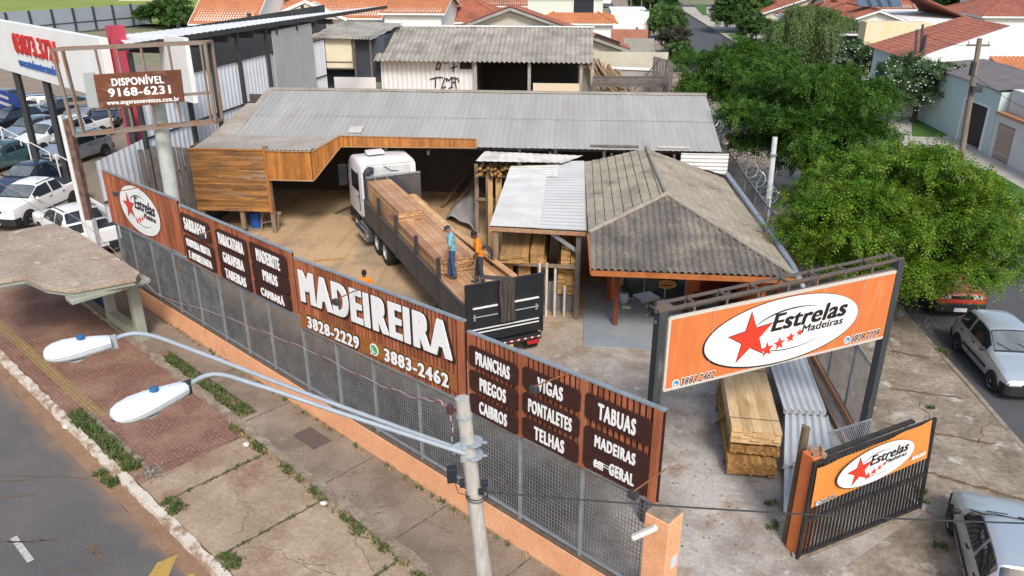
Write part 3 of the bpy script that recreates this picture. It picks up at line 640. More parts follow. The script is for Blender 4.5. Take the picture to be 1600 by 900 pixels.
m = MB(); m.bar((-14.95, RY + .08, zr + .035), (xr + .03, RY + .08, zr + .035), .42, .05); m.bar((-14.95, RY + .3, zr - .2), (xr, RY + .3, zr - .2), .05, .5); m.bar((-14.93, RY, zr + .02), (-14.93, EY, zl + .02), .25, .04); m.build('ridge_cap', ZINC2, t)
m = MB(); sheet(m, [(-15.95, 33.4, 3.80), (-15.95, 31.36, 3.67), (-10.9, 31.36, 3.67), (-10.35, 32.6, 3.78), (-10.35, 33.4, 3.80)], (0, -1, -.05), period=.18, amp=.018); m.quad((-15.95, 33.35, 3.79), (-14.8, 33.35, 3.79), (-14.8, RY - 1.5, 4.6), (-15.5, RY - 1.5, 4.6)); m.build('lean_to_roof', ZINC2, t, smooth=True, ang=60)
# weathered horizontal cladding
m = MB(); z = 1.0
while z < 3.62:
    h = rnd.uniform(.055, .085); x = -16.05
    while x < -12.85:
        e = min(-12.85, x + rnd.uniform(1.0, 2.6)); o = rnd.uniform(0, .03)
        m.box2((x, 31.33 - o, z), (e - .004, 31.37, z + h - .004)); x = e
    z += h
m.build('cladding', CEDAR_H, t)
m = MB(); m.box2((-16.05, 31.375, .98), (-12.85, 31.41, 3.64)); m.build('cladding_backing', SLATB, t)
m = MB(); m.bar((-16.08, 31.33, 3.67), (-12.82, 31.33, 3.67), .1, .05); m.box2((-12.84, 31.30, .95), (-12.74, 31.40, 3.66)); m.build('cladding_trim', CEDAR_V, t)
for x in (-15.9, -14.15, -12.80):
    m = MB(); m.box((x, 31.48, 1.9), (.17, .17, 3.5 if x != -12.8 else 3.8)); m.build('post', POSTW, t)
# varnished box, slanted side and long fascia
def vboards(m, a0, a1, b0, b1, out, wd=.085):     # a0/a1 bottom and top at one end, b0/b1 at the other
    a0, a1, b0, b1, out = map(Vector, (a0, a1, b0, b1, out)); L_ = (b0 - a0).length; n = max(2, int(L_ / wd)); g = .003 / L_
    for i in range(n):
        u, v = i / n + g, (i + 1) / n - g; o = out * (.02 + rnd.uniform(0, .006))
        q = [a0.lerp(b0, u), a0.lerp(b0, v), a1.lerp(b1, v), a1.lerp(b1, u)]; m.ext(q, o)
bz0, bz1 = ony(487, 282, 31.35).z, ony(487, 237, 31.35).z; bx = ony(487, 260, 31.35).x
fx = ony(531, 215, EY - .02).x; fz0, fz1 = ony(531, 229, EY - .02).z, ony(531, 212, EY - .02).z; ex = ony(745, 225, EY - .02).x; ez0, ez1 = ony(745, 231, EY - .02).z, ony(745, 217, EY - .02).z
m = MB(); vboards(m, (-12.73, 31.34, bz0), (-12.73, 31.34, bz1), (bx, 31.34, bz0), (bx, 31.34, bz1), (0, -1, 0)); vboards(m, (bx + .01, 31.36, bz0), (bx + .01, 31.36, bz1), (fx, EY - .03, fz0), (fx, EY - .03, fz1), (1, -.4, 0))
vboards(m, (fx, EY - .02, fz0), (fx, EY - .02, fz1), (ex, EY - .02, ez0), (ex, EY - .02, ez1), (0, -1, 0)); m.build('fascia', CEDAR_V, t)
m = MB(); m.bar((-12.7, 31.31, bz0), (bx + .02, 31.31, bz0), .07, .05); m.bar((-12.7, 31.31, bz1 + .01), (bx + .02, 31.31, bz1 + .01), .09, .03); m.bar((bx + .03, 31.34, bz0), (fx, EY - .05, fz0), .06, .04); m.bar((bx + .03, 31.34, bz1), (fx, EY - .05, fz1), .08, .03)
m.bar((fx, EY - .05, fz0), (ex, EY - .05, ez0), .06, .03); m.bar((fx, EY - .05, fz1 + .01), (ex, EY - .05, ez1 + .01), .07, .025); m.build('fascia_trim', M('trim_tan', (.42, .27, .15), (.33, .2, .1), sc=3, rough=.7), t)
for px in (604, 868, 944, 812):
    p = ony(px, 240, EY + .5); m = MB(); m.box((p.x, EY + .5, 1.85), (.13, .13, 3.7)); m.build('post', GALV, t)
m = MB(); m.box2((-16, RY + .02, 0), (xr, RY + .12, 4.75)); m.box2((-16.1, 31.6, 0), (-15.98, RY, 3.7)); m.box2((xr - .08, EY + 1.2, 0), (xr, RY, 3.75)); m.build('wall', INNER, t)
m = MB()
for y, z in ((33.3, zl - .02), (34.9, zl + .4), (36.5, zl + .85), (37.9, zl + 1.2)): m.box2((-14.8, y, z - .2), (xr - .1, y + .12, z - .07))
for x in np.arange(-14, 6, 2.6): m.bar((x, EY + .1, zl - .3), (x, RY, zr - .3), .1, .18)
m.build('roof_beam', GREYW, t)
m = MB(); p0, p1 = ony(1064, 238, EY + .1), ony(1131, 271, EY + .1); sheet(m, [(p0.x, EY - .02, p0.z), (p0.x, EY - .02, p0.z - .42), (p1.x + .1, EY - .02, p1.z - .05), (p1.x + .1, EY - .02, p0.z)], (1, 0, 0), period=.16, amp=.014); m.build('side_sheet', M('white_sheet', (.74, .74, .73), (.62, .62, .60), sc=2, rough=.5, fine=.1), t)
rsl = (zr - zl) / (RY - EY)
def roofpt(px, py): return onp(px, py, (0, EY, zl + .05), (0, -rsl, 1))
for px, py, wd_, dp, dark, nm, lab in ((556, 203, .6, .55, 0, 'loose_sheet', 'small pale sheet lying on the shed roof above the fascia'), (960, 229, 2.0, .14, 1, 'roof_plank', 'thin dark plank lying along the eave of the long shed roof'), (1052, 231, 1.3, .14, 0, 'roof_plank', 'thin pale plank lying at the right end of the shed eave')):
    p = roofpt(px, py); m = MB(); m.frame(p, (1, 0, 0), V(0, 1, rsl).normalized(), V(0, -rsl, 1).normalized(), -wd_ / 2, wd_ / 2, -dp / 2, dp / 2, 0, .04)
    tag(m.build(nm, GREYW if dark else M('plank_bleached', (.55, .53, .49), (.45, .43, .39), sc=4, rough=.8)), lab, 'sheet' if nm == 'loose_sheet' else 'plank')
# timber stored inside the shed
STK = M('stored_timber', (.20, .12, .075), (.14, .085, .055), sc=3, rough=.85, isl=.3, fine=.3)
m = MB()
for i in range(8): m.box((-9.2 + .05 * rnd.random(), 37.2, .3 + i * .09), (2.4, .3, .06), .05 * rnd.random())
for x in (-10.2, -8.2): m.box((x, 37.2, .14), (.12, .6, .26))
tag(m.build('timber_stack', STK), 'dark planks stacked on bearers deep inside the open shed', 'timber stack')
for i, (px, py, a) in enumerate(((705, 330, 62), (690, 325, 60))):
    p = at(px, py); m = MB(); m.bar((p.x, p.y, .05), (p.x + 2.3, p.y + 5.2, 2.5), .16, .04); tag(m.build('leaning_plank', STK), 'long dark plank leaning up inside the shed behind the truck', 'plank', 'planks leaning inside the shed')
m = MB()                                     # grey tarpaulin heap beside the rack
def tarp(u, v):
    a = at(696, 345).lerp(at(742, 366), u); b = at(733, 288).lerp(at(758, 280), u); p = a.lerp(b, v)
    return V(p.x, p.y, .05 + .55 * math.sin(math.pi * min(1, max(0, u))) * (.5 + .5 * v) + .10 * math.sin(9 * u + 4 * v) + .07 * math.sin(17 * v + 3 * u))
m.grid(tarp, 24, 30); tag(m.build('tarpaulin', M('tarp_grey', (.46, .45, .44), (.36, .355, .35), sc=2, rough=.6, bump=.5, bsc=8), smooth=True, ang=80), 'crumpled grey tarpaulin lying between the truck and the timber rack', 'tarpaulin')
# ================================================================== OFFICE HOUSE
TILE_G = M('roof_tile_grey', (.215, .195, .165), (.12, .11, .097), sc=1.2, rough=.9, fine=.4, fsc=16, bump=.4, bsc=40, c3=(.32, .275, .21), sc3=.8, lo3=.5, hi3=.68, isl=0)
TILE_S = M('roof_tile_sandy', (.36, .315, .245), (.26, .23, .18), sc=1.0, rough=.9, fine=.35, fsc=14, bump=.35, bsc=40, c3=(.16, .14, .115), sc3=1.1, lo3=.55, hi3=.7)
RIDGET = M('ridge_tile', (.36, .32, .26), (.24, .21, .17), sc=3, rough=.9, fine=.3)
FASC = M('fascia_orange', (.46, .16, .045), (.33, .10, .03), sc=3, rough=.7, fine=.2)
DKRED = M('wall_dark_red', (.20, .035, .02), (.15, .03, .02), sc=1.5, rough=.8)
GLASSD = M('glass_dark', (.03, .036, .04), rough=.08, spec=.6, fine=0)
h = thing('office_house', 'small orange office with a hipped grey tile roof and a porch', 'house', (3.4, 26.5, 0))
A = V(3.05, 25.0, 4.02); B = V(2.9, 31.4, 4.02); EL0 = V(.54, 23.05, 3.32); EL1 = V(.45, 31.6, 3.42); F0 = V(.62, 21.45, 2.76); F1 = V(6.45, 21.3, 2.76); ER1 = V(6.1, 31.6, 2.98)
def planar(a, b, c, p):                      # put p on the plane abc (vertical shift)
    n = (b - a).cross(c - a); return V(p.x, p.y, a.z - (n.x * (p.x - a.x) + n.y * (p.y - a.y)) / n.z)
m = MB(); sheet(m, [F0, F1, planar(F0, F1, A, A), planar(F0, F1, A, EL0)], (0, -1, -.3), period=.20, amp=.042, row=.36, step=.03); m.build('roof_front', TILE_G, h, smooth=True, ang=50)
m = MB(); e0 = planar(A, B, EL0, EL0); e1 = planar(A, B, EL0, EL1); sheet(m, [e0, A, B, e1], (-1, 0, -.3), period=.17, amp=.014, row=.31, step=.02, groove=.05); m.build('roof_side', TILE_S, h, smooth=True, ang=50)
m = MB(); f1 = planar(A, B, F1, F1); e1b = planar(A, B, F1, ER1); sheet(m, [A, f1, e1b, B], (1, 0, -.3), period=.17, amp=.016, row=.31, step=.02, groove=.035); m.build('roof_side', TILE_S, h, smooth=True, ang=50)
def ridge_tiles(m, a, b, r=.085, l=.33):
    a, b = Vector(a), Vector(b); n = int((b - a).length / l)
    for i in range(n):
        p, q = a.lerp(b, i / n), a.lerp(b, (i + 1.12) / n); m.tube([p, q], [r * .85, r * 1.05], 8)
m = MB(); up = V(0, 0, .03); ridge_tiles(m, EL0 + up, A + up); ridge_tiles(m, F1 + up, A + up); ridge_tiles(m, A + up, B + up); m.build('ridge_tiles', RIDGET, h, smooth=True, ang=50)
m = MB(); m.bar(F0 + V(0, -.03, -.1), F1 + V(0, -.03, -.1), .04, .16); m.bar(F0 + V(-.02, 0, -.08), EL0 + V(-.02, 0, -.1), .04, .16); m.build('fascia', FASC, h)
m = MB()
for u in np.linspace(.03, .97, 14): p = F0.lerp(F1, u); q = V(p.x, 24.9, 3.7 - abs(p.x - 3.05) * .2); m.bar(p + V(0, 0, -.12), q + V(0, 0, -.25), .06, .1)
m.build('rafter', FASC, h)
m = MB(); m.box2((1.35, 31.0, 0), (5.9, 31.15, 2.7)); m.box2((1.35, 25.65, 0), (1.5, 31.0, 2.7)); m.box2((5.75, 22.2, 0), (5.9, 31.2, 2.6)); m.box2((1.3, 25.5, 0), (1.80, 25.65, 3.0)); m.box2((4.05, 25.5, 0), (5.75, 25.65, 2.62)); m.box2((1.80, 25.5, 2.35), (4.05, 25.65, 3.0)); m.build('wall', OR_D, h)
m = MB(); m.box2((4.5, 25.46, .05), (5.74, 25.495, 2.6)); m.build('red_wall', DKRED, h)
m = MB(); m.box2((1.81, 25.56, .06), (4.04, 25.60, 2.34)); m.build('glass_front', GLASSD, h)
m = MB()
for x in (1.81, 2.58, 3.3, 4.0): m.box2((x, 25.52, .04), (x + .05, 25.555, 2.36))
m.box2((1.81, 25.52, 2.30), (4.05, 25.555, 2.36)); m.box2((1.81, 25.52, .03), (4.05, 25.555, .10)); m.build('glass_frame', M('alu_frame', (.35, .36, .37), rough=.4, metal=.6), h)
for p in (at(961, 507, .03), at(950, 470, .03), V(6.2, 22.0, 0)):
    m = MB(); m.box((p.x, p.y, 1.38), (.15, .15, 2.7)); m.build('porch_post', M('post_red_brown', (.22, .055, .03), (.15, .04, .02), sc=4, rough=.7, fine=.3), h)
m = MB(); m.bar((.62, 22.1, 2.62), (6.3, 22.1, 2.62), .12, .14); m.build('porch_beam', FASC, h)
m = MB(); gut = [V(6.5, 21.2, 2.74), V(6.55, 22.2, 2.76), V(6.5, 24, 2.82), V(6.2, 31.6, 3.0)]
m.tube(gut, .09, 8); m.tube([V(6.5, 21.2, 2.74), V(6.75, 21.1, 2.3), V(6.85, 21.2, 0)], .07, 8); m.build('gutter', M('zinc_new', (.50, .55, .62), (.40, .45, .52), sc=3, rough=.35, metal=.5), h)
# round hanging board
c = ony(1041, 444, 25.3); t = thing('hanging_sign', 'yellow rounded wooden board hanging in front of the dark glass doors', 'sign', c)
m = MB(); disc(m, c, (1, 0, 0), (0, 0, 1), .36, .16, .03, n=20); m.build('board', M('board_yellow', (.50, .29, .07), (.40, .2, .05), sc=6, rough=.6), t)
m = MB(); arcline(m, c + V(0, -.035, .0), (1, 0, 0), (0, 0, 1), .22, .07, .2, 2.9, .02); m.box2((c.x - .2, c.y - .036, c.z - .06), (c.x + .2, c.y - .033, c.z - .02)); m.build('marks', LETK, t)
m = MB(); m.tube([c + V(-.2, -.01, .12), c + V(-.2, -.01, .8)], .006, 5); m.tube([c + V(.2, -.01, .12), c + V(.2, -.01, .8)], .006, 5); m.build('chain', DARKM, t)
p = at(974, 474, .03); t = thing('potted_plant', 'pale blue pot with a small dark green plant beside the porch wall', 'plant', p)
m = MB(); pr = [(.10, 0), (.17, .12), (.19, .3), (.16, .42), (.14, .42)]
m.add([V(p.x + r * math.cos(k * math.pi / 8), p.y + r * math.sin(k * math.pi / 8), p.z + z) for r, z in pr for k in range(16)], [(i * 16 + k, i * 16 + (k + 1) % 16, (i + 1) * 16 + (k + 1) % 16, (i + 1) * 16 + k) for i in range(4) for k in range(16)]); m.build('pot', M('pot_blue', (.36, .43, .48), rough=.5), t, smooth=True)
LEAFD = M('leaf_dark', (.03, .085, .02), (.05, .12, .03), sc=3, rough=.6, isl=.3, trans=.2)
m = MB()
for k in range(60):
    a, b = rnd.uniform(0, 6.28), rnd.uniform(.3, 1.4); d = V(math.cos(a) * math.cos(b), math.sin(a) * math.cos(b), math.sin(b)); q = p + V(0, 0, .42) + d * rnd.uniform(.08, .24); s = V(-d.y, d.x, 0).normalized() * .03; m.quad(q - d * .07, q + s, q + d * .08, q - s)
m.build('foliage', LEAFD, t)
# white pot saucer brick
m = MB(); q = at(978, 479, .03); m.box((q.x, q.y - .1, .07), (.32, .16, .08)); tag(m.build('brick', M('brick_pale', (.5, .44, .36), rough=.9)), 'pale flat brick lying in front of the blue pot', 'brick')
p = at(1020, 478, .03); t = thing('porch_chair', 'dark metal chair standing in front of the office glass doors', 'chair', p)
m = MB(); m.box((p.x, p.y, .47), (.36, .36, .03)); m.build('seat', DARKM, t); m = MB(); m.frame(p + V(-.05, .2, .5), (1, 0, 0), (0, 1, .25), (0, 0, 1), -.22, .22, 0, .04, 0, .42); m.build('backrest', DARKM, t)
for dx in (-.2, .2):
    for dy in (-.2, .2): m = MB(); m.tube([p + V(dx, dy, .02), p + V(dx * .9, dy * .9, .46)], .014, 6); m.build('leg', GALV, t)
p = V(4.75, 24.4, .03); t = thing('motorbike', 'dark motorbike parked on the shaded porch by the red wall', 'motorbike', p)
TYRE = M('tyre_rubber', (.022, .022, .023), (.04, .038, .036), sc=5, rough=.9, fine=.3)
for dx in (-.6, .62):
    m = MB(); m.tube([p + V(dx, .3 * math.cos(a) * 0 + .3 * 0, .3) + V(.29 * math.cos(a), 0, .29 * math.sin(a)) for a in np.linspace(0, 6.2832, 21)], .05, 6); m.build('wheel', TYRE, t, smooth=True)
m = MB(); m.ball(p + V(.15, 0, .78), (.30, .14, .15)); m.build('tank', M('paint_black', (.02, .02, .025), rough=.2, coat=.6), t, smooth=True)
m = MB(); m.box((p.x - .32, p.y, .80), (.6, .24, .09)); m.build('seat', TYRE, t, bevel=.03); m = MB(); m.tube([p + V(.62, 0, .3), p + V(.42, 0, .95)], .03, 6); m.tube([p + V(.38, -.34, 1.0), p + V(.42, 0, .98), p + V(.38, .34, 1.0)], .015, 6); m.box((p.x, p.y, .4), (.4, .22, .3)); m.tube([p + V(.0, 0, .4), p + V(-.6, 0, .3)], .03, 6); m.build('chassis', DARKM, t)
m = MB(); m.ball(p + V(.52, 0, .86), (.09, .1, .1)); m.build('headlight', LETW, t, smooth=True)
# ================================================================== LEAN-TO WITH TIMBER RACK
WHITEM = M('white_metal_sheet', (.72, .71, .66), (.60, .58, .52), sc=1.2, rough=.55, fine=.14, c3=(.50, .46, .38), sc3=2.2, lo3=.6, hi3=.75)
GREYM = M('grey_metal_sheet', (.58, .57, .54), (.50, .49, .46), sc=.8, rough=.5, fine=.1)
t = thing('timber_lean_to', 'open lean-to with a bright white metal roof over a rack of planks', 'lean-to', (-1, 27, 0))
FL, FR, BL, BR = V(-2.66, 24.25, 3.04), V(.50, 23.75, 3.14), V(-2.55, 32.2, 3.14), V(.44, 31.7, 3.40)
def ruled(m, u0, u1, v0, v1, per, amp, nu=2, nv=400, lift=0.):
    def f(u, v):
        U, W = u0 + (u1 - u0) * u, v0 + (v1 - v0) * v; p = FL.lerp(FR, U).lerp(BL.lerp(BR, U), W); return p + V(0, 0, lift + amp * math.cos(2 * math.pi * W * 8 / per))
    m.grid(f, nu, nv)
m = MB(); ruled(m, .50, 1, 0, 1, .33, .012); m.build('roof', GREYM, t, smooth=True, ang=60)
m = MB(); ruled(m, 0, .52, 0, .72, 1.0, .006, lift=.02); ruled(m, .0, .66, .72, .93, .33, .012, lift=.03); m.build('white_sheet', WHITEM, t, smooth=True, ang=60)
m = MB(); q = [V(*ony(738, 240, 32.0)), V(*ony(800, 261, 31.2)), V(*ony(903, 250, 31.2)), V(*ony(745, 231, 32.9))]; 
sheet(m, [V(-3.95, 31.2, 3.42), V(-.4, 31.2, 3.42), V(.40, 32.3, 3.46), V(-3.75, 32.7, 3.47)], (0, -1, 0), period=.3, amp=.008); m.build('upper_sheet', M('pale_sheet', (.70, .67, .60), (.50, .46, .40), sc=1.1, rough=.7, fine=.15, lo=.45, hi=.6), t, smooth=True, ang=60)
m = MB(); m.bar(FL + V(0, -.05, -.07), FR + V(0, -.05, -.09), .06, .12); m.build('front_beam', M('beam_rusty', (.36, .16, .07), (.42, .30, .2), sc=5, rough=.85, fine=.3), t)
m = MB()
for u in (.0, .25, .5, .75): p, q = FL.lerp(BL, u + .02), FR.lerp(BR, u + .02); m.bar(p + V(0, 0, -.1), q + V(0, 0, -.1), .07, .1)
m.build('roof_beam', POSTW, t)
for x, y in ((-2.45, 24.3), (.25, 23.9), (-2.5, 28), (.25, 28), (-2.5, 31.9), (-4.05, 32.2), (-3.55, 32.0)):
    m = MB(); m.box((x, y, 1.53), (.16, .16, 3.0)); m.build('post', POSTW if x < 0 else GREYW, t)
m = MB(); m.bar((-.7, 24.0, 3.0), (.25, 23.95, 2.35), .05, .12); m.build('brace', GALV, t)
SZ = ony(840, 408, 24.2).z
m = MB(); m.bar((-2.45, 24.15, SZ - .06), (.25, 23.9, SZ - .06), .1, .1); m.bar((-2.45, 28, SZ - .06), (.25, 28, SZ - .06), .1, .1); m.bar((-2.5, 31.9, SZ - .06), (.25, 31.9, SZ - .06), .1, .1); m.bar((-4.05, 32.1, 1.55), (-2.5, 32, 1.55), .08, .12); m.bar((-4.05, 32.1, 2.6), (-2.5, 32, 2.6), .08, .12); m.build('rack_beam', POSTW, t)
PLK = M('plank_yellow', (.46, .28, .115), (.36, .20, .075), sc=2, rough=.75, stretch=(2, .3, 2), isl=.3, fine=.25, fsc=10)
def plankpile(x0, x1, y0, y1, z0, z1, jig=.03, w=(.18, .32), h=.06, mb=None):
    m = mb or MB(); z = z0
    while z + h <= z1 + .001:
        x = x0
        while x < x1 - .05:
            e = min(x1, x + rnd.uniform(*w)); m.box2((x, y0 + rnd.uniform(-jig, jig), z), (e - .006, y1, z + h - .004)); x = e
        z += h
    return m
for x0, x1, z0, z1, lab in ((-2.3, -1.35, SZ, SZ + .32, 'bundle of yellow planks on the rack shelf beside the left post'), (-1.3, -.85, SZ, SZ + .45, 'tall narrow bundle of planks in the middle of the rack shelf'), (-.3, .0, SZ, SZ + .42, 'narrow bundle of planks at the right of the dark gap on the rack shelf'), (.02, .2, SZ - .05, SZ + .2, 'low bundle of planks at the right end of the rack shelf')):
    m = plankpile(x0, x1, 23.95, 29.5, z0, z1); tag(m.build('plank_bundle', PLK), lab, 'planks', 'plank bundles on the rack')
for x0, x1, lab in ((-2.3, -1.9, 'plank bundle under the shelf beside the left post'), (-1.7, -1.3, 'plank bundle under the middle of the rack shelf'), (-1.1, -.8, 'small plank bundle under the rack shelf behind the white pole'), (-.4, .18, 'wide plank bundle under the right end of the rack shelf')):
    m = plankpile(x0, x1, 24.3, 29.5, SZ - 1.2, SZ - .15); tag(m.build('plank_bundle', PLK), lab, 'planks', 'plank bundles on the rack')
# logs and offcuts on the left shelf
m = MB()
for k in range(26):
    x, z = rnd.uniform(-3.9, -2.7), 2.70 + rnd.uniform(0, .35); a = rnd.uniform(-.3, .3); m.box((x, 32.0 + rnd.uniform(-.1, .1), z), (rnd.uniform(.05, .12), .9, rnd.uniform(.05, .1)), a)
tag(m.build('offcut_pile', PLK), 'pile of wooden offcuts on the high shelf left of the white roof', 'offcuts')
for k, (x, wd) in enumerate(((-2.9, .25), (-3.25, .2))):
    m = MB(); m.bar((x, 30.0, .05), (x - .2, 32.0, 2.5), wd, .05); tag(m.build('leaning_board', PLK), 'long board leaning on the left side of the timber rack', 'board', 'boards leaning on the rack')
# white poles and a grey panel in front of the rack
WP = M('white_pole', (.68, .67, .64), (.5, .48, .45), sc=6, rough=.6, fine=.2)
for px, y0, y1, lab in ((842, 410, 470, 'white pole behind the right half of the tailgate'), (853, 411, 495, 'white pole right beside the tailgate corner'), (866, 415, 493, 'weathered white pole standing before the rack'), (881, 447, 493, 'shortest pole, standing at the grey board panel')):
    b = at(px, 494); tz = onp(px, y0, b, (0, 1, 0)).z; m = MB(); m.tube([V(b.x, b.y, .0), V(b.x, b.y, tz)], .045, 8); tag(m.build('white_pole', WP, smooth=True), lab, 'pole', 'white poles in front of the rack')
b0, b1 = at(856, 488), at(906, 488); m = MB(); x = b0.x; zt = onp(880, 440, b0, (0, 1, 0)).z
while x < b1.x - .05: m.box2((x, b0.y + .1, 0), (x + .2, b0.y + .14, zt + rnd.uniform(-.05, .03))); x += .21
tag(m.build('board_screen', M('board_grey', (.22, .215, .20), (.15, .145, .14), sc=2, rough=.85, isl=.15, fine=.3)), 'grey upright board panel leaning against the front of the rack', 'panel')
m = MB()
for k in range(7):
    a = rnd.uniform(-.06, .06); pts = [V(-2.75 + a + .13 * math.cos(q) * (1 + .1 * k), 24.1 - .02 * k, 2.0 + .45 * math.sin(q)) for q in np.linspace(0, 6.28, 15)]; m.tube(pts, .012, 5)
tag(m.build('cable_coil', DARKM), 'coil of dark cable hanging on the left post of the rack', 'cable coil')
# blue drum, sawhorse, boards under the cladding
p = at(398, 357); t = thing('blue_drum', 'blue plastic drum standing under the weathered plank wall', 'drum', p)
m = MB(); pr = [(0, 0), (.26, 0), (.28, .1), (.27, .3), (.285, .32), (.27, .34), (.28, .6), (.24, .68), (.12, .72), (0, .72)]
m.add([V(p.x + r * math.cos(k * math.pi / 8), p.y + .3 + r * math.sin(k * math.pi / 8), z) for r, z in pr for k in range(16)], [(i * 16 + k, i * 16 + (k + 1) % 16, (i + 1) * 16 + (k + 1) % 16, (i + 1) * 16 + k) for i in range(9) for k in range(16)]); m.build('body', M('drum_blue', (.02, .10, .42), rough=.4), t, smooth=True); m = MB(); m.tube([p + V(.1, .3, .70), p + V(.1, .3, .76)], .05, 10); m.build('cap', LETW, t)
p = at(421, 360); t = thing('sawhorse', 'small raw wood sawhorse beside the corner post of the shed', 'sawhorse', p)
m = MB(); m.bar(p + V(-.45, .3, .72), p + V(.5, .3, .72), .1, .1); m.build('top_beam', POSTW, t)
for dx in (-.35, .4):
    for dy in (-.28, .28): m = MB(); m.bar(p + V(dx, .3 + dy, 0), p + V(dx, .3 + dy * .2, .68), .07, .05); m.build('leg', POSTW, t)
m = MB(); m.bar(p + V(-.35, .1, .3), p + V(.4, .1, .45), .06, .04); m.bar(p + V(-.35, .5, .3), p + V(.4, .5, .3), .06, .04); m.build('brace', POSTW, t)
for a, b, lab in (((375, 368), (418, 376), 'pale board lying on the soil below the blue drum'), ((352, 352), (378, 350), 'short board lying in the shade under the plank wall'), ((490, 409), (537, 405), 'thin batten lying alone on the open yard soil'), ((524, 335), (546, 325), 'dark crooked offcut on the soil left of the truck cab')):
    m = MB(); p, q = at(*a), at(*b); m.bar(p + V(0, 0, .04), q + V(0, 0, .05), .12 if 'thin' not in lab else .05, .05); tag(m.build('loose_board', PLK if 'dark' not in lab else STK), lab, 'board')
# grey upright boards between the plank wall and the billboard pole
m = MB(); x = -17.9
while x < -16.1: m.box((x, 31.2 + (x + 17) * .3, 1.9 + rnd.uniform(-.1, .1)), (.22, .05, 3.7)); x += .24
tag(m.build('board_fence', GREYW), 'rough grey board fence left of the varnished plank wall', 'fence')
# ================================================================== SIDE FENCE AND RAZOR WIRE
def side_fence():
    t = thing('side_fence', 'grey mesh fence on a low orange wall beside the side pavement, topped by razor wire', 'fence', (7.4, 25, 0))
    m = MB(); m.box2((7.34, 17.1, -.05), (7.46, 23.2, .14)); m.box2((7.40, 23.2, -.05), (7.54, 60, .42)); m.build('base_wall', OR_W, t, bevel=.01)
    ys = [17.15, 18.6, 20.2, 21.8, 23.3] + [25.2 + 2.2 * i for i in range(16)]
    for y in ys: m = MB(); m.box((7.40 if y < 23 else 7.46, y, 1.25), (.06, .06, 2.1 if y < 24 else 2.7)); m.build('post', GALV, t)
    m = MB(); m.bar((7.4, 17.1, 2.05), (7.46, 23.3, 2.05), .05, .05); m.bar((7.4, 17.1, .2), (7.46, 23.3, .2), .04, .04); m.bar((7.46, 23.3, 2.3), (7.46, 58.5, 2.3), .05, .05); m.build('rail', GALV, t)
    m = MB(); q = .009
    y = 17.1
    while y < 46:
        x = 7.40 if y < 23.2 else 7.46; h = 2.05 if y < 23.2 else 2.3
        m.box((x, y, .16 + (h - .16) / 2), (q, q, h - .16)); y += .06 if y < 24 else .12
    z = .22
    while z < 2.3:
        if z < 2.05: m.bar((7.40, 17.1, z), (7.40, 23.2, z), q, q)
        m.bar((7.46, 23.3, z), (7.46, 58, z), q, q); z += .07
    m.build('mesh_panel', WIRE, t)
    m = MB(); pts = []; n = 34 * 18
    for i in range(n): a = i * 2 * math.pi / 18; pts.append(V(7.62 + .30 * math.cos(a), 25.6 + i * .021 * 18 * .11, 2.62 + .30 * math.sin(a)))
    m.tube(pts, .012, 4, cap=False); m.build('razor_coil', M('razor_wire', (.46, .48, .50), rough=.4, metal=.6), t)
    m = MB(); m.box((7.55, 25.35, 1.7), (.22, .2, 1.6)); m.build('end_pillar', OR_D, t)
side_fence()
# ================================================================== NEIGHBOUR: CAR LOT, ITS WALL AND CANOPY
WALLG = M('wall_sheet_grey', (.76, .79, .83), (.68, .71, .75), sc=.9, rough=.55, fine=.08)
WHITEP = M('white_paint', (.80, .80, .79), (.72, .72, .71), sc=.6, rough=.6, fine=.06)
RED_P = M('pillar_red', (.50, .06, .10), (.42, .05, .08), sc=1.5, rough=.6)
WD = V(math.sin(R(7)), math.cos(R(7)), 0); WO = V(-18.6, 28.8, 0); WN = V(WD.y, -WD.x, 0)
def wp(l, o, z): return WO + WD * l + WN * o + UP * z
t = thing('lot_wall', 'long light grey ribbed metal wall with black columns between the car lot and the timber yard', 'wall', wp(12, 0, 0))
m = MB(); sheet(m, [wp(0, 0, 0), wp(3.1, 0, 0), wp(3.1, 0, 3.92), wp(0, 0, 3.7)], (0, 0, -1), period=.35, amp=.02); sheet(m, [wp(3.1, 0, 0), wp(22, 0, 0), wp(22, 0, 6.12), wp(3.1, 0, 6.12)], (0, 0, -1), period=.35, amp=.02); m.build('sheeting', WALLG, t, smooth=True, ang=50)
for l in (3.0, 6.6, 8.9, 11.4, 14.4): m = MB(); m.frame(WO, WD, WN, UP, l, l + .16, .03, .2, 0, 7.45); m.build('column', DARKM, t)
m = MB()
for z in (3.85, 2.0, 6.05): m.frame(WO, WD, WN, UP, 0 if z < 3 else 3.1, 22, .025, .07, z, z + .08)
m.build('girt', DARKM, t)
m = MB(); m.frame(WO, WD, WN, UP, 15.0, 20, .18, .22, 0, 7.2); m.build('grey_patch', M('sheet_dull', (.42, .44, .46), (.36, .375, .385), sc=1, rough=.6, isl=.1), t)
t = thing('lot_canopy', 'wide pale metal canopy roof with a dark underside behind the grey ribbed wall', 'canopy', wp(10, -8, 0))
m = MB(); c0, c1 = wp(2.6, .35, 7.85), wp(33, .35, 7.4); c2, c3, c4 = at(575, 8, 7.6), at(240, 39, 7.8), at(172, 50, 7.8)
sheet(m, [c0, c1, planar(c0, c1, c3, c2), planar(c0, c1, c3, c3), planar(c0, c1, c3, c4)], WN, period=.5, amp=.012); m.build('roof', M('canopy_white', (.74, .74, .73), (.64, .64, .62), sc=.5, rough=.5, fine=.08), t, smooth=True, ang=50)
m = MB(); m.bar(wp(2.2, .30, 7.72), wp(33, .30, 7.27), .12, .2)
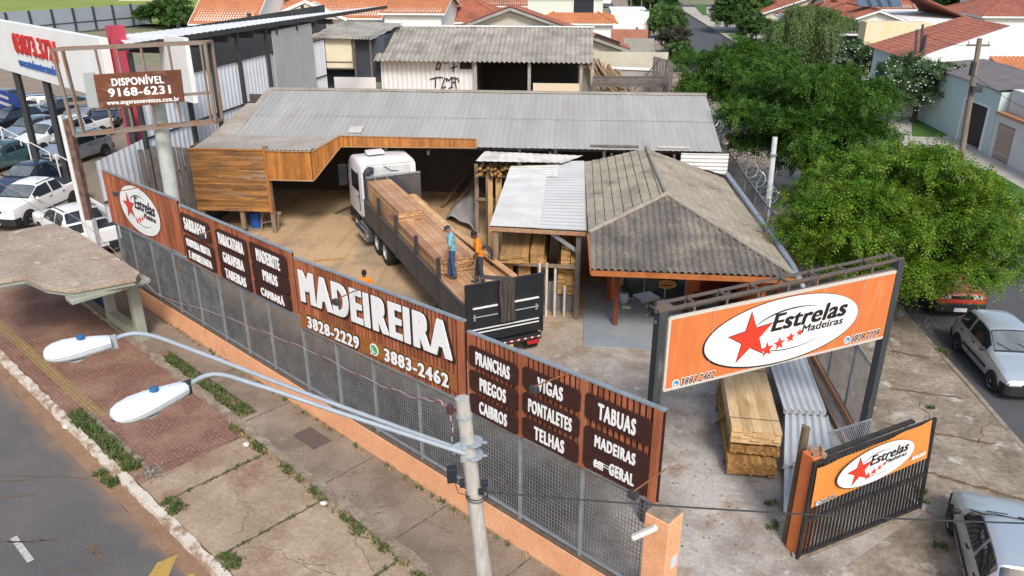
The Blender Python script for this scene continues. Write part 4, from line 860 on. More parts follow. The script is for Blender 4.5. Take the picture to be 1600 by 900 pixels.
for l in np.arange(5.5, 24, 2.5): m.bar(wp(l, .3, 7.38 - .0145 * l), wp(l, -2.0, 7.38 - .0145 * l), .12, .3)
m.build('truss', DARKM, t)
for l in (16, 24, 32): m = MB(); p = wp(l, -6, 0); m.box((p.x, p.y, 3.7), (.2, .2, 7.4)); m.build('post', DARKM, t)
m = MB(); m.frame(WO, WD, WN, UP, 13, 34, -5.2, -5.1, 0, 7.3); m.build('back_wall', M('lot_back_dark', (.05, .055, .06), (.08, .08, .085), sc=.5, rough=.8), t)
# white fascia sign
LO = V(-29.4, 40.1, 0)
def lp(s, n, z): return LO + FD * s + FN * n + UP * z
t = thing('fascia_sign', 'huge white fascia sign of the car lot with red figures and blue writing', 'sign', lp(4, 0, 5))
m = MB(); m.frame(LO, FD, FN, UP, -14, 12.5, -.35, 0, 5.42, 7.95); m.frame(LO, FD, FN, UP, 12.5, 15.0, -2.6, -2.4, 5.3, 7.95); m.build('panel', WHITEP, t)
a, b = onp(24, 62, lp(0, .02, 0), FN), onp(84, 76, lp(0, .02, 0), FN); c = (a + b) / 2; c.z = 7.0
m = MB(); text(m, '03873.3721', c, FD, UP, (b - a).length * 1.12, .95, .06, bold=.03, cond=.75, space=1.1); m.build('red_figures', M('figures_red', (.55, .03, .03), rough=.5), t)
a, b = onp(30, 97, lp(0, .02, 0), FN), onp(88, 110, lp(0, .02, 0), FN); c = (a + b) / 2
m = MB(); text(m, 'www.autodecenter.com.br', c, FD, UP, (b - a).length, .42, .04, bold=.018, cond=.8, space=1.1); m.build('blue_lettering', M('letters_blue', (.04, .12, .38), rough=.5), t)
for s in (0, 4.3, -7, 13.6): m = MB(); p = lp(s, -.2, 0); m.box((p.x, p.y, 2.7), (.26, .26, 5.45)); m.build('post', DARKM, t)
p = ony(192, 110, 32.9); t = thing('red_pillar', 'tall red square pillar standing behind the rusty billboard frame', 'pillar', (p.x, p.y, 0))
m = MB(); hh_ = ony(188, 40, 32.9).z; m.box((p.x, p.y, hh_ / 2), (.62, .55, hh_), -.67); m.build('shaft', RED_P, t)
# low white rail fence of the lot
RAILW = M('rail_white', (.72, .72, .71), rough=.5, fine=.08)
t = thing('lot_rail', 'low white tube railing on a pale beam round the car lot', 'railing', at(60, 270))
m = MB(); base = [at(0, 236), at(48, 262), at(88, 286), at(150, 322), at(172, 335)]
for a, b in zip(base, base[1:]): m.bar(a + V(0, 0, .12), b + V(0, 0, .12), .14, .24)
m.build('base_beam', RAILW, t)
for i, (a, tx, ty) in enumerate(((at(12, 243), 2, 178), (at(54, 268), 45, 210), (at(98, 291), 90, 222))):
    m = MB(); h = max(1.2, min(2.2, 1.7)); m.tube([a, a + V(0, 0, h)], .04, 6); b = a + FD * 3.2; m.tube([a + V(0, 0, h), b + V(0, 0, h - .1), b], .03, 6); m.build('rail_tube', RAILW, t)
# blue banner on the rail
c = at(18, 172, 1.2); t = thing('blue_banner', 'blue banner with white stripes and a red mark at the car lot edge', 'banner', (c.x, c.y, 0))
p0, p1 = onp(-10, 178, c, FN), onp(38, 192, c, FN)
m = MB(); L_ = (p1 - p0).length; bb = V(p0.x, p0.y, 0); m.frame(bb, FD, FN, UP, 0, L_, 0, .05, 0.6, 2.4); m.build('cloth', M('banner_blue', (.03, .09, .40), rough=.6), t)
m = MB(); m.frame(bb, FD, FN, UP, .1, L_ * .7, .051, .06, 1.9, 2.1); m.frame(bb, FD, FN, UP, .1, L_ * .75, .051, .06, 1.4, 1.62); m.build('white_stripes', LETW, t)
m = MB(); m.frame(bb, FD, FN, UP, L_ * .78, L_ * .9, .051, .06, 1.2, 1.5); m.build('red_mark', LOGO_R, t)
# rusty billboard
RUST = M('rust_steel', (.26, .22, .19), (.30, .15, .07), sc=2.5, rough=.75, metal=.2, fine=.3, lo=.45, hi=.65)
BO = V(*onp(228, 280, (-15.5, 27.3, 0), (0, 1, 0))); BY = 27.3
bxz = lambda px, py: onp(px, py, (0, BY, 0), (-.05, 1, 0))
pc = bxz(226, 190); t = thing('billboard', 'rusty billboard frame with one brown lettered panel on a thick pale pole', 'billboard', (pc.x, pc.y, 0))
m = MB(); q = V(bxz(240, 290).x, BY, 0); m.tube([V(q.x - .02, BY + .3, 0), V(bxz(220, 150).x, BY + .3, bxz(220, 150).z)], [.27, .25], 16); m.build('pole', M('pole_pale', (.52, .55, .52), (.42, .44, .41), sc=2, rough=.7, fine=.15), t, smooth=True)
c = [bxz(82, 78), bxz(320, 67), bxz(337, 191), bxz(117, 212)]
m = MB()
for a, b in ((0, 1), (1, 2), (2, 3), (3, 0)): m.bar(c[a], c[b], .10, .10); m.bar(c[a] + V(0, .55, 0), c[b] + V(0, .55, 0), .08, .08)
for k in range(4): m.bar(c[k], c[k] + V(0, .55, 0), .08, .08)
for u in (.06, .28, .42, .58, .76, .97):
    a, b = c[0].lerp(c[1], u), c[3].lerp(c[2], u); m.bar(a, b, .07, .06)
a, b = c[0].lerp(c[3], .62), c[1].lerp(c[2], .62); m.bar(a + V(0, .05, 0), b + V(0, .05, 0), .09, .09)
m.build('frame', RUST, t)
pn = [bxz(148, 116), bxz(284, 108), bxz(290, 158), bxz(158, 170)]; m = MB(); m.ext([p + V(0, -.10, 0) for p in pn], V(0, .04, 0)); pl = m.build('panel', M('panel_rust', (.20, .065, .03), (.12, .045, .025), sc=1.2, rough=.65, fine=.3, fsc=8, c3=(.36, .24, .13), sc3=1.5, lo3=.55, hi3=.7, stretch=(.4, 1, 1)), t)
ux = (pn[1] - pn[0]).normalized(); upv = (pn[0] - pn[3]); upv = UP; w_ = (pn[1] - pn[0]).length; h_ = (pn[0] - pn[3]).length; cc = sum(pn, V(0, 0, 0)) / 4 + V(0, -.105, 0)
m = MB(); text(m, 'DISPONÍVEL', cc + UP * h_ * .26 + ux * w_ * .0, ux, UP, w_ * .60, h_ * .27, .01, bold=.03, cond=.75, space=1.12); text(m, '9168-6231', cc - UP * h_ * .06 + ux * w_ * .0, ux, UP, w_ * .72, h_ * .24, .01, bold=.03, cond=.85, space=1.12)
text(m, 'www.angeranoeventos.com.br', cc - UP * h_ * .36 + ux * w_ * .02, ux, UP, w_ * .84, h_ * .17, .01, bold=.022, cond=.75, space=1.12); m.build('lettering', LETW, pl)
m = MB(); g = [bxz(130, 114), bxz(148, 113), bxz(160, 168), bxz(138, 168)]; m.ext([p + V(0, -.02, 0) for p in g], V(0, .03, 0)); m.build('grey_strip', M('strip_grey', (.36, .39, .39), rough=.6), t)
# far lot wall and field side
t = thing('far_wall', 'long grey sheet wall with dark frames at the edge of the green field', 'wall', (-75, 115, 0))
p0, p1 = at(-60, 66), at(237, 37); m = MB(); m.quad(p0, p1, p1 + V(0, 0, 3.0), p0 + V(0, 0, 3.4)); m.build('sheeting', M('farwall_grey', (.33, .37, .42), (.28, .31, .35), sc=.3, rough=.6), t)
for i in range(10): q = p0.lerp(p1, i / 9); m = MB(); m.box((q.x, q.y - .15, 1.6), (.3, .2, 3.3)); m.build('post', DARKM, t)
m = MB(); q = V(0, -.1, 1.2); m.bar(p0 + q, p1 + q, .1, .1); m.build('rail', DARKM, t)
# ================================================================== BUILDINGS BEHIND
TILE_R = M('roof_tile_red', (.42, .15, .085), (.30, .10, .06), sc=.8, rough=.85, fine=.3, fsc=5, c3=(.24, .09, .06), sc3=.35, lo3=.5, hi3=.7)
TILE_O = M('roof_tile_orange', (.50, .20, .09), (.42, .16, .075), sc=.6, rough=.85, fine=.2, fsc=4)
TILE_P = M('roof_tile_pink', (.36, .135, .095), (.28, .10, .07), sc=.9, rough=.9, fine=.3, fsc=6, c3=(.21, .095, .075), sc3=.5, lo3=.5, hi3=.72)
ASB = M('roof_fibre_cement', (.40, .37, .32), (.27, .25, .215), sc=.9, rough=.9, fine=.25, fsc=6, isl=.12, c3=(.20, .185, .16), sc3=.35, lo3=.52, hi3=.66)
CREAM = M('wall_cream', (.74, .68, .50), (.68, .61, .43), sc=1, rough=.7, fine=.1)
BEIGE = M('wall_beige', (.62, .58, .47), (.50, .46, .36), sc=.5, rough=.85, fine=.15, c3=(.40, .38, .30), sc3=.7, lo3=.55, hi3=.72)
GREYC = M('wall_grey_concrete', (.38, .37, .34), (.28, .27, .24), sc=.6, rough=.9, fine=.25, fsc=6)
CORRW = M('wall_white_corrugated', (.70, .70, .70), (.60, .60, .60), sc=.5, rough=.55, fine=.08)
WINDK = M('window_dark', (.03, .035, .045), rough=.1, spec=.6, fine=0)
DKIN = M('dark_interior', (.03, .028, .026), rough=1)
def gable_house(name, label, x0, x1, y0, y1, ze, zr, wall, roof, axis='y', ov=.5, per=.3, windows=(), group=None, hip=0., trim=None):
    t = thing(name, label, 'house', ((x0 + x1) / 2, (y0 + y1) / 2, 0), group)
    m = MB(); m.box2((x0, y0, -.1), (x1, y1, ze))
    if not hip:
        if axis == 'y': xm = (x0 + x1) / 2; m.ext([V(x0, y0 + .01, ze), V(x1, y0 + .01, ze), V(xm, y0 + .01, zr - .1)], V(0, y1 - y0 - .02, 0))
        else: ym = (y0 + y1) / 2; m.ext([V(x0 + .01, y0, ze), V(x0 + .01, y1, ze), V(x0 + .01, ym, zr - .1)], V(x1 - x0 - .02, 0, 0))
    m.build('wall', wall, t)
    X0, X1, Y0, Y1 = x0 - ov, x1 + ov, y0 - ov, y1 + ov
    m = MB()
    if axis == 'y':
        k = ov * (zr - ze) / ((x1 - x0) / 2); xm = (x0 + x1) / 2; e = ze - k; h = hip * (X1 - X0) / 2; ra, rb = V(xm, Y0 + h, zr), V(xm, Y1 - h, zr)
        P = [V(X0, Y0, e), V(X1, Y0, e), V(X1, Y1, e), V(X0, Y1, e)]
        sheet(m, [P[3], P[0], ra, rb], (-1, 0, -.3), per, .035, .42, .03); sheet(m, [P[1], P[2], rb, ra], (1, 0, -.3), per, .035, .42, .03)
        if hip: sheet(m, [P[0], P[1], ra], (0, -1, -.3), per, .035, .42, .03); sheet(m, [P[2], P[3], rb], (0, 1, -.3), per, .035, .42, .03)
    else:
        k = ov * (zr - ze) / ((y1 - y0) / 2); ym = (y0 + y1) / 2; e = ze - k; h = hip * (Y1 - Y0) / 2; ra, rb = V(X0 + h, ym, zr), V(X1 - h, ym, zr)
        P = [V(X0, Y0, e), V(X1, Y0, e), V(X1, Y1, e), V(X0, Y1, e)]
        sheet(m, [P[0], P[1], rb, ra], (0, -1, -.3), per, .035, .42, .03); sheet(m, [P[2], P[3], ra, rb], (0, 1, -.3), per, .035, .42, .03)
        if hip: sheet(m, [P[1], P[2], rb], (1, 0, -.3), per, .035, .42, .03); sheet(m, [P[3], P[0], ra], (-1, 0, -.3), per, .035, .42, .03)
    r = m.build('roof', roof, t, smooth=True, ang=50)
    m = MB(); m.tube([ra + UP * .05, rb + UP * .05], .13, 8)
    if hip:
        for a, b in ((P[0], ra), (P[3], rb if axis == 'y' else ra), (P[1], ra if axis == 'y' else rb), (P[2], rb)): m.tube([a + UP * .05, b + UP * .05], .11, 8)
    m.build('ridge_tiles', roof, r, smooth=True)
    m = MB()
    for a, b in ((P[0], P[1]), (P[0], P[3]), (P[1], P[2])):
        if hip or (axis == 'y') == (a.y != b.y): m.bar(a - UP * .10, b - UP * .10, .06, .18)
        else:
            mid = ra if (a - ra).length < (a - rb).length else rb
            m.bar(a - UP * .10, mid - UP * .10, .06, .18); m.bar(mid - UP * .10, b - UP * .10, .06, .18)
    m.build('fascia', trim or WHITEP, t)
    for (wx, wy, wz, ww, wh, face) in windows:
        m = MB()
        if face == 'f': m.box((wx, wy - .02, wz), (ww, .06, wh))
        else: m.box((wx, wy, wz), (.06, ww, wh))
        wv = m.build('window', WINDK, t)
        m = MB()
        if face == 'f':
            for q in (-1, 1): m.box((wx + q * ww / 2, wy - .04, wz), (.07, .05, wh + .1)); m.box((wx, wy - .04, wz + q * wh / 2), (ww, .05, .07))
        else:
            for q in (-1, 1): m.box((wx - .02, wy + q * ww / 2, wz), (.05, .07, wh + .1)); m.box((wx - .02, wy, wz + q * wh / 2), (.05, ww, .07))
        m.build('frame', WHITEP, wv)
    return t
# cream shed
Y0 = 60.0; cz = lambda px, py, y=Y0: ony(px, py, y)
t = thing('cream_shed', 'narrow cream boarded shed on stilts with a fibre-cement roof', 'shed', (-17, 62, 0))
a, b = cz(487, 110), cz(552, 110); z0, z1 = cz(520, 108).z, cz(520, 58).z
m = MB(); m.box2((a.x, Y0, z0), (b.x, Y0 + 5, z1)); m.build('wall', CREAM, t)
m = MB(); m.box2((a.x, Y0 - .04, cz(0, 92).z), (b.x, Y0, cz(0, 92).z + .08)); m.box2((a.x, Y0 - .04, z0), (b.x, Y0, z0 + .1)); m.box((a.x + 1.2, Y0 - .02, (z0 + z1) / 2), (.05, .04, z1 - z0)); m.build('trim', GREYW, t)
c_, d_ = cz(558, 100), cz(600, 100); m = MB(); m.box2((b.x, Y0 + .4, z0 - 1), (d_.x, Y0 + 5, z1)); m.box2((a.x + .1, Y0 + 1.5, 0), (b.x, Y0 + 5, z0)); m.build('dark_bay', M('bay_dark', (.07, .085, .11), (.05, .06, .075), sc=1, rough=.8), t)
for px in (485, 556, 581): p = cz(px, 100); m = MB(); m.box((p.x, Y0 - .08, z1 / 2), (.16, .16, z1)); m.build('post', GREYW, t)
m = MB(); sheet(m, [V(cz(482, 57).x, Y0 - .5, z1), V(cz(584, 61).x, Y0 - .5, z1 - .1), V(cz(606, 41).x, Y0 + 5.5, z1 + .55), V(cz(500, 41).x, Y0 + 5.5, z1 + .65)], (0, -1, -.1), .25, .03); m.build('roof', ASB, t, smooth=True, ang=50)
m = MB(); m.box2((cz(513, 0).x, Y0 - .3, 0), (cz(580, 0).x, Y0 - .22, cz(0, 113).z)); m.build('white_screen', CORRW, t)
# graffiti shed
t = thing('graffiti_shed', 'open shed with a stained fibre-cement roof and a white corrugated wall with black graffiti', 'shed', (-7, 62, 0))
ez = cz(700, 97, 59).z; e0, e1 = ony(583, 97, 59).x, ony(927, 98, 59).x; rz = ony(760, 42, 65.5).z; r0, r1 = ony(607, 42, 65.5).x, ony(927, 42, 65.5).x
m = MB(); panels(m, V(e0, 59, ez), V(e1, 59, ez), V(r1, 65.5, rz), V(r0, 65.5, rz), (0, -1, -.3), 15, 4, .36, .06, .03); m.build('roof', ASB, t, smooth=True, ang=50)
m = MB(); m.bar((r0 - .1, 65.5, rz + .06), (r1 + .1, 65.5, rz + .06), .4, .07); m.build('ridge_cap', WHITEP, t)
w1 = ony(742, 120, 60).x; m = MB(); sheet(m, [V(e0 + .3, 60, 0), V(w1, 60, 0), V(w1, 60, ez + .15), V(e0 + .3, 60, ez + .15)], (0, 0, -1), .36, .045); gw = m.build('wall', CORRW, t, smooth=True, ang=50)
m = MB(); GK = M('graffiti_black', (.03, .03, .035), rough=.7)
def stroke(*pp): 
    pts = [ony(x, y, 59.93) for x, y in pp]
    for a_, b_ in zip(pts, pts[1:]): m.bar(a_, b_, .03, .09, up=(0, 0, 1))
for s_ in (((684, 98), (681, 110)), ((684, 98), (689, 98), (687, 108), (682, 108)), ((695, 99), (698, 98)), ((710, 99), (708, 112)), ((703, 107), (715, 104)), ((672, 124), (682, 121), (692, 121)), ((681, 122), (680, 137)), ((695, 121), (690, 138), (697, 135)), ((698, 128), (697, 122), (702, 126), (706, 120), (706, 136)), ((707, 122), (712, 121)), ((707, 129), (711, 128)), ((701, 138), (708, 136)), ((713, 139), (711, 124), (715, 122), (717, 128))): stroke(*s_)
m.build('graffiti', GK, gw)
a_, b_ = ony(718, 97, 59.9), ony(737, 108, 59.9); m = MB(); m.box2((a_.x, 59.92, b_.z), (b_.x, 59.95, a_.z)); m.build('window', DKIN, t)
m = MB(); m.box2((e0 + .5, 65.0, 0), (e1 - .2, 65.2, rz - .2)); m.box2((w1 + .05, 60.02, 0), (w1 + .12, 65, ez)); m.build('inner_wall', DKIN, t)
for px in (827, 908, 925, 743): p = ony(px, 120, 59.5); m = MB(); m.box((p.x, 59.5, ez / 2), (.22, .22, ez)); m.build('post', GREYC, t)
a_, b_ = ony(833, 130, 58.5), ony(905, 143, 58.5); m = MB(); m.box2((a_.x, 58.5, b_.z - 1), (b_.x, 58.6, a_.z)); tag(m.build('pale_board', M('board_pale', (.62, .53, .38), rough=.7)), 'pale yellow board standing in front of the graffiti shed opening', 'board')
# grey boundary wall with log pile
t = thing('boundary_wall', 'stained grey concrete wall with a white coping behind the wood pile', 'wall', (4, 62, 0))
a_, b_ = ony(925, 103, 62), ony(1040, 112, 62); m = MB(); m.box2((a_.x - 1, 62, 0), (7.3, 62.2, a_.z - .15)); m.build('panel', GREYC, t); m = MB(); m.bar(V(a_.x - 1, 62.05, a_.z - .05), V(6.9, 62.05, a_.z - .25), .3, .16); m.build('coping', WHITEP, t)
m = MB()
for k in range(60):
    x = rnd.uniform(1.6, 4.2); m.bar((x, 60.6, .0 + rnd.uniform(1.6, 2.6) - (x - 1.6) * .25), (x - 1.1 + rnd.uniform(-.2, .2), 61.9, 3.9 - (x - 1.6) * .45 + rnd.uniform(-.3, .2)), .08, .08)
tag(m.build('log_pile', M('log_wood', (.38, .26, .16), (.25, .17, .10), sc=3, rough=.9, isl=.35)), 'heap of thin logs leaning on the stained grey wall', 'log pile')
m = MB()
for k in range(5): m.bar((1.2, 58.2 + .1 * k, 2.2 + .14 * k), (6.6, 58.0 + .15 * k, 2.3 + .13 * k), .2, .12)
m.box2((1.2, 58, 0), (1.4, 58.8, 2.2)); m.box2((6.3, 58, 0), (6.5, 58.8, 2.2)); tag(m.build('plank_rack', GREYW), 'grey planks stacked flat behind the ridge of the long shed', 'planks')
m = MB()
for k in range(7): m.box((5.7 + k * .22, 60.4, 2.0 + .1 * rnd.random()), (.2, .06, 4.0 - k * .1))
m.bar((4.3, 60.2, 1.6), (6.1, 60.3, 3.9), .2, .06); tag(m.build('board_screen', GREYW), 'grey weathered board screen at the right end of the stained wall', 'screen')
# beige gable house
t = thing('beige_house', 'beige house with a wide lopsided gable and red tile roof', 'house', (-3, 75, 0))
GY = 69.0; ap, lf, rt = ony(797, 11, GY), ony(714, 43, GY), ony(985, 78, GY)
m = MB(); m.ext([V(lf.x + .6, GY + .6, 0), V(rt.x - .7, GY + .6, 0), V(rt.x - .7, GY + .6, rt.z), V(ap.x, GY + .6, ap.z - .2), V(lf.x + .6, GY + .6, lf.z)], V(0, 2.8, 0)); m.build('wall', BEIGE, t)
m = MB(); D2 = V(0, 3.6, 0); sheet(m, [ap + D2, ap, rt, rt + D2], (1, 0, -.3), .3, .035, .42, .03); sheet(m, [lf + D2, lf, ap, ap + D2], (-1, 0, -.3), .3, .035, .42, .03); m.build('roof', TILE_P, t, smooth=True, ang=50)
m = MB(); m.bar(ap - UP * .16, rt - UP * .16, .1, .22); m.bar(lf - UP * .16, ap - UP * .16, .1, .22); m.build('fascia', GREYC, t)
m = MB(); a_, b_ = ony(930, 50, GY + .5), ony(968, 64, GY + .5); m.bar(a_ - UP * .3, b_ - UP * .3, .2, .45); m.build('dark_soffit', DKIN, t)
m = MB(); a_ = ony(1035, 82, 66); m.box2((rt.x - 4, 66, 0), (7.3, 66.2, a_.z)); tag(m.build('garden_wall', BEIGE), 'beige stained garden wall running to the street behind the grey wall', 'wall')
m = MB(); a_ = ony(1000, 60, 80); m.box2((ony(975, 60, 80).x, 80, 0), (7.4, 80.2, a_.z)); b_ = ony(1000, 46, 84); tag(m.build('garden_wall', GREYC), 'grey garden wall between the brick wall and the beige wall', 'wall')
m = MB(); m.box2((ony(955, 46, 84).x, 84, 0), (ony(1013, 46, 84).x, 84.2, b_.z)); tag(m.build('brick_wall', M('brick_red', (.46, .20, .13), (.36, .15, .10), sc=2, rough=.9, fine=.3, fsc=8)), 'bare red brick wall above the grey garden wall', 'wall')
m = MB(); m.box2((7.3, 66, 0), (7.5, 105, 2.2)); tag(m.build('street_wall', GREYC), 'low grey wall along the left side of the side street', 'wall')
def hx(px0, px1, py, ze):
    a, b = at(px0, py, ze), at(px1, py, ze); return a.x, b.x, a.y
x0, x1, y = hx(664, 745, 31, 3.4); gable_house('white_house', 'white house with a hipped red tile roof behind the graffiti shed', x0, x1 + 3.5, y + .5, y + 10, 3.4, 5.6, WHITEP, TILE_R, 'x', hip=1, windows=[((x0 * .7 + x1 * .3), y + .5, 1.9, 2, 1.2, 'f')])
x0, x1, y = hx(868, 958, 33, 3.6); gable_house('white_house', 'white house with a hipped orange tile roof beside the street', x0 - 2, x1, y + .5, y + 9, 3.6, 5.6, WHITEP, TILE_O, 'x', hip=1, windows=[(x1 - 3, y + .5, 2.2, 1.6, 1.2, 'f')])
x0, x1, y = hx(600, 690, 18, 5.0); gable_house('tall_white_house', 'tall plain white house with an orange roof behind the white hipped house', x0, x1, y, y + 12, 5.0, 6.4, WHITEP, TILE_O, 'x')
x0, x1, y = hx(302, 396, 29, 4.2); gable_house('orange_roof_house', 'leftmost house with a bright orange roof above the canopy', x0, x1, y, y + 14, 4.0, 8.2, WHITEP, TILE_O, 'x', windows=[])
x0, x1, y = hx(408, 592, 24, 4.0); t = gable_house('orange_roof_house', 'wide house with a bright orange roof and a small white gable', x0, x1, y + 1, y + 15, 4.0, 7.8, WHITEP, TILE_O, 'x')
xm = at(482, 24, 4).x; m = MB(); m.ext([V(xm - 4.5, y - .3, 3.6), V(xm + 4.5, y - .3, 3.6), V(xm, y - .3, 5.4)], V(0, 5, 0)); m.build('porch_gable', BEIGE, t)
m = MB(); m.bar((xm - 4.8, y - .4, 3.6), (xm, y - .4, 5.6), .2, .3); m.bar((xm + 4.8, y - .4, 3.6), (xm, y - .4, 5.6), .2, .3); m.build('gable_trim', WHITEP, t)
x0, x1, y = hx(700, 790, 6, 4.0); gable_house('far_house', 'far house with a dull red roof above the white hipped house', x0, x1 + 6, y, y + 10, 4, 6, BEIGE, TILE_R, 'x')
x0, x1, y = hx(905, 955, 18, 4.5); gable_house('pale_green_house', 'pale two-storey house with a dark upper window near the street', x0 - 6, x1 - 1, y, y + 10, 6.5, 7.6, M('wall_pale_green', (.62, .68, .60), rough=.7), TILE_R, 'x', windows=[(x0 + .5, y, 5.2, 2.4, 1.8, 'f')])
x0, x1, y = hx(948, 1000, 45, 0.2); m = MB(); m.box2((x0, y - 14, 0), (x1, y - 4, 3.6)); tag(m.build('white_block', WHITEP), 'plain flat roofed white house block beside the street hedge', 'house')
for i in range(14):
    x = -105 + i * 9.5 + rnd.uniform(-1, 1); y = rnd.uniform(176, 215)
    if x > 16: x += 14
    gable_house('distant_house', ['distant low house with a red roof at the top edge of the view', 'distant low house with an orange roof at the top edge of the view'][i % 2], x, x + 8, y, y + 9, 3.2, 5, [BEIGE, WHITEP][i % 2], [TILE_R, TILE_O][i % 2], 'x', per=.6, group='distant houses')
# -------- houses on the right of the side street
MINT = M('wall_mint', (.56, .66, .63), (.50, .60, .57), sc=.6, rough=.75, fine=.1)
OFFW = M('wall_offwhite', (.72, .71, .68), (.64, .63, .60), sc=.5, rough=.75, fine=.1)
EX, EZ = 23.6, 4.0
ra, rb = ony(1505, 30, 68.7), ony(1600, 40, 60.0)
t = thing('pink_roof_house', 'large house with a broad pink-red tile roof sloping down to the street', 'house', (29, 64, 0))
rX = min(ra.x, rb.x); rZ = (ra.z + rb.z) / 2
m = MB(); sheet(m, [V(EX, 60, EZ), V(rX, 60, rZ), V(rX, 69.2, rZ), V(EX, 69.2, EZ)], (-1, 0, -.3), .3, .035, .42, .03); sheet(m, [V(rX, 60, rZ), V(rX + 8, 60, EZ), V(rX + 8, 69.2, EZ), V(rX, 69.2, rZ)], (1, 0, -.3), .3, .035, .42, .03); m.build('roof', TILE_P, t, smooth=True, ang=50)
m = MB(); m.box2((EX + .6, 60.3, 0), (rX + 7.5, 68.9, EZ)); m.ext([V(EX + .6, 60.31, EZ), V(rX + 7.5, 60.31, EZ), V(rX, 60.31, rZ - .15)], V(0, 8.5, 0)); m.build('wall', MINT, t)
m = MB(); m.ext([V(EX - .3, 59.9, 0), V(rX + 2, 59.9, 0), V(rX + 2, 59.9, rZ + .3), V(rX, 59.9, rZ + .3), V(EX - .2, 59.9, EZ - .1)], V(0, .25, 0)); m.build('party_wall', WHITEP, t)
for y, w_ in ((66.8, 1.6), (63.6, 1.2)):
    m = MB(); m.box((EX + .58, y, 2.2), (.06, w_, 1.5)); wv = m.build('window', WINDK, t); m = MB(); m.box((EX + .56, y, 1.4), (.1, w_ + .2, .1)); m.build('sill', WHITEP, wv)
p = onp(1429, 97, (EX + 1, 62, 0), (1, 0, 0)); m = MB(); m.tube([V(EX + 1.2, 61, 3.5), V(EX + 1.2, 61, 5.6)], .12, 8); m.build('flue', DARKM, t)
# mint garage front and white gate wall, right on the pavement
t = thing('mint_garage', 'pale mint garage front with a tall dark doorway behind the utility pole', 'garage', (25, 54, 0))
GX = 24.6; ya, yb = onx(1476, 200, GX).y, onx(1540, 220, GX).y
gz = onx(1500, 122, GX).z
m = MB(); y1_, y0_ = onx(1420, 190, GX).y, onx(1545, 230, GX).y
d1, d0 = onx(1500, 200, GX).y, onx(1533, 220, GX).y; dz = onx(1510, 155, GX).z
m.box2((GX, y0_, 0), (GX + 6, d0, gz)); m.box2((GX, d1, 0), (GX + 6, y1_ + 4, gz)); m.box2((GX, d0, dz), (GX + 6, d1, gz)); m.build('wall', MINT, t)
m = MB(); m.box2((GX + .25, d0, 0), (GX + .3, d1, dz)); m.build('door', M('door_brown_dark', (.05, .035, .035), (.035, .025, .025), sc=2, rough=.6), t)
m = MB(); m.box2((GX - .06, d1, 0), (GX - .005, d1 + .2, dz + .12)); m.box2((GX - .06, d0 - .2, 0), (GX - .005, d0, dz + .12)); m.box2((GX - .06, d0, dz), (GX - .005, d1, dz + .12)); m.build('door_frame', WHITEP, t)
m = MB(); sheet(m, [V(GX - .2, y0_, gz + .1), V(GX - .2, y1_ + 2, gz + .1), V(GX + 4, y1_ + 2, gz + .5), V(GX + 4, y0_, gz + .5)], (-1, 0, 0), .25, .03); m.build('roof', M('roof_dark_grey', (.15, .14, .145), (.11, .10, .105), sc=1, rough=.9), t, smooth=True)
t = thing('gate_wall', 'white street wall with an orange coping and a pale barred gate', 'wall', (25, 47, 0))
yg1, yg0 = onx(1547, 245, GX).y, onx(1572, 262, GX).y; zc_ = onx(1570, 182, GX).z; zg = onx(1560, 190, GX).z
m = MB(); ye = 30; m.box2((GX, yg1, 0), (GX + .3, y0_ - .05, zc_)); m.box2((GX, ye, 0), (GX + .3, yg0, zc_)); m.box2((GX, yg0, zg), (GX + .3, yg1, zc_)); m.build('panel', OFFW, t)
m = MB(); m.box2((GX - .12, ye, zc_), (GX + .4, y0_ - .1, zc_ + .16)); m.build('coping', M('coping_orange', (.52, .24, .13), rough=.8), t)
m = MB()
for k in range(15): y = yg0 + (yg1 - yg0) * (k + .5) / 15; m.box((GX + .1, y, zg / 2), (.05, .07, zg - .1))
m.box2((GX + .08, yg0, .3), (GX + .13, yg1, .45)); m.box2((GX + .08, yg0, zg - .3), (GX + .13, yg1, zg - .2)); m.build('gate', M('gate_tan', (.52, .40, .33), rough=.6), t)
m = MB(); m.box2((GX + 2, yg0 - 3, 0), (GX + 2.2, y0_, zc_ - .2)); m.build('inner_wall', OFFW, t)
m = MB(); m.box2((GX + .02, 30, 0), (GX + 7, y0_ - .1, zc_ + 1.6)); 
t2 = thing('orange_tile_house', 'house with a small bright orange tile roof and white upper wall at the right edge', 'house', (28, 48, 0))
uw = onx(1570, 135, GX + .5).z; m = MB(); m.box2((GX + .5, 34, 0), (GX + 9, y0_ - .15, uw)); m.build('wall', OFFW, t2)
oe0, oe1 = ony(1562, 115, 58), ony(1640, 118, 58); ot = ony(1537, 81, 62)
m = MB(); sheet(m, [V(oe0.x, 57, oe0.z), V(oe0.x + 12, 57, oe0.z), V(oe0.x + 12, 63, oe0.z + 1.9), V(oe0.x, 63, oe0.z + 1.9)], (0, -1, -.3), .3, .035, .42, .03); m.build('roof', TILE_O, t2, smooth=True, ang=50)
m = MB(); m.box2((oe0.x + .4, 57.6, 0), (oe0.x + 11, 62.5, oe0.z)); m.ext([V(oe0.x + .4, 57.6, oe0.z), V(oe0.x + .4, 62.5, oe0.z), V(oe0.x + .4, 62.5, oe0.z + 1.6)], V(.2, 0, 0)); m.build('upper_block', M('wall_green_pale', (.42, .62, .50), rough=.7), t2)
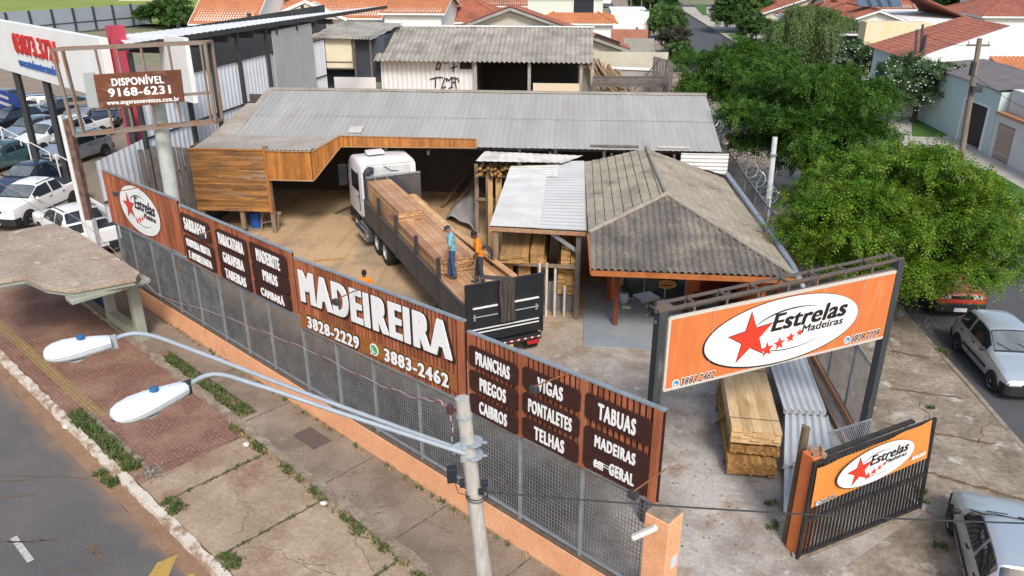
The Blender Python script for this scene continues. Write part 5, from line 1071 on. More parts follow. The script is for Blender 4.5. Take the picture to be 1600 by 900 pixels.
# further right-hand roofs
x0, x1, y = hx(1385, 1500, 31, 4.2); t = gable_house('solar_house', 'red roofed house carrying four solar panels', x0 - 3, x1 + 1, y, y + 13, 4.2, 7.4, WHITEP, TILE_P, 'x', hip=1)
n_ = V(0, -math.sin(math.atan2(3.2, 7)), math.cos(math.atan2(3.2, 7)))
for k in range(4):
    a_ = at(1416 + k * 17.5, 20, 5.6); sd = V(0, math.cos(math.atan2(3.2, 6.5)), math.sin(math.atan2(3.2, 6.5))); c_ = V(a_.x, y + 2.9, 4.2 + 2.9 * 3.2 / 6.5 + .14)
    m = MB(); m.frame(c_, (1, 0, 0), sd, (0, -sd.z, sd.y), -.75, .75, -.9, .9, 0, .06); m.build('solar_panel', M('solar_blue', (.10, .13, .18), rough=.15, spec=.6), t)
m = MB(); c0_ = ony(1350, 62, 82); c1_ = ony(1450, 62, 82); m.box2((c0_.x, 82, 0), (c1_.x, 84, ony(1400, 35, 82).z)); tag(m.build('ochre_wall', M('wall_ochre', (.70, .56, .28), (.66, .62, .52), sc=.35, rough=.8, fine=.15)), 'ochre stained gable wall between the pink roof and the solar panels', 'wall')
x0, x1, y = hx(1308, 1338, 50, 3.4); gable_house('low_white_house', 'low white house with a dark window left of the ochre wall', x0, x1, y, y + 6, 3.4, 4.0, OFFW, M('roof_dark', (.10, .08, .075), rough=.9), 'x', windows=[(x1 - .5, y, 2.4, 2.2, 1.3, 'f')])
x0, x1, y = hx(1300, 1360, 11, 4.4); gable_house('red_roof_house', 'white house with a dark red roof behind the weeping tree', x0, x1 + 5, y, y + 9, 4.4, 6.0, OFFW, TILE_R, 'x')
x0, x1, y = hx(1540, 1640, 22, 4.4); gable_house('red_roof_house', 'red roofed house at the far right edge behind the pink roof', x0, x1 + 8, y, y + 11, 4.4, 6.6, WHITEP, TILE_P, 'x', hip=1)
x0, x1, y = hx(1500, 1600, 10, 5.0); gable_house('dark_window_house', 'tall white house with a dark window at the top right corner', x0 + 6, x1 + 10, y + 4, y + 14, 7.0, 7.8, WHITEP, TILE_R, 'x', windows=[(x0 + 12, y + 4, 5.4, 4, 1.6, 'f')])
for i in range(6):
    y = 92 + i * 13; gable_house('street_house', 'low red roofed house along the right side of the side street', 26 + (i % 2), 38, y, y + 10, 3.2, 5.2, [OFFW, WHITEP, BEIGE][i % 3], [TILE_R, TILE_P][i % 2], 'y', hip=1 if i % 2 else 0, per=.4, group='houses along the right side of the street')
m = MB(); q = at(1212, 38); m.box2((q.x - 1.5, q.y, 0), (q.x + 2.2, q.y + .2, 2.2)); tag(m.build('white_gate', WHITEP), 'small white gate between the bush and the weeping tree', 'gate')
# ================================================================== TREES AND PLANTS
LEAF_Z = M('leaf_feather_deep', (.070, .150, .015), (.034, .085, .011), sc=.7, rough=.55, isl=.45, hue=.02, c3=(.105, .185, .02), sc3=1.3, lo3=.52, hi3=.7, trans=.38, fine=0, spec=.25)
LEAF_Y = M('leaf_feather_green', (.15, .25, .02), (.075, .165, .015), sc=.7, rough=.55, isl=.45, hue=.022, c3=(.22, .28, .03), sc3=1.3, lo3=.52, hi3=.7, trans=.4, fine=0, spec=.25)
LEAF_M = M('leaf_mid_green', (.045, .10, .018), (.07, .13, .03), sc=.8, rough=.5, isl=.35, hue=.015, trans=.25, fine=0, spec=.3)
LEAF_K = M('leaf_deep_green', (.022, .065, .015), (.04, .09, .022), sc=.8, rough=.5, isl=.35, trans=.2, fine=0, spec=.3)
LEAF_L = M('leaf_light_clipped', (.12, .19, .06), (.06, .125, .03), sc=1.2, rough=.6, isl=.3, trans=.25, fine=0, spec=.2)
LEAF_W = M('leaf_willow', (.10, .18, .04), (.13, .165, .075), sc=.7, rough=.6, isl=.35, trans=.3, fine=0, spec=.2)
LEAF_P = M('leaf_purple', (.055, .045, .03), (.05, .06, .03), sc=1.0, rough=.6, isl=.4, trans=.2, fine=0)
LEAF_F = M('leaf_greyish', (.05, .10, .035), (.08, .135, .055), sc=.8, rough=.5, isl=.35, trans=.2, fine=0, spec=.3)
BARK = M('bark_grey', (.10, .075, .055), (.06, .045, .035), sc=5, rough=.95, fine=.3, bump=.4, bsc=30)
PETAL = M('petal_white', (.82, .80, .70), rough=.6, fine=0, trans=.2)
def leafmesh(name, mat, parent, lobes, dens, L, leaf, droop=.25, per=10, seed=1, shell=.55, sphere_out=1.0, ztop=.0):
    g = np.random.default_rng(seed); P = []; Nn = []
    for c, r in lobes:
        r = np.array(r, float); area = 4 * math.pi * ((r[0] * r[1]) ** 1.6 / 3 + (r[0] * r[2]) ** 1.6 / 3 + (r[1] * r[2]) ** 1.6 / 3) ** (1 / 1.6)
        n = max(6, int(area * dens)); d = g.normal(size=(n, 3)); d /= np.linalg.norm(d, axis=1)[:, None]; d[:, 2] = np.where(d[:, 2] < -.3, -d[:, 2], d[:, 2])
        k = 1 - shell * g.random(n) ** 2.0 + .12 * g.normal(size=n) * .6
        P.append(np.array(c) + d * r * k[:, None]); q = d / r; Nn.append(q / np.linalg.norm(q, axis=1)[:, None])
    P = np.concatenate(P); Nn = np.concatenate(Nn); n = len(P)
    ax = g.normal(size=(n, 3)) * .75 + Nn * .75 * sphere_out; ax[:, 2] -= droop; ax /= np.linalg.norm(ax, axis=1)[:, None]
    up = Nn + np.array([0, 0, .7]) + g.normal(size=(n, 3)) * .35
    sd = np.cross(ax, up); sd /= np.linalg.norm(sd, axis=1)[:, None] + 1e-6; nn = np.cross(sd, ax)
    Ls = L * g.uniform(.6, 1.25, n); V_ = []
    for j in range(per):
        s = 1 if j % 2 else -1; tt = (j + 1) / per; st = P + ax * (Ls * (tt - .35))[:, None]; st[:, 2] -= droop * .35 * (Ls * tt * tt)
        ll = leaf * (1.15 - .7 * abs(tt - .45)) * g.uniform(.8, 1.2, n)
        dr = sd * s * .85 + ax * .55 + nn * g.normal(size=(n, 1)) * .25; dr /= np.linalg.norm(dr, axis=1)[:, None]; wv = np.cross(dr, nn) * (ll * .24)[:, None]
        tip = st + dr * ll[:, None]; tip[:, 2] -= droop * .25 * ll; mid = st + dr * (ll * .45)[:, None]
        V_.append(np.stack([st, mid + wv, tip, mid - wv], 1))
    Vv = np.concatenate(V_).reshape(-1, 3); o = V(*OFF.get(parent.name, (0, 0, 0))); Vv = Vv - np.array(o)
    nf = len(Vv) // 4; me = bpy.data.meshes.new(name); me.vertices.add(len(Vv)); me.vertices.foreach_set('co', Vv.ravel()); me.loops.add(nf * 4); me.loops.foreach_set('vertex_index', np.arange(nf * 4))
    me.polygons.add(nf); me.polygons.foreach_set('loop_start', np.arange(nf) * 4); me.polygons.foreach_set('loop_total', np.full(nf, 4)); me.materials.append(mat); me.update(); me.validate()
    ob = bpy.data.objects.new(name, me); COL.objects.link(ob); ob.parent = parent; return ob
def tree(name, label, base, cen, rad, mat, nl=26, lr=(.9, 1.5), dens=9, L=.55, leaf=.17, droop=.25, seed=1, flowers=0, group=None, trunk_r=.17, core=True, cat='tree', per=10, flat=.75, nlimb=7, low=-.55):
    base, cen = Vector(base), Vector(cen); t = thing(name, label, cat, base, group); rg = random.Random(seed); lobes = []
    for i in range(nl):
        while True:
            d = V(rg.uniform(-1, 1), rg.uniform(-1, 1), rg.uniform(low, 1))
            if .45 < d.length < 1: break
        d = d.normalized() * rg.uniform(.62, 1.02); r = rg.uniform(*lr); lobes.append(((cen.x + d.x * max(.1, rad[0] - r * .6), cen.y + d.y * max(.1, rad[1] - r * .6), cen.z + d.z * max(.1, rad[2] - r * .45)), (r, r * rg.uniform(.8, 1.1), r * flat * rg.uniform(.7, 1))))
    if core: lobes.append((tuple(cen), (rad[0] * .6, rad[1] * .6, rad[2] * .5)))
    leafmesh('crown', mat, t, lobes, dens, L, leaf, droop, per=per, seed=seed)
    m = MB(); fork = base.lerp(V(base.x, base.y, cen.z), .45) + V(rg.uniform(-.1, .1), rg.uniform(-.1, .1), 0)
    m.tube([base - UP * .05, base.lerp(fork, .5) + V(.05, .03, 0), fork], [trunk_r * 1.25, trunk_r, trunk_r * .9], 10)
    for i in range(nlimb):
        c = Vector(lobes[i * max(1, nl // nlimb) % nl][0]); k = fork.lerp(c, .5) + V(rg.uniform(-.3, .3), rg.uniform(-.3, .3), rg.uniform(.1, .5)); m.tube([fork - UP * .1, k, c], [trunk_r * .6, trunk_r * .35, trunk_r * .1], 7)
        for _ in range(3): e = c + V(rg.uniform(-1, 1), rg.uniform(-1, 1), rg.uniform(-.1, .9)) * lobes[0][1][0] * 1.15; m.tube([k.lerp(c, .6), c.lerp(e, .4), e], [trunk_r * .18, trunk_r * .12, trunk_r * .04], 5)
    m.build('trunk', BARK, t, smooth=True)
    if flowers:
        m = MB()
        for i in range(flowers):
            c, r = rg.choice(lobes[:nl]); d = V(rg.gauss(0, 1), rg.gauss(-.4, 1), rg.gauss(.5, 1)).normalized(); p = Vector(c) + V(d.x * r[0], d.y * r[1], d.z * r[2]) * 1.06; q = rg.uniform(.04, .085)
            m.ball(p, (q, q, q * .6), 6, 4)
        m.build('blossoms', PETAL, t)
    return t
GRP = 'street trees on the left pavement of the side street'
tree('street_tree', 'nearest and broadest feathery green street tree, its crown over the red car', (11.15, 26.3, 0), (10.5, 24.8, 3.45), (3.95, 3.5, 2.5), LEAF_Y, nl=88, lr=(.5, 1.1), dens=19, L=.72, leaf=.125, droop=.55, low=-.9, flat=.45, seed=3, per=14, core=True, group=GRP, trunk_r=.22, nlimb=12)
tree('street_tree', 'middle feathery green street tree beside the razor wire fence', (10.6, 36.5, 0), (10.35, 36.6, 4.4), (4.05, 4.1, 2.65), LEAF_Z, nl=84, lr=(.55, 1.15), dens=14, L=.72, leaf=.15, droop=.5, low=-.8, flat=.5, seed=8, per=12, core=True, group=GRP, trunk_r=.22, nlimb=10)
tree('street_tree', 'farthest feathery green street tree, past the end of the long metal roof', (10.4, 54.6, 0), (10.7, 53.5, 3.5), (4.4, 4.6, 2.3), LEAF_Z, nl=66, lr=(.6, 1.25), dens=9, L=.75, leaf=.2, droop=.5, flat=.6, seed=12, group=GRP, trunk_r=.2, nlimb=10)
def px_tree(name, label, bpx, cpx, rx, rz, mat, z=0., **k):
    b = at(bpx[0], bpx[1], z); c = ony(cpx[0], cpx[1], b.y); return tree(name, label, b, c, (rx, rx * .95, rz), mat, **k)
px_tree('flowering_tree', 'larger white flowering tree on the grass before the mint garage', (1427, 190), (1434, 134), 3.25, 2.15, LEAF_F, nl=38, lr=(.6, 1.0), dens=7, L=.5, leaf=.24, droop=.1, seed=21, flowers=420, per=8)
px_tree('flowering_tree', 'smaller white flowering tree left of the mint garage', (1341, 128), (1341, 96), 2.1, 1.9, LEAF_F, nl=22, lr=(.6, 1.0), dens=6, L=.5, leaf=.26, droop=.1, seed=23, flowers=260, per=8)
px_tree('weeping_tree', 'grey green weeping tree with long hanging twigs', (1268, 98), (1266, 48), 5.2, 2.7, LEAF_W, nl=44, lr=(.9, 1.5), dens=5, L=1.7, leaf=.28, droop=2.6, seed=31, per=12)
px_tree('round_tree', 'leafy tree with two trunks beside the far street lawn', (1156, 50), (1160, 16), 4.2, 3.4, LEAF_M, nl=36, lr=(1.2, 2.0), dens=3, L=.9, leaf=.42, seed=41)
px_tree('round_tree', 'dark tree right of the leafy twin trunk tree at the top edge', (1215, 30), (1222, 4), 5.5, 4, LEAF_K, nl=30, lr=(1.3, 2.1), dens=3, L=.9, leaf=.42, seed=43)
px_tree('bush', 'large rounded bush with reddish tips at the pavement edge', (1180, 64), (1180, 46), 2.7, 1.7, LEAF_M, nl=24, lr=(.6, 1.0), dens=5, L=.5, leaf=.26, seed=47, cat='bush', trunk_r=.08)
px_tree('clipped_tree', 'light green clipped round tree at the left kerb of the side street', (1037, 62), (1034, 36), 3.1, 2.3, LEAF_L, nl=60, lr=(.8, 1.2), dens=6, L=.5, leaf=.3, droop=.05, seed=51)
px_tree('round_tree', 'dark tree behind the light clipped tree at the top edge', (1028, 22), (1024, 2), 5.5, 4, LEAF_K, nl=30, lr=(1.2, 2.0), dens=3, L=.9, leaf=.45, seed=53)
px_tree('bush', 'dark purplish bush below the light clipped tree', (1056, 84), (1055, 63), 2.1, 1.7, LEAF_P, nl=24, lr=(.6, 1.0), dens=5, L=.5, leaf=.26, seed=57, cat='bush', trunk_r=.06)
px_tree('bush', 'low fresh green shrub beside the beige garden wall', (1062, 112), (1060, 88), 1.8, 1.4, LEAF_M, nl=18, lr=(.5, .8), dens=6, L=.5, leaf=.24, seed=59, cat='bush', trunk_r=.05)
px_tree('round_tree', 'dark tree standing behind the white hipped house', (712, 34), (712, 8), 6, 4, LEAF_K, nl=26, lr=(1.3, 2.1), dens=2.5, L=.9, leaf=.5, seed=61)
px_tree('bush', 'loose green bushes at the end of the grey sheet wall by the field', (265, 40), (265, 22), 6, 2.6, LEAF_M, nl=26, lr=(1.0, 1.8), dens=3, L=.8, leaf=.4, seed=63, cat='bush', trunk_r=.08)
px_tree('bush', 'low green hedge in front of the weeping tree with a white pole in it', (1215, 112), (1212, 92), 3.0, 1.3, LEAF_M, nl=24, lr=(.5, .9), dens=5, L=.5, leaf=.24, seed=67, cat='bush', trunk_r=.06)
for i, (px, py) in enumerate(((1370, 6), (1480, 6), (1300, 2), (640, 2), (840, 0))):
    px_tree('distant_tree', 'distant tree showing between roofs at the top edge of the view', (px, py + 12), (px, py - 4), 6, 4, LEAF_K, nl=20, lr=(1.4, 2.2), dens=2, L=1, leaf=.6, seed=71 + i, group='distant trees between the roofs')
# grass and weeds
GRASS = M('weed_green', (.075, .13, .028), (.15, .165, .06), sc=1.5, rough=.7, isl=.5, hue=.03, trans=.25, fine=0)
DRYG = M('dry_grass', (.30, .22, .10), (.22, .17, .07), sc=2, rough=.8, isl=.4, fine=0)
def tuft(m, p, r, n, h):
    for i in range(n):
        a, q = rnd.uniform(0, 6.283), r * math.sqrt(rnd.random()); b = p + V(q * math.cos(a), q * math.sin(a), 0); a2 = rnd.uniform(0, 6.283); l = h * rnd.uniform(.5, 1.2); d = V(math.cos(a2), math.sin(a2), 0)
        s = V(-d.y, d.x, 0) * (.011 + .004 * rnd.random()) * (1 + h * 2); k = b + d * l * .3 + UP * l * .75; e = b + d * l * .75 + UP * l * .8
        m.add([b - s, b + s, k + s * .8, e, k - s * .8], [(0, 1, 2, 4), (4, 2, 3)])
m = MB()
for i in range(170): s, n = rnd.uniform(-14.6, -9.8), rnd.uniform(.98, 1.34); tuft(m, fp(s, n, ZL), .16, 11 if math.sin(s * 3.1) > -.4 else 4, .14)
tag(m.build('grass_bed', GRASS), 'rough green grass growing in the soil bed along the raised pavement', 'grass', kind='stuff')
m = MB()
for i in range(85): s, n = rnd.choice(((rnd.uniform(-11.4, -9.6), rnd.uniform(4.14, 4.40)), (rnd.uniform(-13.2, -11.3), rnd.uniform(4.2, 4.4)))); tuft(m, fp(s, n, ZL), .14, 15, .17)
for i in range(18): tuft(m, fp(rnd.uniform(-10.4, -9.5), rnd.uniform(4.7, 4.95), ZR), .10, 12, .12)
tag(m.build('kerb_weeds', GRASS), 'green weeds in the bed beside the whitewashed kerb', 'weeds', kind='stuff')
m = MB()
for s in (-7.88, -5.35, -2.6):
    for i in range(26): n = rk(s) + .15 + (4.3 - rk(s)) * rnd.random() ** 1.3; tuft(m, fp(s + rnd.uniform(-.04, .04), n, ZL), .05, 5, .06)
    for i in range(16): tuft(m, fp(s + rnd.uniform(0, .5) * (1 if s > -7 else 1), 4.3 + rnd.uniform(-.16, .1), ZL), .12, 12, .11)
for i in range(150): s = rnd.uniform(-9.4, 1.5); s += .4 * math.sin(s * 5); tuft(m, fp(s, rk(s) + .10 + rnd.uniform(0, .12), ZL), .08, 7, .09 * (1.8 if rnd.random() < .2 else 1))
for i in range(26): s = rnd.uniform(-15, 1.5); tuft(m, fp(s, .14 + rnd.uniform(0, .05), 0), .05, 8, .10)
for px, py in ((1437, 768), (1440, 783), (1468, 853), (1060, 0), (1470, 548), (1480, 552), (1452, 637), (1205, 785), (1208, 822)):
    if py > 10:
        for i in range(4): tuft(m, at(px, py) + V(rnd.uniform(-.1, .1), rnd.uniform(-.1, .1), 0), .08, 10, .10)
for px, py in ((560, 745), (548, 780), (560, 830), (470, 700), (402, 698)):
    for i in range(5): tuft(m, at(px, py, ZL) + V(rnd.uniform(-.12, .12), rnd.uniform(-.12, .12), 0), .1, 10, .13)
tag(m.build('joint_weeds', GRASS), 'small weeds in the paving joints and along the kerbs', 'weeds', kind='stuff')
m = MB()
for i in range(60): s = rnd.uniform(-17, 1.6); tuft(m, fp(s, .13 + rnd.uniform(0, .06), 0), .06, 7, .08)
for i in range(70): s = rnd.uniform(-9.5, 1); tuft(m, fp(s, rk(s) + .10 + rnd.uniform(0, .1), ZL), .09, 7, .08)
tag(m.build('dry_weeds', DRYG), 'dry straw coloured weeds at the foot of the walls', 'weeds', kind='stuff')
# litter
LIT = M('litter_white', (.75, .74, .72), (.6, .55, .5), sc=5, rough=.7, isl=.1)
DEB = M('debris_mixed', (.15, .125, .10), (.34, .30, .26), sc=12, rough=.9, isl=.5)
m = MB()
for i in range(260):
    a, q = rnd.uniform(0, 6.283), abs(rnd.gauss(0, .26)); p = at(238, 738, ZL) + V(q * math.cos(a), q * math.sin(a), .02); d = rnd.uniform(.008, .028); m.box(p, (d * rnd.uniform(.8, 3), d, d * .6), rnd.uniform(0, 3))
tag(m.build('debris_pile', DEB), 'small heap of grey debris on the pavement beside the kerb bed', 'debris', kind='stuff')
m = MB()
for i in range(220): p = at(1440 + rnd.uniform(-12, 38), 470 + rnd.uniform(-5, 60), -.155) ; p = V(min(12.2, max(11.5, p.x)), p.y, -.15); d = rnd.uniform(.01, .035); m.box(p, (d * rnd.uniform(.8, 3), d, d * .4), rnd.uniform(0, 3))
tag(m.build('gutter_litter', DEB), 'dark leaf litter and rubbish in the gutter between the red and silver cars', 'litter', kind='stuff')
for px, py, z, d, lab in ((104, 669, ZR, .14, 'white crushed cup in the street gutter'), (505, 789, ZL, .10, 'white crumpled paper on the lower pavement'), (386, 697, ZL, .13, 'white plastic bag at the grass bed end'), (215, 512, ZL, .08, 'scrap of white paper under the bus shelter'), (205, 510, ZL, .06, 'tiny white paper scrap beside the bus shelter leg')):
    m = MB(); p = at(px, py, z)
    for k in range(3): m.ball(p + V(rnd.uniform(-.03, .03), rnd.uniform(-.03, .03), d * .35), (d * rnd.uniform(.5, .9), d * rnd.uniform(.4, .7), d * .4), 7, 5)
    tag(m.build('litter_piece', LIT), lab, 'litter')
m = MB()
for i in range(170):
    px, py = rnd.choice(((rnd.uniform(1050, 1240), rnd.uniform(700, 890)), (rnd.uniform(880, 1100), rnd.uniform(560, 680)))); p = at(px, py); d = rnd.uniform(.008, .03); m.box(p + UP * d * .4, (d * 1.5, d, d), rnd.uniform(0, 3))
tag(m.build('yard_grit', DEB), 'scattered grit and chips on the yard concrete', 'grit', kind='stuff')
# ================================================================== BUS SHELTER
SHC = M('shelter_concrete', (.33, .355, .30), (.27, .29, .245), sc=1.5, rough=.8, fine=.15)
SHT = M('shelter_top', (.43, .35, .275), (.31, .24, .18), sc=.9, rough=.95, fine=.35, fsc=10, c3=(.56, .50, .42), sc3=2.2, lo3=.6, hi3=.7, bump=.3)
t = thing('bus_shelter', 'concrete bus shelter with a stained flat roof and pale green legs', 'bus shelter', fp(-17, 1.3))
ft = [fs(x, y, 2.62) for x, y in ((-60, 375), (82, 349), (122, 362), (218, 425), (212, 434), (112, 453), (68, 447), (35, 432), (-60, 448))]
m = MB(); m.prism([tuple(fp(a, b)[:2]) for a, b in ft], 2.50, 2.62); m.build('roof', SHT, t, bevel=.01)
cx_, cy_ = -19.5, 2.2; m = MB(); m.prism([tuple(fp(cx_ + (a - cx_) * .985, cy_ + (b_ - cy_) * .965)[:2]) for a, b_ in ft], 2.37, 2.499); m.build('roof_edge', SHC, t, bevel=.01)
m = MB(); q0, q1 = fs(100, 452, 2.55), fs(216, 431, 2.55); 
m.frame(FO, FD, FN, UP, q1[0] - .50, q1[0] - .02, 1.02, 3.25, 2.22, 2.369); m.frame(FO, FD, FN, UP, -22.5, q1[0] - .5, 1.05, 1.25, 2.2, 2.369); m.build('roof_rib', SHC, t, bevel=.03)
for s in (-15.95, -18.2, -21.8):
    m = MB(); m.frame(FO, FD, FN, UP, s - .30, s, 1.02, 1.32, -.1, 2.36); m.build('leg', SHC, t, bevel=.03)
m = MB(); m.frame(FO, FD, FN, UP, -18.4, -16.1, 1.05, 1.36, -.1, .30); m.build('bench', M('bench_olive', (.35, .35, .25), (.3, .3, .21), sc=2, rough=.8), t, bevel=.01)
m = MB(); m.frame(FO, FD, FN, UP, -21.6, -18.35, 1.12, 1.18, .15, 2.3); m.build('blue_panel', M('panel_navy', (.012, .025, .075), rough=.5), t)
# ================================================================== STREET LAMP
CONCP = M('pole_concrete', (.50, .47, .43), (.40, .38, .35), sc=4, rough=.9, fine=.25, fsc=20, stretch=(1, 1, .3), bump=.2, bsc=60)
LAMPW = M('lamp_white', (.74, .78, .82), (.68, .71, .74), sc=5, rough=.4, fine=.08, fsc=30, coat=.2, c3=(.56, .56, .54), sc3=9, lo3=.62, hi3=.75)
ARMG = M('arm_galvanised', (.34, .385, .43), (.29, .325, .365), sc=6, rough=.55, metal=.05, fine=.08)
PY = 6.7; tp, bt = ony(722, 622, PY), ony(757, 905, PY); dz = (tp - bt); gb = bt - dz * ((bt.z + .1) / dz.z)
t = thing('street_lamp', 'leaning concrete street lamp pole with two white lamp heads on curved grey arms', 'street lamp', gb)
m = MB(); m.tube([gb, tp], [.125, .072], 14); m.build('pole', CONCP, t, smooth=True)
J = ony(737, 703, PY) ; J.y -= .05
for lab, (tail, tip), zl in (('near', ((290, 606), (176, 655)), 7.40), ('far', ((173, 534), (68, 557)), 7.48)):
    a, b = at(*tail, zl), at(*tip, zl); d = (b - a).normalized(); sidev = V(-d.y, d.x, 0)
    p1 = J + V(-.06, .02 if lab == 'far' else -.02, .0); kn = a - d * .30 + UP * .02
    if lab == 'near': ctrl = [p1, p1.lerp(kn, .5) + UP * .02, p1.lerp(kn, .82) + UP * .04, kn, a + d * .08]
    else: ctrl = [p1, p1.lerp(kn, .45) + UP * .0, p1.lerp(kn, .8) + UP * .03, kn, a + d * .08]
    pts = []
    for i in range(len(ctrl) - 1):
        q0, q1, q2, q3 = ctrl[max(i - 1, 0)], ctrl[i], ctrl[i + 1], ctrl[min(i + 2, len(ctrl) - 1)]
        for k in range(8):
            u = k / 8; pts.append(.5 * ((2 * q1) + (q2 - q0) * u + (2 * q0 - 5 * q1 + 4 * q2 - q3) * u * u + (3 * q1 - q0 - 3 * q2 + q3) * u ** 3))
    pts.append(ctrl[-1]); m = MB(); m.tube(pts, .024, 12); m.build('arm', ARMG, t, smooth=True)
    Ln = (b - a).length; m = MB(); sec = [(0, .075, .055, .085), (.015, .085, .062, .095), (.25, .115, .085, .115), (.5, .155, .105, .12), (.70, .175, .105, .11), (.86, .165, .085, .085), (.95, .125, .06, .06), (.99, .07, .035, .035), (1.0, .03, .015, .015)]
    n = 20; vs = []
    for u, w_, zu, zd in sec:
        for k in range(n):
            an = 2 * math.pi * k / n; z = zu * math.sin(an) if math.sin(an) > 0 else zd * math.sin(an) * .8; x = w_ * (abs(math.cos(an)) ** .75) * (1 if math.cos(an) > 0 else -1); vs.append(a + d * (u * Ln) + sidev * x + UP * (z + .01))
    fs_ = [(i * n + k, i * n + (k + 1) % n, (i + 1) * n + (k + 1) % n, (i + 1) * n + k) for i in range(len(sec) - 1) for k in range(n)] + [tuple(range(n)), tuple(range((len(sec) - 1) * n, len(sec) * n))]
    m.add(vs, fs_); hd = m.build('lamp_head', LAMPW, t, smooth=True, ang=60)
    m = MB(); pr = [a + d * (u * Ln) + sidev * (s * (w_ * 1.005)) + UP * .012 for s in (1, -1) for u, w_, *_ in sec[1:7]]
    m.tube(pr[:6], .004, 5); m.tube(pr[6:], .004, 5); m.build('seam', M('seam_grey', (.35, .38, .42), rough=.6), hd)
    m = MB(); c = b - d * .012 + UP * .0; m.bar(c - sidev * .03, c + sidev * .03, .02, .05); m.bar(a + d * .02 + UP * .075, a + d * .02 - UP * .09, .16, .012, up=tuple(sidev)); m.build('latch', DARKM if lab == 'near' else M('seam_grey', (.35, .38, .42), rough=.6), hd)
    m = MB(); c = a + d * Ln * .42 + UP * .095; m.tube([c - UP * .02, c + UP * .045], .042, 14); m.tube([c + UP * .045, c + UP * .055], [.042, .03], 14); m.build('photocell', M('photocell_blue', (.03, .12, .26), rough=.35), hd, smooth=True, ang=40)
    m = MB(); c = a + d * Ln * .55 - UP * .085; m.tube([c, c - UP * .02], .10, 16); m.build('lens', M('lens_grey', (.4, .42, .44), rough=.2), hd)
m = MB(); ux = (tp - gb).normalized()
for k in (.0, .16): c = J + V(.02, .05, -.06 + k); m.tube([c - ux * .015, c + ux * .015], .10, 12); m.bar(c + V(-.14, .0, 0), c + V(.14, 0, 0), .02, .02)
m.tube([J + V(-.08, 0, -.1), J + V(-.07, 0, .2)], .035, 8); m.bar(J + V(-.20, 0, .02), J + V(-.02, .0, .12), .02, .10); m.build('bracket', ARMG, t)
m = MB(); m.tube([tp - ux * .22, tp - ux * .19], .085, 12); m.build('band', ARMG, t)
m = MB(); c = ony(700, 640, PY); m.tube([c + V(.02, 0, -.04), c + V(.02, 0, .05)], .035, 10); m.bar(c, tp - ux * .14, .015, .02); m.build('insulator', M('insulator_brown', (.10, .04, .04), rough=.3), t, smooth=True, ang=40)
for bp, bd_ in (((706, 741), (.10, .09, .17)), ((722, 755), (.05, .05, .09)), ((757, 755), (.07, .06, .06)), ((752, 768), (.06, .06, .05))): m = MB(); m.box(ony(*bp, PY - .08), bd_, .2); m.build('junction_box', M('box_black', (.02, .025, .035), rough=.5), t, bevel=.008)
m = MB()
for k in (0, .035): c = ony(745, 770, PY) - UP * k; m.tube([c + V(.115 * math.cos(a), .115 * math.sin(a), .01 * math.sin(a)) for a in np.linspace(0, 6.283, 17)], .006, 5)
m.tube([ony(710, 752, PY - .1), ony(716, 770, PY - .13), ony(735, 776, PY - .12)], .005, 5); m.build('strap', DARKM, t)
# cables
def cable(name, label, pts, r, mat, cat='cable', sag=0.):
    P = []
    for a, b in zip(pts, pts[1:]):
        a, b = Vector(a), Vector(b)
        for k in range(24): u = k / 24; P.append(a.lerp(b, u) - UP * (4 * sag * u * (1 - u)))
    P.append(Vector(pts[-1])); m = MB(); m.tube(P, r, 5); return tag(m.build(name, mat, smooth=True), label, cat)
CABK = M('cable_black', (.02, .02, .022), rough=.6); CABR = M('cable_red', (.25, .04, .06), rough=.5); CABW = M('cable_white', (.45, .42, .42), rough=.5)
q = ony(752, 768, PY); r_ = at(1800, 822, 5.6); cable('service_cable', 'thin black cable running from the lamp pole to the right across the gateway', [q, r_], .010, CABK, sag=.08)
cp = [(-60, 262, 6.2), (120, 338, 6.3), (200, 413, 6.4), (250, 464, 6.4), (340, 490, 6.45), (420, 522, 6.5), (490, 550, 6.6), (580, 596, 6.7), (650, 622, 6.8), (690, 627, 6.9), (702, 640, 6.9), (708, 668, 6.75), (706, 690, 6.6)]
wpts = []
for i, (x, y, z) in enumerate(cp):
    f = max(0, (700 - x) / 760); dist = 6.7 + 26 * f ** 1.4; wpts.append(onp(x, y, (0, dist, 0), (.0, 1, 0)))
m1, m2 = MB(), MB(); P = []
for i in range(len(wpts) - 1):
    for k in range(12): P.append(wpts[i].lerp(wpts[i + 1], k / 12))
def smooth_(Pp, n=6):
    for _ in range(n): Pp = [Pp[0]] + [(Pp[i - 1] + Pp[i] * 2 + Pp[i + 1]) / 4 for i in range(1, len(Pp) - 1)] + [Pp[-1]]
    return Pp
P = smooth_(P)
ph = [i * .8 for i in range(len(P))]; t = thing('twisted_cable', 'red and white twisted cable strung along the fence to the lamp pole', 'cable', P[-1])
m1.tube([p + V(0, .012 * math.cos(a), .012 * math.sin(a)) for p, a in zip(P, ph)], .006, 5); m2.tube([p - V(0, .012 * math.cos(a), .012 * math.sin(a)) for p, a in zip(P, ph)], .006, 5)
m1.build('red_strand', CABR, t, smooth=True); m2.build('white_strand', CABW, t, smooth=True)
a = onp(0, 287, (0, 22, 0), (0, 1, 0)); b = onp(250, 470, (0, 14, 0), (0, 1, 0)); cable('overhead_cable', 'thin dark cable crossing above the bus shelter roof', [onp(-80, 236, (0, 36, 0), (0, 1, 0)), onp(120, 366, (0, 27, 0), (0, 1, 0)), onp(240, 462, (0, 21.5, 0), (0, 1, 0)), P[40]], .010, CABK, sag=.0)
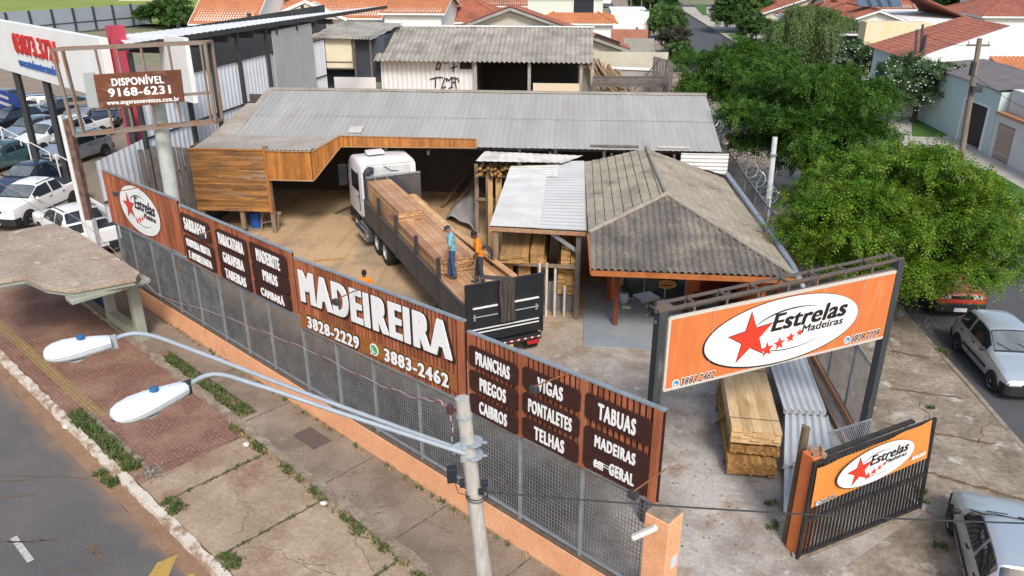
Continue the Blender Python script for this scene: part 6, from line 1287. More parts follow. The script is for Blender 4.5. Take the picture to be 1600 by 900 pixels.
# utility poles
def util(name, label, b, top, r0, r1, mat, arms=True, group=None):
    t = thing(name, label, 'utility pole', b, group); m = MB(); m.tube([b - UP * .05, top], [r0, r1], 10); m.build('pole', mat, t, smooth=True)
    if arms:
        m = MB(); m.bar(top + V(-.6, 0, -.35), top + V(.6, 0, -.35), .08, .1); m.build('crossarm', GREYW, t)
        for dx in (-.5, 0, .5): m = MB(); m.tube([top + V(dx, 0, -.3), top + V(dx, 0, -.12)], .04, 8); m.build('insulator', CABW, t)
        m = MB(); m.tube([top + V(0, 0, -1.9), top + V(0, 0, -1.2)], .16, 10); m.box(top + V(.3, -.2, -2.6), (.5, .4, .3)); m.build('equipment', DARKM, t)
    return t
b = at(1499, 262); tp_ = onp(1531, 60, b, (0, 1, 0)); UPW = M('pole_timber', (.24, .20, .155), (.18, .15, .12), sc=3, rough=.9, fine=.2, stretch=(1, 1, .3))
util('utility_pole', 'thick leaning utility pole in front of the mint garage door', b, tp_, .17, .13, UPW)
for bp, tp2, lab in (((1424, 178), (1433, 46), 'left of two thin dark poles rising behind the large flowering tree'), ((1431, 178), (1442, 38), 'right of two thin dark poles rising behind the large flowering tree')):
    b2 = at(*bp); util('utility_pole', lab, b2, onp(*tp2, b2, (0, 1, 0)), .12, .09, M('pole_dark', (.10, .09, .085), rough=.9), arms=False)
bq = V(7.85, 0, 0); tq = onx(1211, 214, 7.85); bq.y = tq.y; q2 = onx(1195, 366, 7.85); bq = q2 - (tq - q2) * (q2.z / (tq.z - q2.z)); t = util('utility_pole', 'pale concrete pole standing at the razor wire fence', bq, tq, .13, .10, M('pole_pale_concrete', (.62, .63, .62), (.52, .53, .52), sc=3, rough=.8, fine=.1), arms=False)
m = MB(); c = tq - (tq - bq).normalized() * .75; m.tube([c, c + UP * .1], .14, 10); m.build('clamp', GALV, t)
for (px, py, tx, ty, h) in ((1001, 30, 1003, -6, 6), (985, 25, 986, -8, 6), (1014, 42, 1016, 6, 6)):
    b2 = at(px, py); util('utility_pole', 'slim far pole beside the hedge of the side street', b2, onp(tx, ty, b2, (0, 1, 0)), .12, .1, UPW, arms=False, group='slim far poles by the side street hedge')
b2 = at(1181, 96); t = thing('white_pole', 'short white pole with a cross plate in the low hedge', 'pole', b2); m = MB(); m.tube([b2, onp(1195, 66, b2, (0, 1, 0))], .08, 8); m.build('pole', WHITEP, t)
cable('phone_line', 'thin line sagging from the thick utility pole to the right edge', [tp_ - UP * 1.8, onp(1660, 190, (24, 40, 0), (1, 0, 0))], .014, CABK, sag=.3)
cable('phone_line', 'thin line from the thick utility pole up to the two dark poles', [tp_ - UP * .3, onp(1436, 46, at(1431, 178), (0, 1, 0))], .014, CABK, sag=.4)
cable('phone_line', 'thin line from the dark poles away along the street roofs', [onp(1434, 92, at(1431, 178), (0, 1, 0)), onp(1200, 0, (0, 110, 0), (0, 1, 0))], .02, CABK, sag=.4)
# ================================================================== BIG SIGN OVER THE GATE
SIGO = M('sign_orange', (.66, .20, .06), (.60, .17, .05), sc=1.2, rough=.5, fine=.08, stretch=(2.5, 2.5, .5), c3=(.70, .29, .13), sc3=1.6, lo3=.55, hi3=.8)
STEELR = M('steel_weathered', (.13, .115, .105), (.19, .12, .08), sc=3, rough=.7, metal=.2, fine=.3, lo=.45, hi=.65)
PSTE = M('post_black_worn', (.05, .055, .06), (.16, .17, .17), sc=3, rough=.6, fine=.3, lo=.55, hi=.72, stretch=(1, 1, .25))
SA, SB = V(1.77, 13.89, 0), V(7.32, 17.04, 0); SU = (SB - SA).normalized(); SN = SU.cross(UP).normalized()
if SN.y > 0: SN = -SN
sgn = lambda px, py: onp(px, py, SA, SN)
t = thing('gate_sign', 'large orange sign with a white oval star logo on two black steel posts', 'sign', SA + SU * 3.2)
for P_, lab in ((SA, 0), (SB, 1)): m = MB(); m.box((P_.x, P_.y, 2.5), (.19, .19, 5.0), math.atan2(SU.y, SU.x)); m.build('post', PSTE, t, bevel=.01)
c4 = [sgn(1044, 496), sgn(1402, 422), sgn(1380, 524), sgn(1034, 608)]
m = MB(); m.ext([p + SN * .02 for p in c4], SN * .05); pn = m.build('panel', SIGO, t)
m = MB()
for i in range(4): m.bar(c4[i] + SN * .05, c4[(i + 1) % 4] + SN * .05, .05, .06)
m.build('panel_rim', M('rim_pale', (.60, .55, .48), rough=.5), t)
m = MB(); TA, TB = SA + UP * 5.0, SB + UP * 5.0
for off, z in ((0, 0), (.30, 0), (0, -.22), (.30, -.22)): m.bar(TA - SN * off + UP * z - SU * .15, TB - SN * off + UP * z + SU * .12, .05, .05)
for k in range(9): u = k / 8; p = TA.lerp(TB, u); m.bar(p, p - SN * .30, .05, .05); m.bar(p, p - UP * .22, .04, .04); m.bar(p - SN * .3, p - SN * .3 - UP * .22, .04, .04)
m.build('truss', STEELR, t)
m = MB(); p = TA + SU * .02
m.box((p.x, p.y + .12, 5.03), (.4, .4, .04), math.atan2(SU.y, SU.x)); m.build('cap_plate', STEELR, t)
m = MB(); p = sgn(1018, 471) - SN * .2; m.frame(p, SU, SN, UP, -.2, .2, -.15, .15, -.02, .04); m.frame(p, SU, SN, UP, .15, .2, -.1, .1, -.35, 0); m.build('floodlight', DARKM, t)
zz = lambda s: s
ce = sgn(1222, 513); le, ri = sgn(1103, 538), sgn(1341, 484); upv = (c4[0] - c4[3]).normalized(); uxv = (c4[1] - c4[0] + c4[2] - c4[3]).normalized(); uxv = (uxv - UP * uxv.z); uxv = (c4[1] - c4[0] + c4[2] - c4[3]).normalized(); upv = SN.cross(uxv).normalized(); upv = upv if upv.z > 0 else -upv
hgt_ = (c4[0] - c4[3]).length
logo(pn, ce + SN * .075, uxv, upv, (ri - le).length * .5, hgt_ * .475, black_ring=.045, thin=.006)
def phone(par, c, tx, wd, ht, ux, uy, n, dep=.006):
    m = MB(); disc(m, c - ux * (wd * .5 + ht * .75) + n * 0, ux, uy, ht * .55, ht * .55, dep); m.build('phone_disc', LETW, par)
    m = MB(); disc(m, c - ux * (wd * .5 + ht * .75), ux, uy, ht * .42, ht * .42, dep * .5, lift=dep * 1.2); m.build('phone_emblem', M('emblem_blue', (.05, .30, .52), rough=.4), par)
    m = MB(); arcline(m, c - ux * (wd * .5 + ht * .75), ux, uy, ht * .2, ht * .2, R(120), R(330), ht * .2, dep * .4, lift=dep * 1.9); m.build('handset', LETW, par)
    m = MB(); text(m, tx, c, ux, uy, wd * 1.03, ht * 1.18, dep * .6, bold=.045, slant=.18, cond=.85, space=1.15); m.build('number_edge', LETW, par)
    m = MB(); text(m, tx, c, ux, uy, wd, ht, dep * .6, bold=.008, slant=.18, lift=dep * .9, cond=.85, space=1.15); m.build('number', LOGO_K, par)
a, b = sgn(1060, 596), sgn(1113, 580); phone(pn, sgn(1087, 588) + SN * .072, '3883.2462', (b - a).length, .17, uxv, upv, SN)
a, b = sgn(1326, 527), sgn(1369, 517); phone(pn, sgn(1348, 522) + SN * .072, '3828.2229', (b - a).length, .17, uxv, upv, SN)
m = MB()
for u in (.17, .34, .5, .66, .83): a_, b_ = c4[3].lerp(c4[2], u), c4[0].lerp(c4[1], u); m.bar(a_ + SN * .084, b_ + SN * .084, .007, .003, up=tuple(SN))
m.build('sheet_seams', M('seam_pale', (.52, .47, .42), rough=.6), pn)
# ================================================================== SLIDING GATE WITH BANNER
G0, G1 = V(4.78, 12.93, 0), V(7.87, 14.73, 0); GU = (G1 - G0).normalized(); GN = V(GU.y, -GU.x, 0)
gt = lambda px, py, o=0.: onp(px, py, G0 + GN * o, GN)
t = thing('bar_gate', 'black vertical bar gate carrying an orange banner with the star logo', 'gate', (G0 + G1) / 2)
GB = M('gate_black', (.02, .02, .022), (.04, .038, .036), sc=5, rough=.6, fine=.2)
T0, T1 = gt(1274, 722), gt(1461, 653)
m = MB(); n = 34
for k in range(n): u = (k + .5) / n; m.bar(G0.lerp(G1, u) + UP * .06, T0.lerp(T1, u) - UP * .03, .032, .032, up=tuple(GU))
m.build('bars', GB, t)
m = MB()
for v in (.035, .40, .985): m.bar(G0.lerp(T0, v), G1.lerp(T1, v), .06, .07)
for P_, Q_ in ((G0, T0), (G1, T1)): m.bar(P_, Q_, .06, .06, up=tuple(GU))
m.bar(T0 - GN * .12, T1 - GU * .5 - GN * .12, .10, .05); m.build('frame', GB, t)
m = MB(); m.box((G0.x + .06, G0.y + .06, .04), (.3, .1, .06)); m.bar(G0 - UP * .02, G1 + UP * .0, .16, .06); m.build('rail', KERBG, t)
bc = [gt(1277, 732, .06), gt(1458, 656, .06), gt(1448, 716, .06), gt(1267, 794, .06)]
BANO = M('banner_orange', (.70, .27, .06), (.66, .245, .055), sc=1.5, rough=.5, fine=.06)
def bpt(u, v): p = bc[3].lerp(bc[2], u).lerp(bc[0].lerp(bc[1], u), v); return p + GN * (.02 * math.sin(u * 9 + v * 3) * (v - .3) * .8 + .012 * math.sin(u * 23) * v) - UP * .03 * v * math.sin(math.pi * ((u * 3) % 1)) * .6
m = MB(); m.grid(bpt, 60, 14); bn = m.build('banner', BANO, t, smooth=True, ang=80)
ux2 = ((bc[1] - bc[0]) + (bc[2] - bc[3])).normalized(); up2 = GN.cross(ux2).normalized(); up2 = up2 if up2.z > 0 else -up2
ce = gt(1369, 724, .10); le, ri = gt(1308, 752, .10), gt(1429, 694, .10); logo(bn, ce + GN * .01, ux2, up2, (ri - le).length * .5, (bc[0] - bc[3]).length * .46, black_ring=.02, thin=.005)
a, b = gt(1281, 785, .1), gt(1305, 773, .1); phone(bn, gt(1294, 779, .10) + GN * .005, '3883.2462', (b - a).length, .10, ux2, up2, GN, .004)
m = MB(); text(m, '3828.2229', gt(1435, 712, .10) + GN * .005, ux2, up2, .42, .09, .004, bold=.03, slant=.15); m.build('number', LETW, bn)
# gate pillar and leaning timber post
pb = at(1250, 860); t = thing('gate_pillar', 'orange gate pillar with a broken brick top beside the bar gate', 'pillar', pb)
m = MB(); m.box((pb.x - .05, pb.y + .02, 1.18), (.36, .30, 2.42), math.atan2(GU.y, GU.x)); m.build('shaft', OR_D, t, bevel=.015)
m = MB()
for k, (dx, dy, s) in enumerate(((-.08, -.09, .09), (.09, -.08, .08), (.09, .08, .16), (-.09, .09, .12), (.0, .1, .07))): m.box((pb.x + dx, pb.y + dy, 2.38 + s * .3), (.10, .08, s), k)
m.build('broken_top', M('broken_brick', (.28, .16, .10), (.34, .27, .2), sc=7, rough=.95, fine=.4), t)
b = at(1238, 846); tt = onp(1266, 668, b + V(-.0, .18, 0), (0, 1, 0)); m = MB(); b = b - V(.12, 0, 0); tt = tt - V(.08, 0, 0); m.tube([b, tt], [.10, .085], 10); m.tube([tt, tt + V(.005, 0, .012)], [.10, .07], 10)
tag(m.build('timber_post', M('post_olive', (.17, .125, .075), (.11, .08, .05), sc=4, rough=.9, stretch=(1, 1, .3), fine=.3), smooth=True, ang=50), 'round weathered timber post standing against the orange gate pillar', 'post')
m = MB()
p0, p1 = at(1304, 706, 1.2), at(1372, 684, 1.2)
for k in range(24): p = p0.lerp(p1, k / 23); m.bar(p, p + UP * .35 + SN * -.25, .015, .015)
m.bar(p0, p1, .03, .03); m.bar(p0 + UP * .35 - SN * .25, p1 + UP * .35 - SN * .25, .03, .03)
for p in (p0, p1): m.bar(V(p.x, p.y, 0), p, .04, .04)
tag(m.build('steel_grating', GALV), 'grey steel grating panel standing behind the top of the bar gate', 'grating')
# ================================================================== TIMBER STACK AND SHEET STACKS AT THE GATE
PLK2 = M('plank_pale', (.66, .47, .26), (.53, .345, .16), sc=1.6, rough=.75, stretch=(2.5, .35, 1), isl=.12, fine=.2, fsc=12, c3=(.36, .19, .07), sc3=.9, lo3=.58, hi3=.72)
PLK3 = M('plank_end_brown', (.40, .225, .075), (.29, .15, .05), sc=3, rough=.8, isl=.3, fine=.3)
ZT = 1.25; q = [at(1144, 668, ZT), at(1222, 670, ZT), at(1196, 572, ZT), at(1130, 590, ZT)]
yv = ((q[3] + q[2]) / 2 - (q[0] + q[1]) / 2).normalized(); yv.z = 0; xv = V(yv.y, -yv.x, 0); O = V(q[0].x, q[0].y, 0); W_ = (q[1] - q[0]).dot(xv); LL = (q[2] - q[1]).dot(yv) + .3
def planks(m, x0, x1, y0, y1, z0, z1, h=.035, w=(.18, .28), jig=.03):
    z = z0
    while z + h <= z1 + .002:
        x = x0
        while x < x1 - .05:
            e = min(x1, x + rnd.uniform(*w)); m.frame(O, xv, yv, UP, x, e - .005, y0 + rnd.uniform(-jig, jig), y1 + rnd.uniform(-jig, jig), z, z + h - .003); x = e
        z += h
for z0, z1, dy, dx, mt, lab in ((.10, .46, -.16, -.02, PLK3, 'lowest wired bundle of rough planks in the stack by the gate'), (.54, .78, .04, .02, PLK3, 'middle thin bundle of planks in the stack by the gate'), (.87, ZT, 0., 0., PLK2, 'top bundle of wide pale planks in the stack by the gate')):
    m = MB(); planks(m, dx, W_ + dx, dy, LL, z0, z1, w=(.2, .3) if mt is PLK2 else (.06, .1), jig=.03); t = m.build('plank_bundle', mt); tag(t, lab, 'planks', 'plank bundles by the gate')
    m = MB()
    for yy in (.45, LL - .5): m.frame(O, xv, yv, UP, dx - .01, W_ + dx + .01, yy, yy + .012, z1 - .002, z1 + .004); m.frame(O, xv, yv, UP, dx - .012, dx - .004, yy, yy + .012, z0, z1); 
    m.build('strap', DARKM, t)
m = MB()
for yy in (.3, LL - .6): m.frame(O, xv, yv, UP, -.05, W_ + .05, yy, yy + .1, 0, .095)
for z in (.462, .785):
    for yy in (.5, LL - .7): m.frame(O, xv, yv, UP, .02, W_ - .02, yy, yy + .08, z, z + .075)
tag(m.build('bearer', STK), 'bearers lying on the concrete under the plank stack by the gate', 'bearers')
m = MB(); m.bar(at(1118, 662), O + yv * 1.1 + UP * .95 - xv * .04, .05, .05); tag(m.build('prop_stick', PLK3), 'thin wooden prop leaning against the left side of the plank stack', 'stick')
FIB = M('fibre_sheet', (.50, .53, .55), (.42, .45, .47), sc=1.2, rough=.8, fine=.12)
def sheetstack(lab, px, z, n, prm):
    q = [at(*p, z) for p in px]; t = None; m = MB()
    ya = ((q[3] + q[2]) - (q[0] + q[1])).normalized(); xa = V(ya.y, -ya.x, 0)
    for k in range(n):
        zz_ = z - k * .022; off = xa * rnd.uniform(-.015, .015) + ya * rnd.uniform(-.04, .0); cc = [V(p.x, p.y, zz_) + off for p in q]
        def f(u, v): p = cc[0].lerp(cc[1], u).lerp(cc[3].lerp(cc[2], u), v); return p + UP * .026 * math.cos(2 * math.pi * u * prm)
        def g_(u, v): return f(u, v) - UP * .009
        m.grid(f, 60, 2); m.grid(g_, 60, 2)
        for i in range(60): m.quad(f(i / 60, 0), f((i + 1) / 60, 0), g_((i + 1) / 60, 0), g_(i / 60, 0))
    return tag(m.build('fibre_sheets', FIB, smooth=True, ang=50), lab, 'roof sheets', 'stacks of corrugated sheets by the gate')
sheetstack('tall stack of grey corrugated sheets between the planks and the side fence', ((1225, 638), (1291, 641), (1258, 553), (1203, 568)), .55, 7, 6)
sheetstack('lower stack of pale corrugated sheets in front of the tall sheet stack', ((1224, 726), (1302, 700), (1293, 650), (1226, 645)), .38, 6, 6)
sheetstack('lowest sheet stack, partly hidden behind the round timber post', ((1225, 800), (1262, 800), (1290, 712), (1226, 718)), .16, 3, 4)
m = MB()
for zb, pts in ((.0, ((1230, 640), (1285, 640), (1255, 560), (1206, 572))), ):
    qq = [at(*p, .2) for p in pts]; m.ext([V(p.x, p.y, .02) for p in qq], UP * .34)
tag(m.build('sheet_pallet', STK), 'dark pallet under the tall stack of grey corrugated sheets', 'pallet')
m = MB()
for a_, b_ in (((1262, 560), (1288, 625)), ((1290, 632), (1322, 690))):
    p, q = at(*a_, .1), at(*b_, .1); m.bar(p, q, .09, .12)
tag(m.build('kerb_blocks', M('block_reddish', (.34, .22, .16), (.27, .2, .155), sc=5, rough=.9, fine=.3)), 'reddish rough block edging along the inside of the side fence', 'edging')
# ================================================================== TRUCK
TB_ = M('truck_black', (.012, .014, .018), (.024, .025, .027), sc=1.5, rough=.5, fine=.2)
TSIDE = M('truck_side_grey', (.075, .07, .066), (.11, .10, .09), sc=2, rough=.7, fine=.25, stretch=(1, 1, .4))
CABW_ = M('cab_white', (.80, .80, .80), (.70, .70, .69), sc=1.2, rough=.3, fine=.04, coat=.4)
RIM = M('rim_steel', (.58, .59, .6), (.45, .45, .45), sc=5, rough=.4, metal=.35, fine=.2)
GLASSW = M('windshield_glass', (.085, .10, .105), (.16, .18, .18), sc=1.8, rough=.05, spec=.9, fine=0, coat=.5, stretch=(1, .4, 1))  # pale base colour stands in for sky reflection and the dashboard behind
GLASS = M('vehicle_glass', (.015, .02, .025), rough=.04, spec=.9, fine=0, coat=.5)
REDL = M('lamp_red', (.45, .015, .02), rough=.2, coat=.5, fine=0); REFW = M('reflector_white', (.75, .75, .75), rough=.3, fine=0); CHROME = M('chrome', (.6, .62, .64), rough=.15, metal=.9, fine=0)
def wheel(par, x, y, r, w, rimr=.6, dual=False, name='wheel'):
    pr = [(rimr, -.5), (.90, -.5), (1.0, -.36), (1.0, .36), (.90, .5), (rimr, .5)]; n = 28; vs = []
    for q, s in pr: vs += [V(x + s * w, y + q * r * math.cos(2 * math.pi * k / n), r + q * r * math.sin(2 * math.pi * k / n)) for k in range(n)]
    m = MB(); m.add(vs, [(i * n + k, i * n + (k + 1) % n, (i + 1) * n + (k + 1) % n, (i + 1) * n + k) for i in range(5) for k in range(n)]); t_ = m.build(name, TYRE, par, smooth=True, ang=50)
    m = MB(); 
    for sx in (-1, 1):
        dd = [(rimr * 1.0, .46), (rimr * .93, .34), (rimr * .35, .30), (rimr * .22, .44), (0, .45)]; vs = []
        for q, s in dd: vs += [V(x + sx * s * w, y + q * r * math.cos(2 * math.pi * k / n), r + q * r * math.sin(2 * math.pi * k / n)) for k in range(n)]
        m.add(vs, [(i * n + k, i * n + (k + 1) % n, (i + 1) * n + (k + 1) % n, (i + 1) * n + k) for i in range(4) for k in range(n)])
    rm = m.build('rim', RIM, t_, smooth=True, ang=40)
    m = MB()
    for sx in (-1, 1):
        for k in range(8):
            a = k * math.pi / 4 + .2; c = V(x + sx * .335 * w, y + .64 * rimr * r * math.cos(a), r + .64 * rimr * r * math.sin(a)); m.ball(c, (.012, .11 * rimr * r, .11 * rimr * r), 6, 4)
    m.build('rim_holes', DARKM, rm); return t_
tr = thing('flatbed_truck', 'white cab truck with a long black open bed being loaded with timber', 'truck')
Wd = 2.42; FZ = 1.28
m = MB(); m.box2((.75, .1, .75), (1.0, 13.8, 1.12)); m.box2((1.42, .1, .75), (1.67, 13.8, 1.12)); m.box2((.02, .03, 1.12), (Wd - .02, 11.6, FZ)); m.build('chassis', TB_, tr)
m = MB(); m.box2((.06, 0.06, FZ), (Wd - .06, 11.55, FZ + .03)); m.build('floor', STK, tr)
for k in range(5):
    a, b = .08 + k * 2.3, .08 + (k + 1) * 2.3 - .06; m = MB(); m.box2((-.035, a, 1.02), (.015, b, 1.92)); m.box2((-.045, a, 1.86), (.025, b, 1.935)); m.build('side_board', TSIDE, tr)
    m = MB(); m.box2((Wd - .015, a, 1.02), (Wd + .035, b, 1.35)); m.build('side_board', TSIDE, tr)
for y in (2.3, 4.55, 6.9, 9.2):
    m = MB(); m.box2((-.065, y - .05, 1.0), (.05, y + .05, 2.62)); m.build('stake', DARKM, tr)
m = MB(); m.box2((.0, -.07, 1.22), (Wd, -.0, 2.58)); m.box2((.02, -.05, .74), (Wd - .02, .02, 1.20)); m.build('tailgate', TB_, tr, bevel=.012)
m = MB(); m.box2((-.02, -.085, 2.56), (Wd + .02, .015, 2.60)); m.box2((-.03, -.08, 1.0), (.03, .0, 2.58)); m.box2((Wd - .03, -.08, .7), (Wd + .03, .0, 2.58)); m.build('tailgate_edge', TB_, tr)
m = MB()
for x0, x1 in ((.18, .95), (1.5, 2.28)): m.box2((x0, -.11, 1.84), (x1, -.072, 1.885))
m.box2((.14, -.09, 1.16), (2.30, -.055, 1.185)); m.box2((.14, -.09, 1.05), (2.30, -.055, 1.075)); m.build('white_bar', REFW, tr)
m = MB()
for x0, x1 in ((.18, .95), (1.5, 2.28)): m.tube([V(x0, -.10, 1.58), V(x1, -.10, 1.58)], .02, 6)
m.build('lock_bar', GALV, tr)
for x in (.22, 2.2):
    m = MB(); m.box2((x - .03, -.12, 1.48), (x + .03, -.07, 1.66)); m.build('latch', GALV, tr)
m = MB(); m.box2((.05, -.14, .50), (Wd - .05, -.02, .70)); m.build('bumper', TB_, tr, bevel=.015)
m = MB()
for k in range(10): m.box2((.1 + k * .225, -.148, .58), (.1 + k * .225 + .10, -.142, .62))
m.build('red_reflector', REDL, tr)
m = MB()
for k in range(10): m.box2((.212 + k * .225, -.148, .58), (.225 + k * .225 + .07, -.142, .62))
m.build('white_reflector', REFW, tr)
for x0, x1 in ((.1, .5), (Wd - .5, Wd - .1)):
    m = MB(); m.box2((x0, -.10, .34), (x1, -.02, .48)); m.build('tail_light', REDL, tr, bevel=.015)
m = MB(); m.box2((1.0, -.155, .40), (1.42, -.13, .50)); m.build('plate', M('plate_yellow', (.62, .46, .05), rough=.5), tr)
for x in (.25, Wd - .25): m = MB(); m.box2((x - .24, .2, .08), (x + .24, .215, .75)); m.build('mud_flap', TYRE, tr)
for y in (1.15, 2.45, 8.91, 10.1):
    for x in (.28, Wd - .28): wheel(tr, x, y, .52, .50)
for x in (.2, Wd - .2): wheel(tr, x, 13.42, .52, .30)
m = MB(); m.box2((.12, 11.48, FZ), (Wd - .0, 11.56, 2.82)); m.build('headboard', TSIDE, tr)
m = MB()
for x in (.5, 1.0): m.box2((x - .02, 11.45, 1.5), (x + .02, 11.478, 2.8))
m.box2((.12, 11.44, 2.80), (Wd, 11.58, 2.84)); m.build('headboard_trim', GALV, tr)
m = MB()                                                           # cab
sec = [(11.95, .05, 2.37, 1.0, 3.24, .07), (12.1, .02, 2.40, .95, 3.30, .08), (13.3, .02, 2.40, .95, 3.36, .09), (13.9, .02, 2.40, .95, 3.24, .10), (14.25, .03, 2.39, .95, 2.85, .10), (14.42, .05, 2.37, .95, 1.9, .08), (14.45, .06, 2.36, .95, 1.0, .05)]
vs = []
for y, x0, x1, z0, z1, c in sec: vs += [V(x0, y, z0), V(x0, y, z1 - c * 2.2), V(x0 + c * .5, y, z1 - c), V(x0 + c * 1.6, y, z1), V(x1 - c * 1.6, y, z1), V(x1 - c * .5, y, z1 - c), V(x1, y, z1 - c * 2.2), V(x1, y, z0)]
n = 8; m.add(vs, [(i * n + k, i * n + (k + 1) % n, (i + 1) * n + (k + 1) % n, (i + 1) * n + k) for i in range(len(sec) - 1) for k in range(n)] + [tuple(range(n)), tuple(range((len(sec) - 1) * n, len(sec) * n))]); cb = m.build('cab', CABW_, tr, smooth=True, ang=25, merge=True)
m = MB(); m.box2((.06, 12.9, .5), (2.36, 14.4, .98)); m.box2((.03, 14.3, .4), (2.39, 14.5, .8)); m.build('cab_skirt', TB_, tr)
m = MB(); m.bar((.22, 11.97, 3.22), (2.2, 11.97, 3.22), .10, .10); m.bar((.12, 11.96, 2.3), (.18, 11.96, 3.2), .08, .08); m.bar((2.30, 11.96, 2.3), (2.24, 11.96, 3.2), .08, .08); m.build('roof_lip', CABW_, cb, bevel=.03)
m = MB(); m.box2((.25, 11.935, 1.4), (2.15, 11.949, 3.1)); m.build('rear_panel', M('cab_rear_pale', (.62, .62, .61), (.5, .5, .49), sc=2, rough=.5), cb)
m = MB(); m.tube([V(1.0, 11.92, 3.12), V(1.3, 11.90, 2.9), V(1.6, 11.92, 2.86)], .015, 6); m.build('rear_cable', DARKM, cb)
m = MB(); m.box2((.55, 12.7, 3.42), (1.3, 13.2, 3.56)); m.build('roof_unit', CABW_, cb, bevel=.05)
m = MB(); m.box2((-.005, 12.45, 2.0), (.017, 13.55, 2.75)); m.build('side_window', GLASS, cb)
m = MB(); m.box2((2.403, 12.45, 2.0), (2.425, 13.55, 2.75)); m.build('side_window', GLASS, cb)
m = MB(); m.ext([V(.25, 14.42, 1.95), V(2.17, 14.42, 1.95), V(2.12, 14.22, 2.72), V(.3, 14.22, 2.72)], V(0, .03, .02)); m.build('windshield', GLASS, cb)
m = MB(); m.box2((.1, 11.72, 1.0), (.34, 11.93, 2.95)); m.tube([V(.24, 11.83, 2.9), V(.36, 11.86, 3.02), V(.52, 11.88, 2.98)], .15, 10); m.build('air_intake', DARKM, cb, bevel=.03)
m = MB(); m.box2((-.001, 12.35, 1.2), (.018, 12.42, 2.85)); m.box2((-.03, 12.5, 1.75), (.0, 12.62, 1.8)); m.build('door_seam', DARKM, cb)
for sx in (-1, 1):
    x = -.28 if sx < 0 else 2.70; m = MB(); m.box2((x - .20, 13.85, 1.95), (x + .16, 14.05, 2.85)); m.bar((x, 13.97, 2.7), (.1 if sx < 0 else 2.3, 13.9, 2.85), .04, .04); mi = m.build('mirror', TB_, cb, bevel=.02)
    m = MB(); m.box2((x - .09, 13.885, 2.05), (x + .09, 13.897, 2.2)); m.build('mirror_glass', REFW, mi)
m = MB(); m.tube([V(-.02, 10.9, .55), V(-.02, 12.2, .55)], .28, 14); m.build('fuel_tank', CHROME, tr, smooth=True, ang=40)
m = MB(); m.box2((.02, 11.0, .85), (.3, 12.4, 1.05)); m.build('step', DARKM, tr)
# hanging tarpaulin over the tailgate belongs with the truck bed edge: folded cloth lying on it
PHI = math.asin(.48); TR0 = V(-2.94, 20.35, 0)
tr.location = TR0; tr.rotation_euler = (0, 0, PHI)
TX, TY = V(math.cos(PHI), math.sin(PHI), 0), V(-math.sin(PHI), math.cos(PHI), 0)
tw = lambda x, y, z=0: TR0 + TX * x + TY * y + UP * z
m = MB()
def drape(u, v):
    x = 1.0 + .48 * u; k = v * 3.0; fold = .035 * math.sin(u * 26 + .8 * math.sin(v * 5)) + .02 * math.sin(u * 47 + v * 3); x += .025 * math.sin(v * 9 + u * 5)
    if k < 1.0: return tw(x - .45 * (1 - k), .95 * (1 - k) - .02, 2.63 - .25 * (1 - k) ** .7 + .04 * math.sin(u * 9))
    return tw(x, -.12 - .035 * (k - 1) - fold * .9, 2.63 - (k - 1.0) * .66 + .015 * math.sin(u * 13))
m.grid(drape, 60, 30); tag(m.build('hanging_cloth', M('cloth_dark', (.10, .085, .072), (.06, .052, .048), sc=3, rough=.9, stretch=(4, 4, .4), fine=.3), smooth=True, ang=80), 'dark folded cloth hanging over the middle of the truck tailgate', 'cloth')
PLKR = M('plank_fresh_red', (.58, .35, .185), (.47, .245, .12), sc=1.4, rough=.7, isl=.32, hue=.014, fine=.2, fsc=10, c3=(.63, .42, .23), sc3=.8, lo3=.5, hi3=.7)
def tplanks(m, x0, x1, y0, y1, z0, z1, h=.045, w=(.16, .30), jig=.10):
    z = z0
    while z + h <= z1 + .002:
        x = x0
        while x < x1 - .05:
            e = min(x1, x + rnd.uniform(*w)); m.frame(TR0, TX, TY, UP, x, e - .013, y0 + rnd.uniform(-jig, jig), y1 + rnd.uniform(-jig, jig) * .3, z, z + h - .006 - rnd.uniform(0, .006)); x = e
        z += h
for x0, x1, y0, y1, z0, z1, jig, lab in ((.10, 2.30, .12, 9.0, FZ + .035, 1.80, .02, 'bottom layer of reddish planks filling the truck bed'), (.12, 1.52, 2.95, 8.3, 1.802, 2.30, .035, 'rear upper bundle of reddish planks beside the two standing men'), (.14, 1.12, 7.0, 11.35, 2.303, 2.72, .03, 'highest bundle of reddish planks behind the truck cab'), (1.18, 2.05, 6.2, 11.0, 1.802, 2.08, .08, 'low bundle of reddish planks at the right side of the truck bed'), (.14, 1.14, 8.45, 11.35, 1.802, 2.30, .05, 'middle bundle of reddish planks directly behind the truck cab')):
    m = MB(); tplanks(m, x0, x1, y0, y1, z0, z1, jig=jig); tag(m.build('plank_bundle', PLKR), lab, 'planks', 'plank bundles on the truck')
m = MB(); m.bar(tw(2.25, 1.6, 1.9), tw(1.9, 6.6, 2.02), .22, .045); m.bar(tw(2.30, .5, 1.83), tw(2.12, 5.5, 1.95), .16, .05); tag(m.build('loose_plank', PLKR), 'two loose planks slanting along the right side of the truck bed', 'planks')
m = MB(); m.bar(tw(1.22, 11.4, 2.80), tw(1.45, 10.0, 2.42), .30, .02); tag(m.build('rubber_sheet', DARKM), 'dark strip of cloth running from the truck headboard down over the planks', 'cloth')
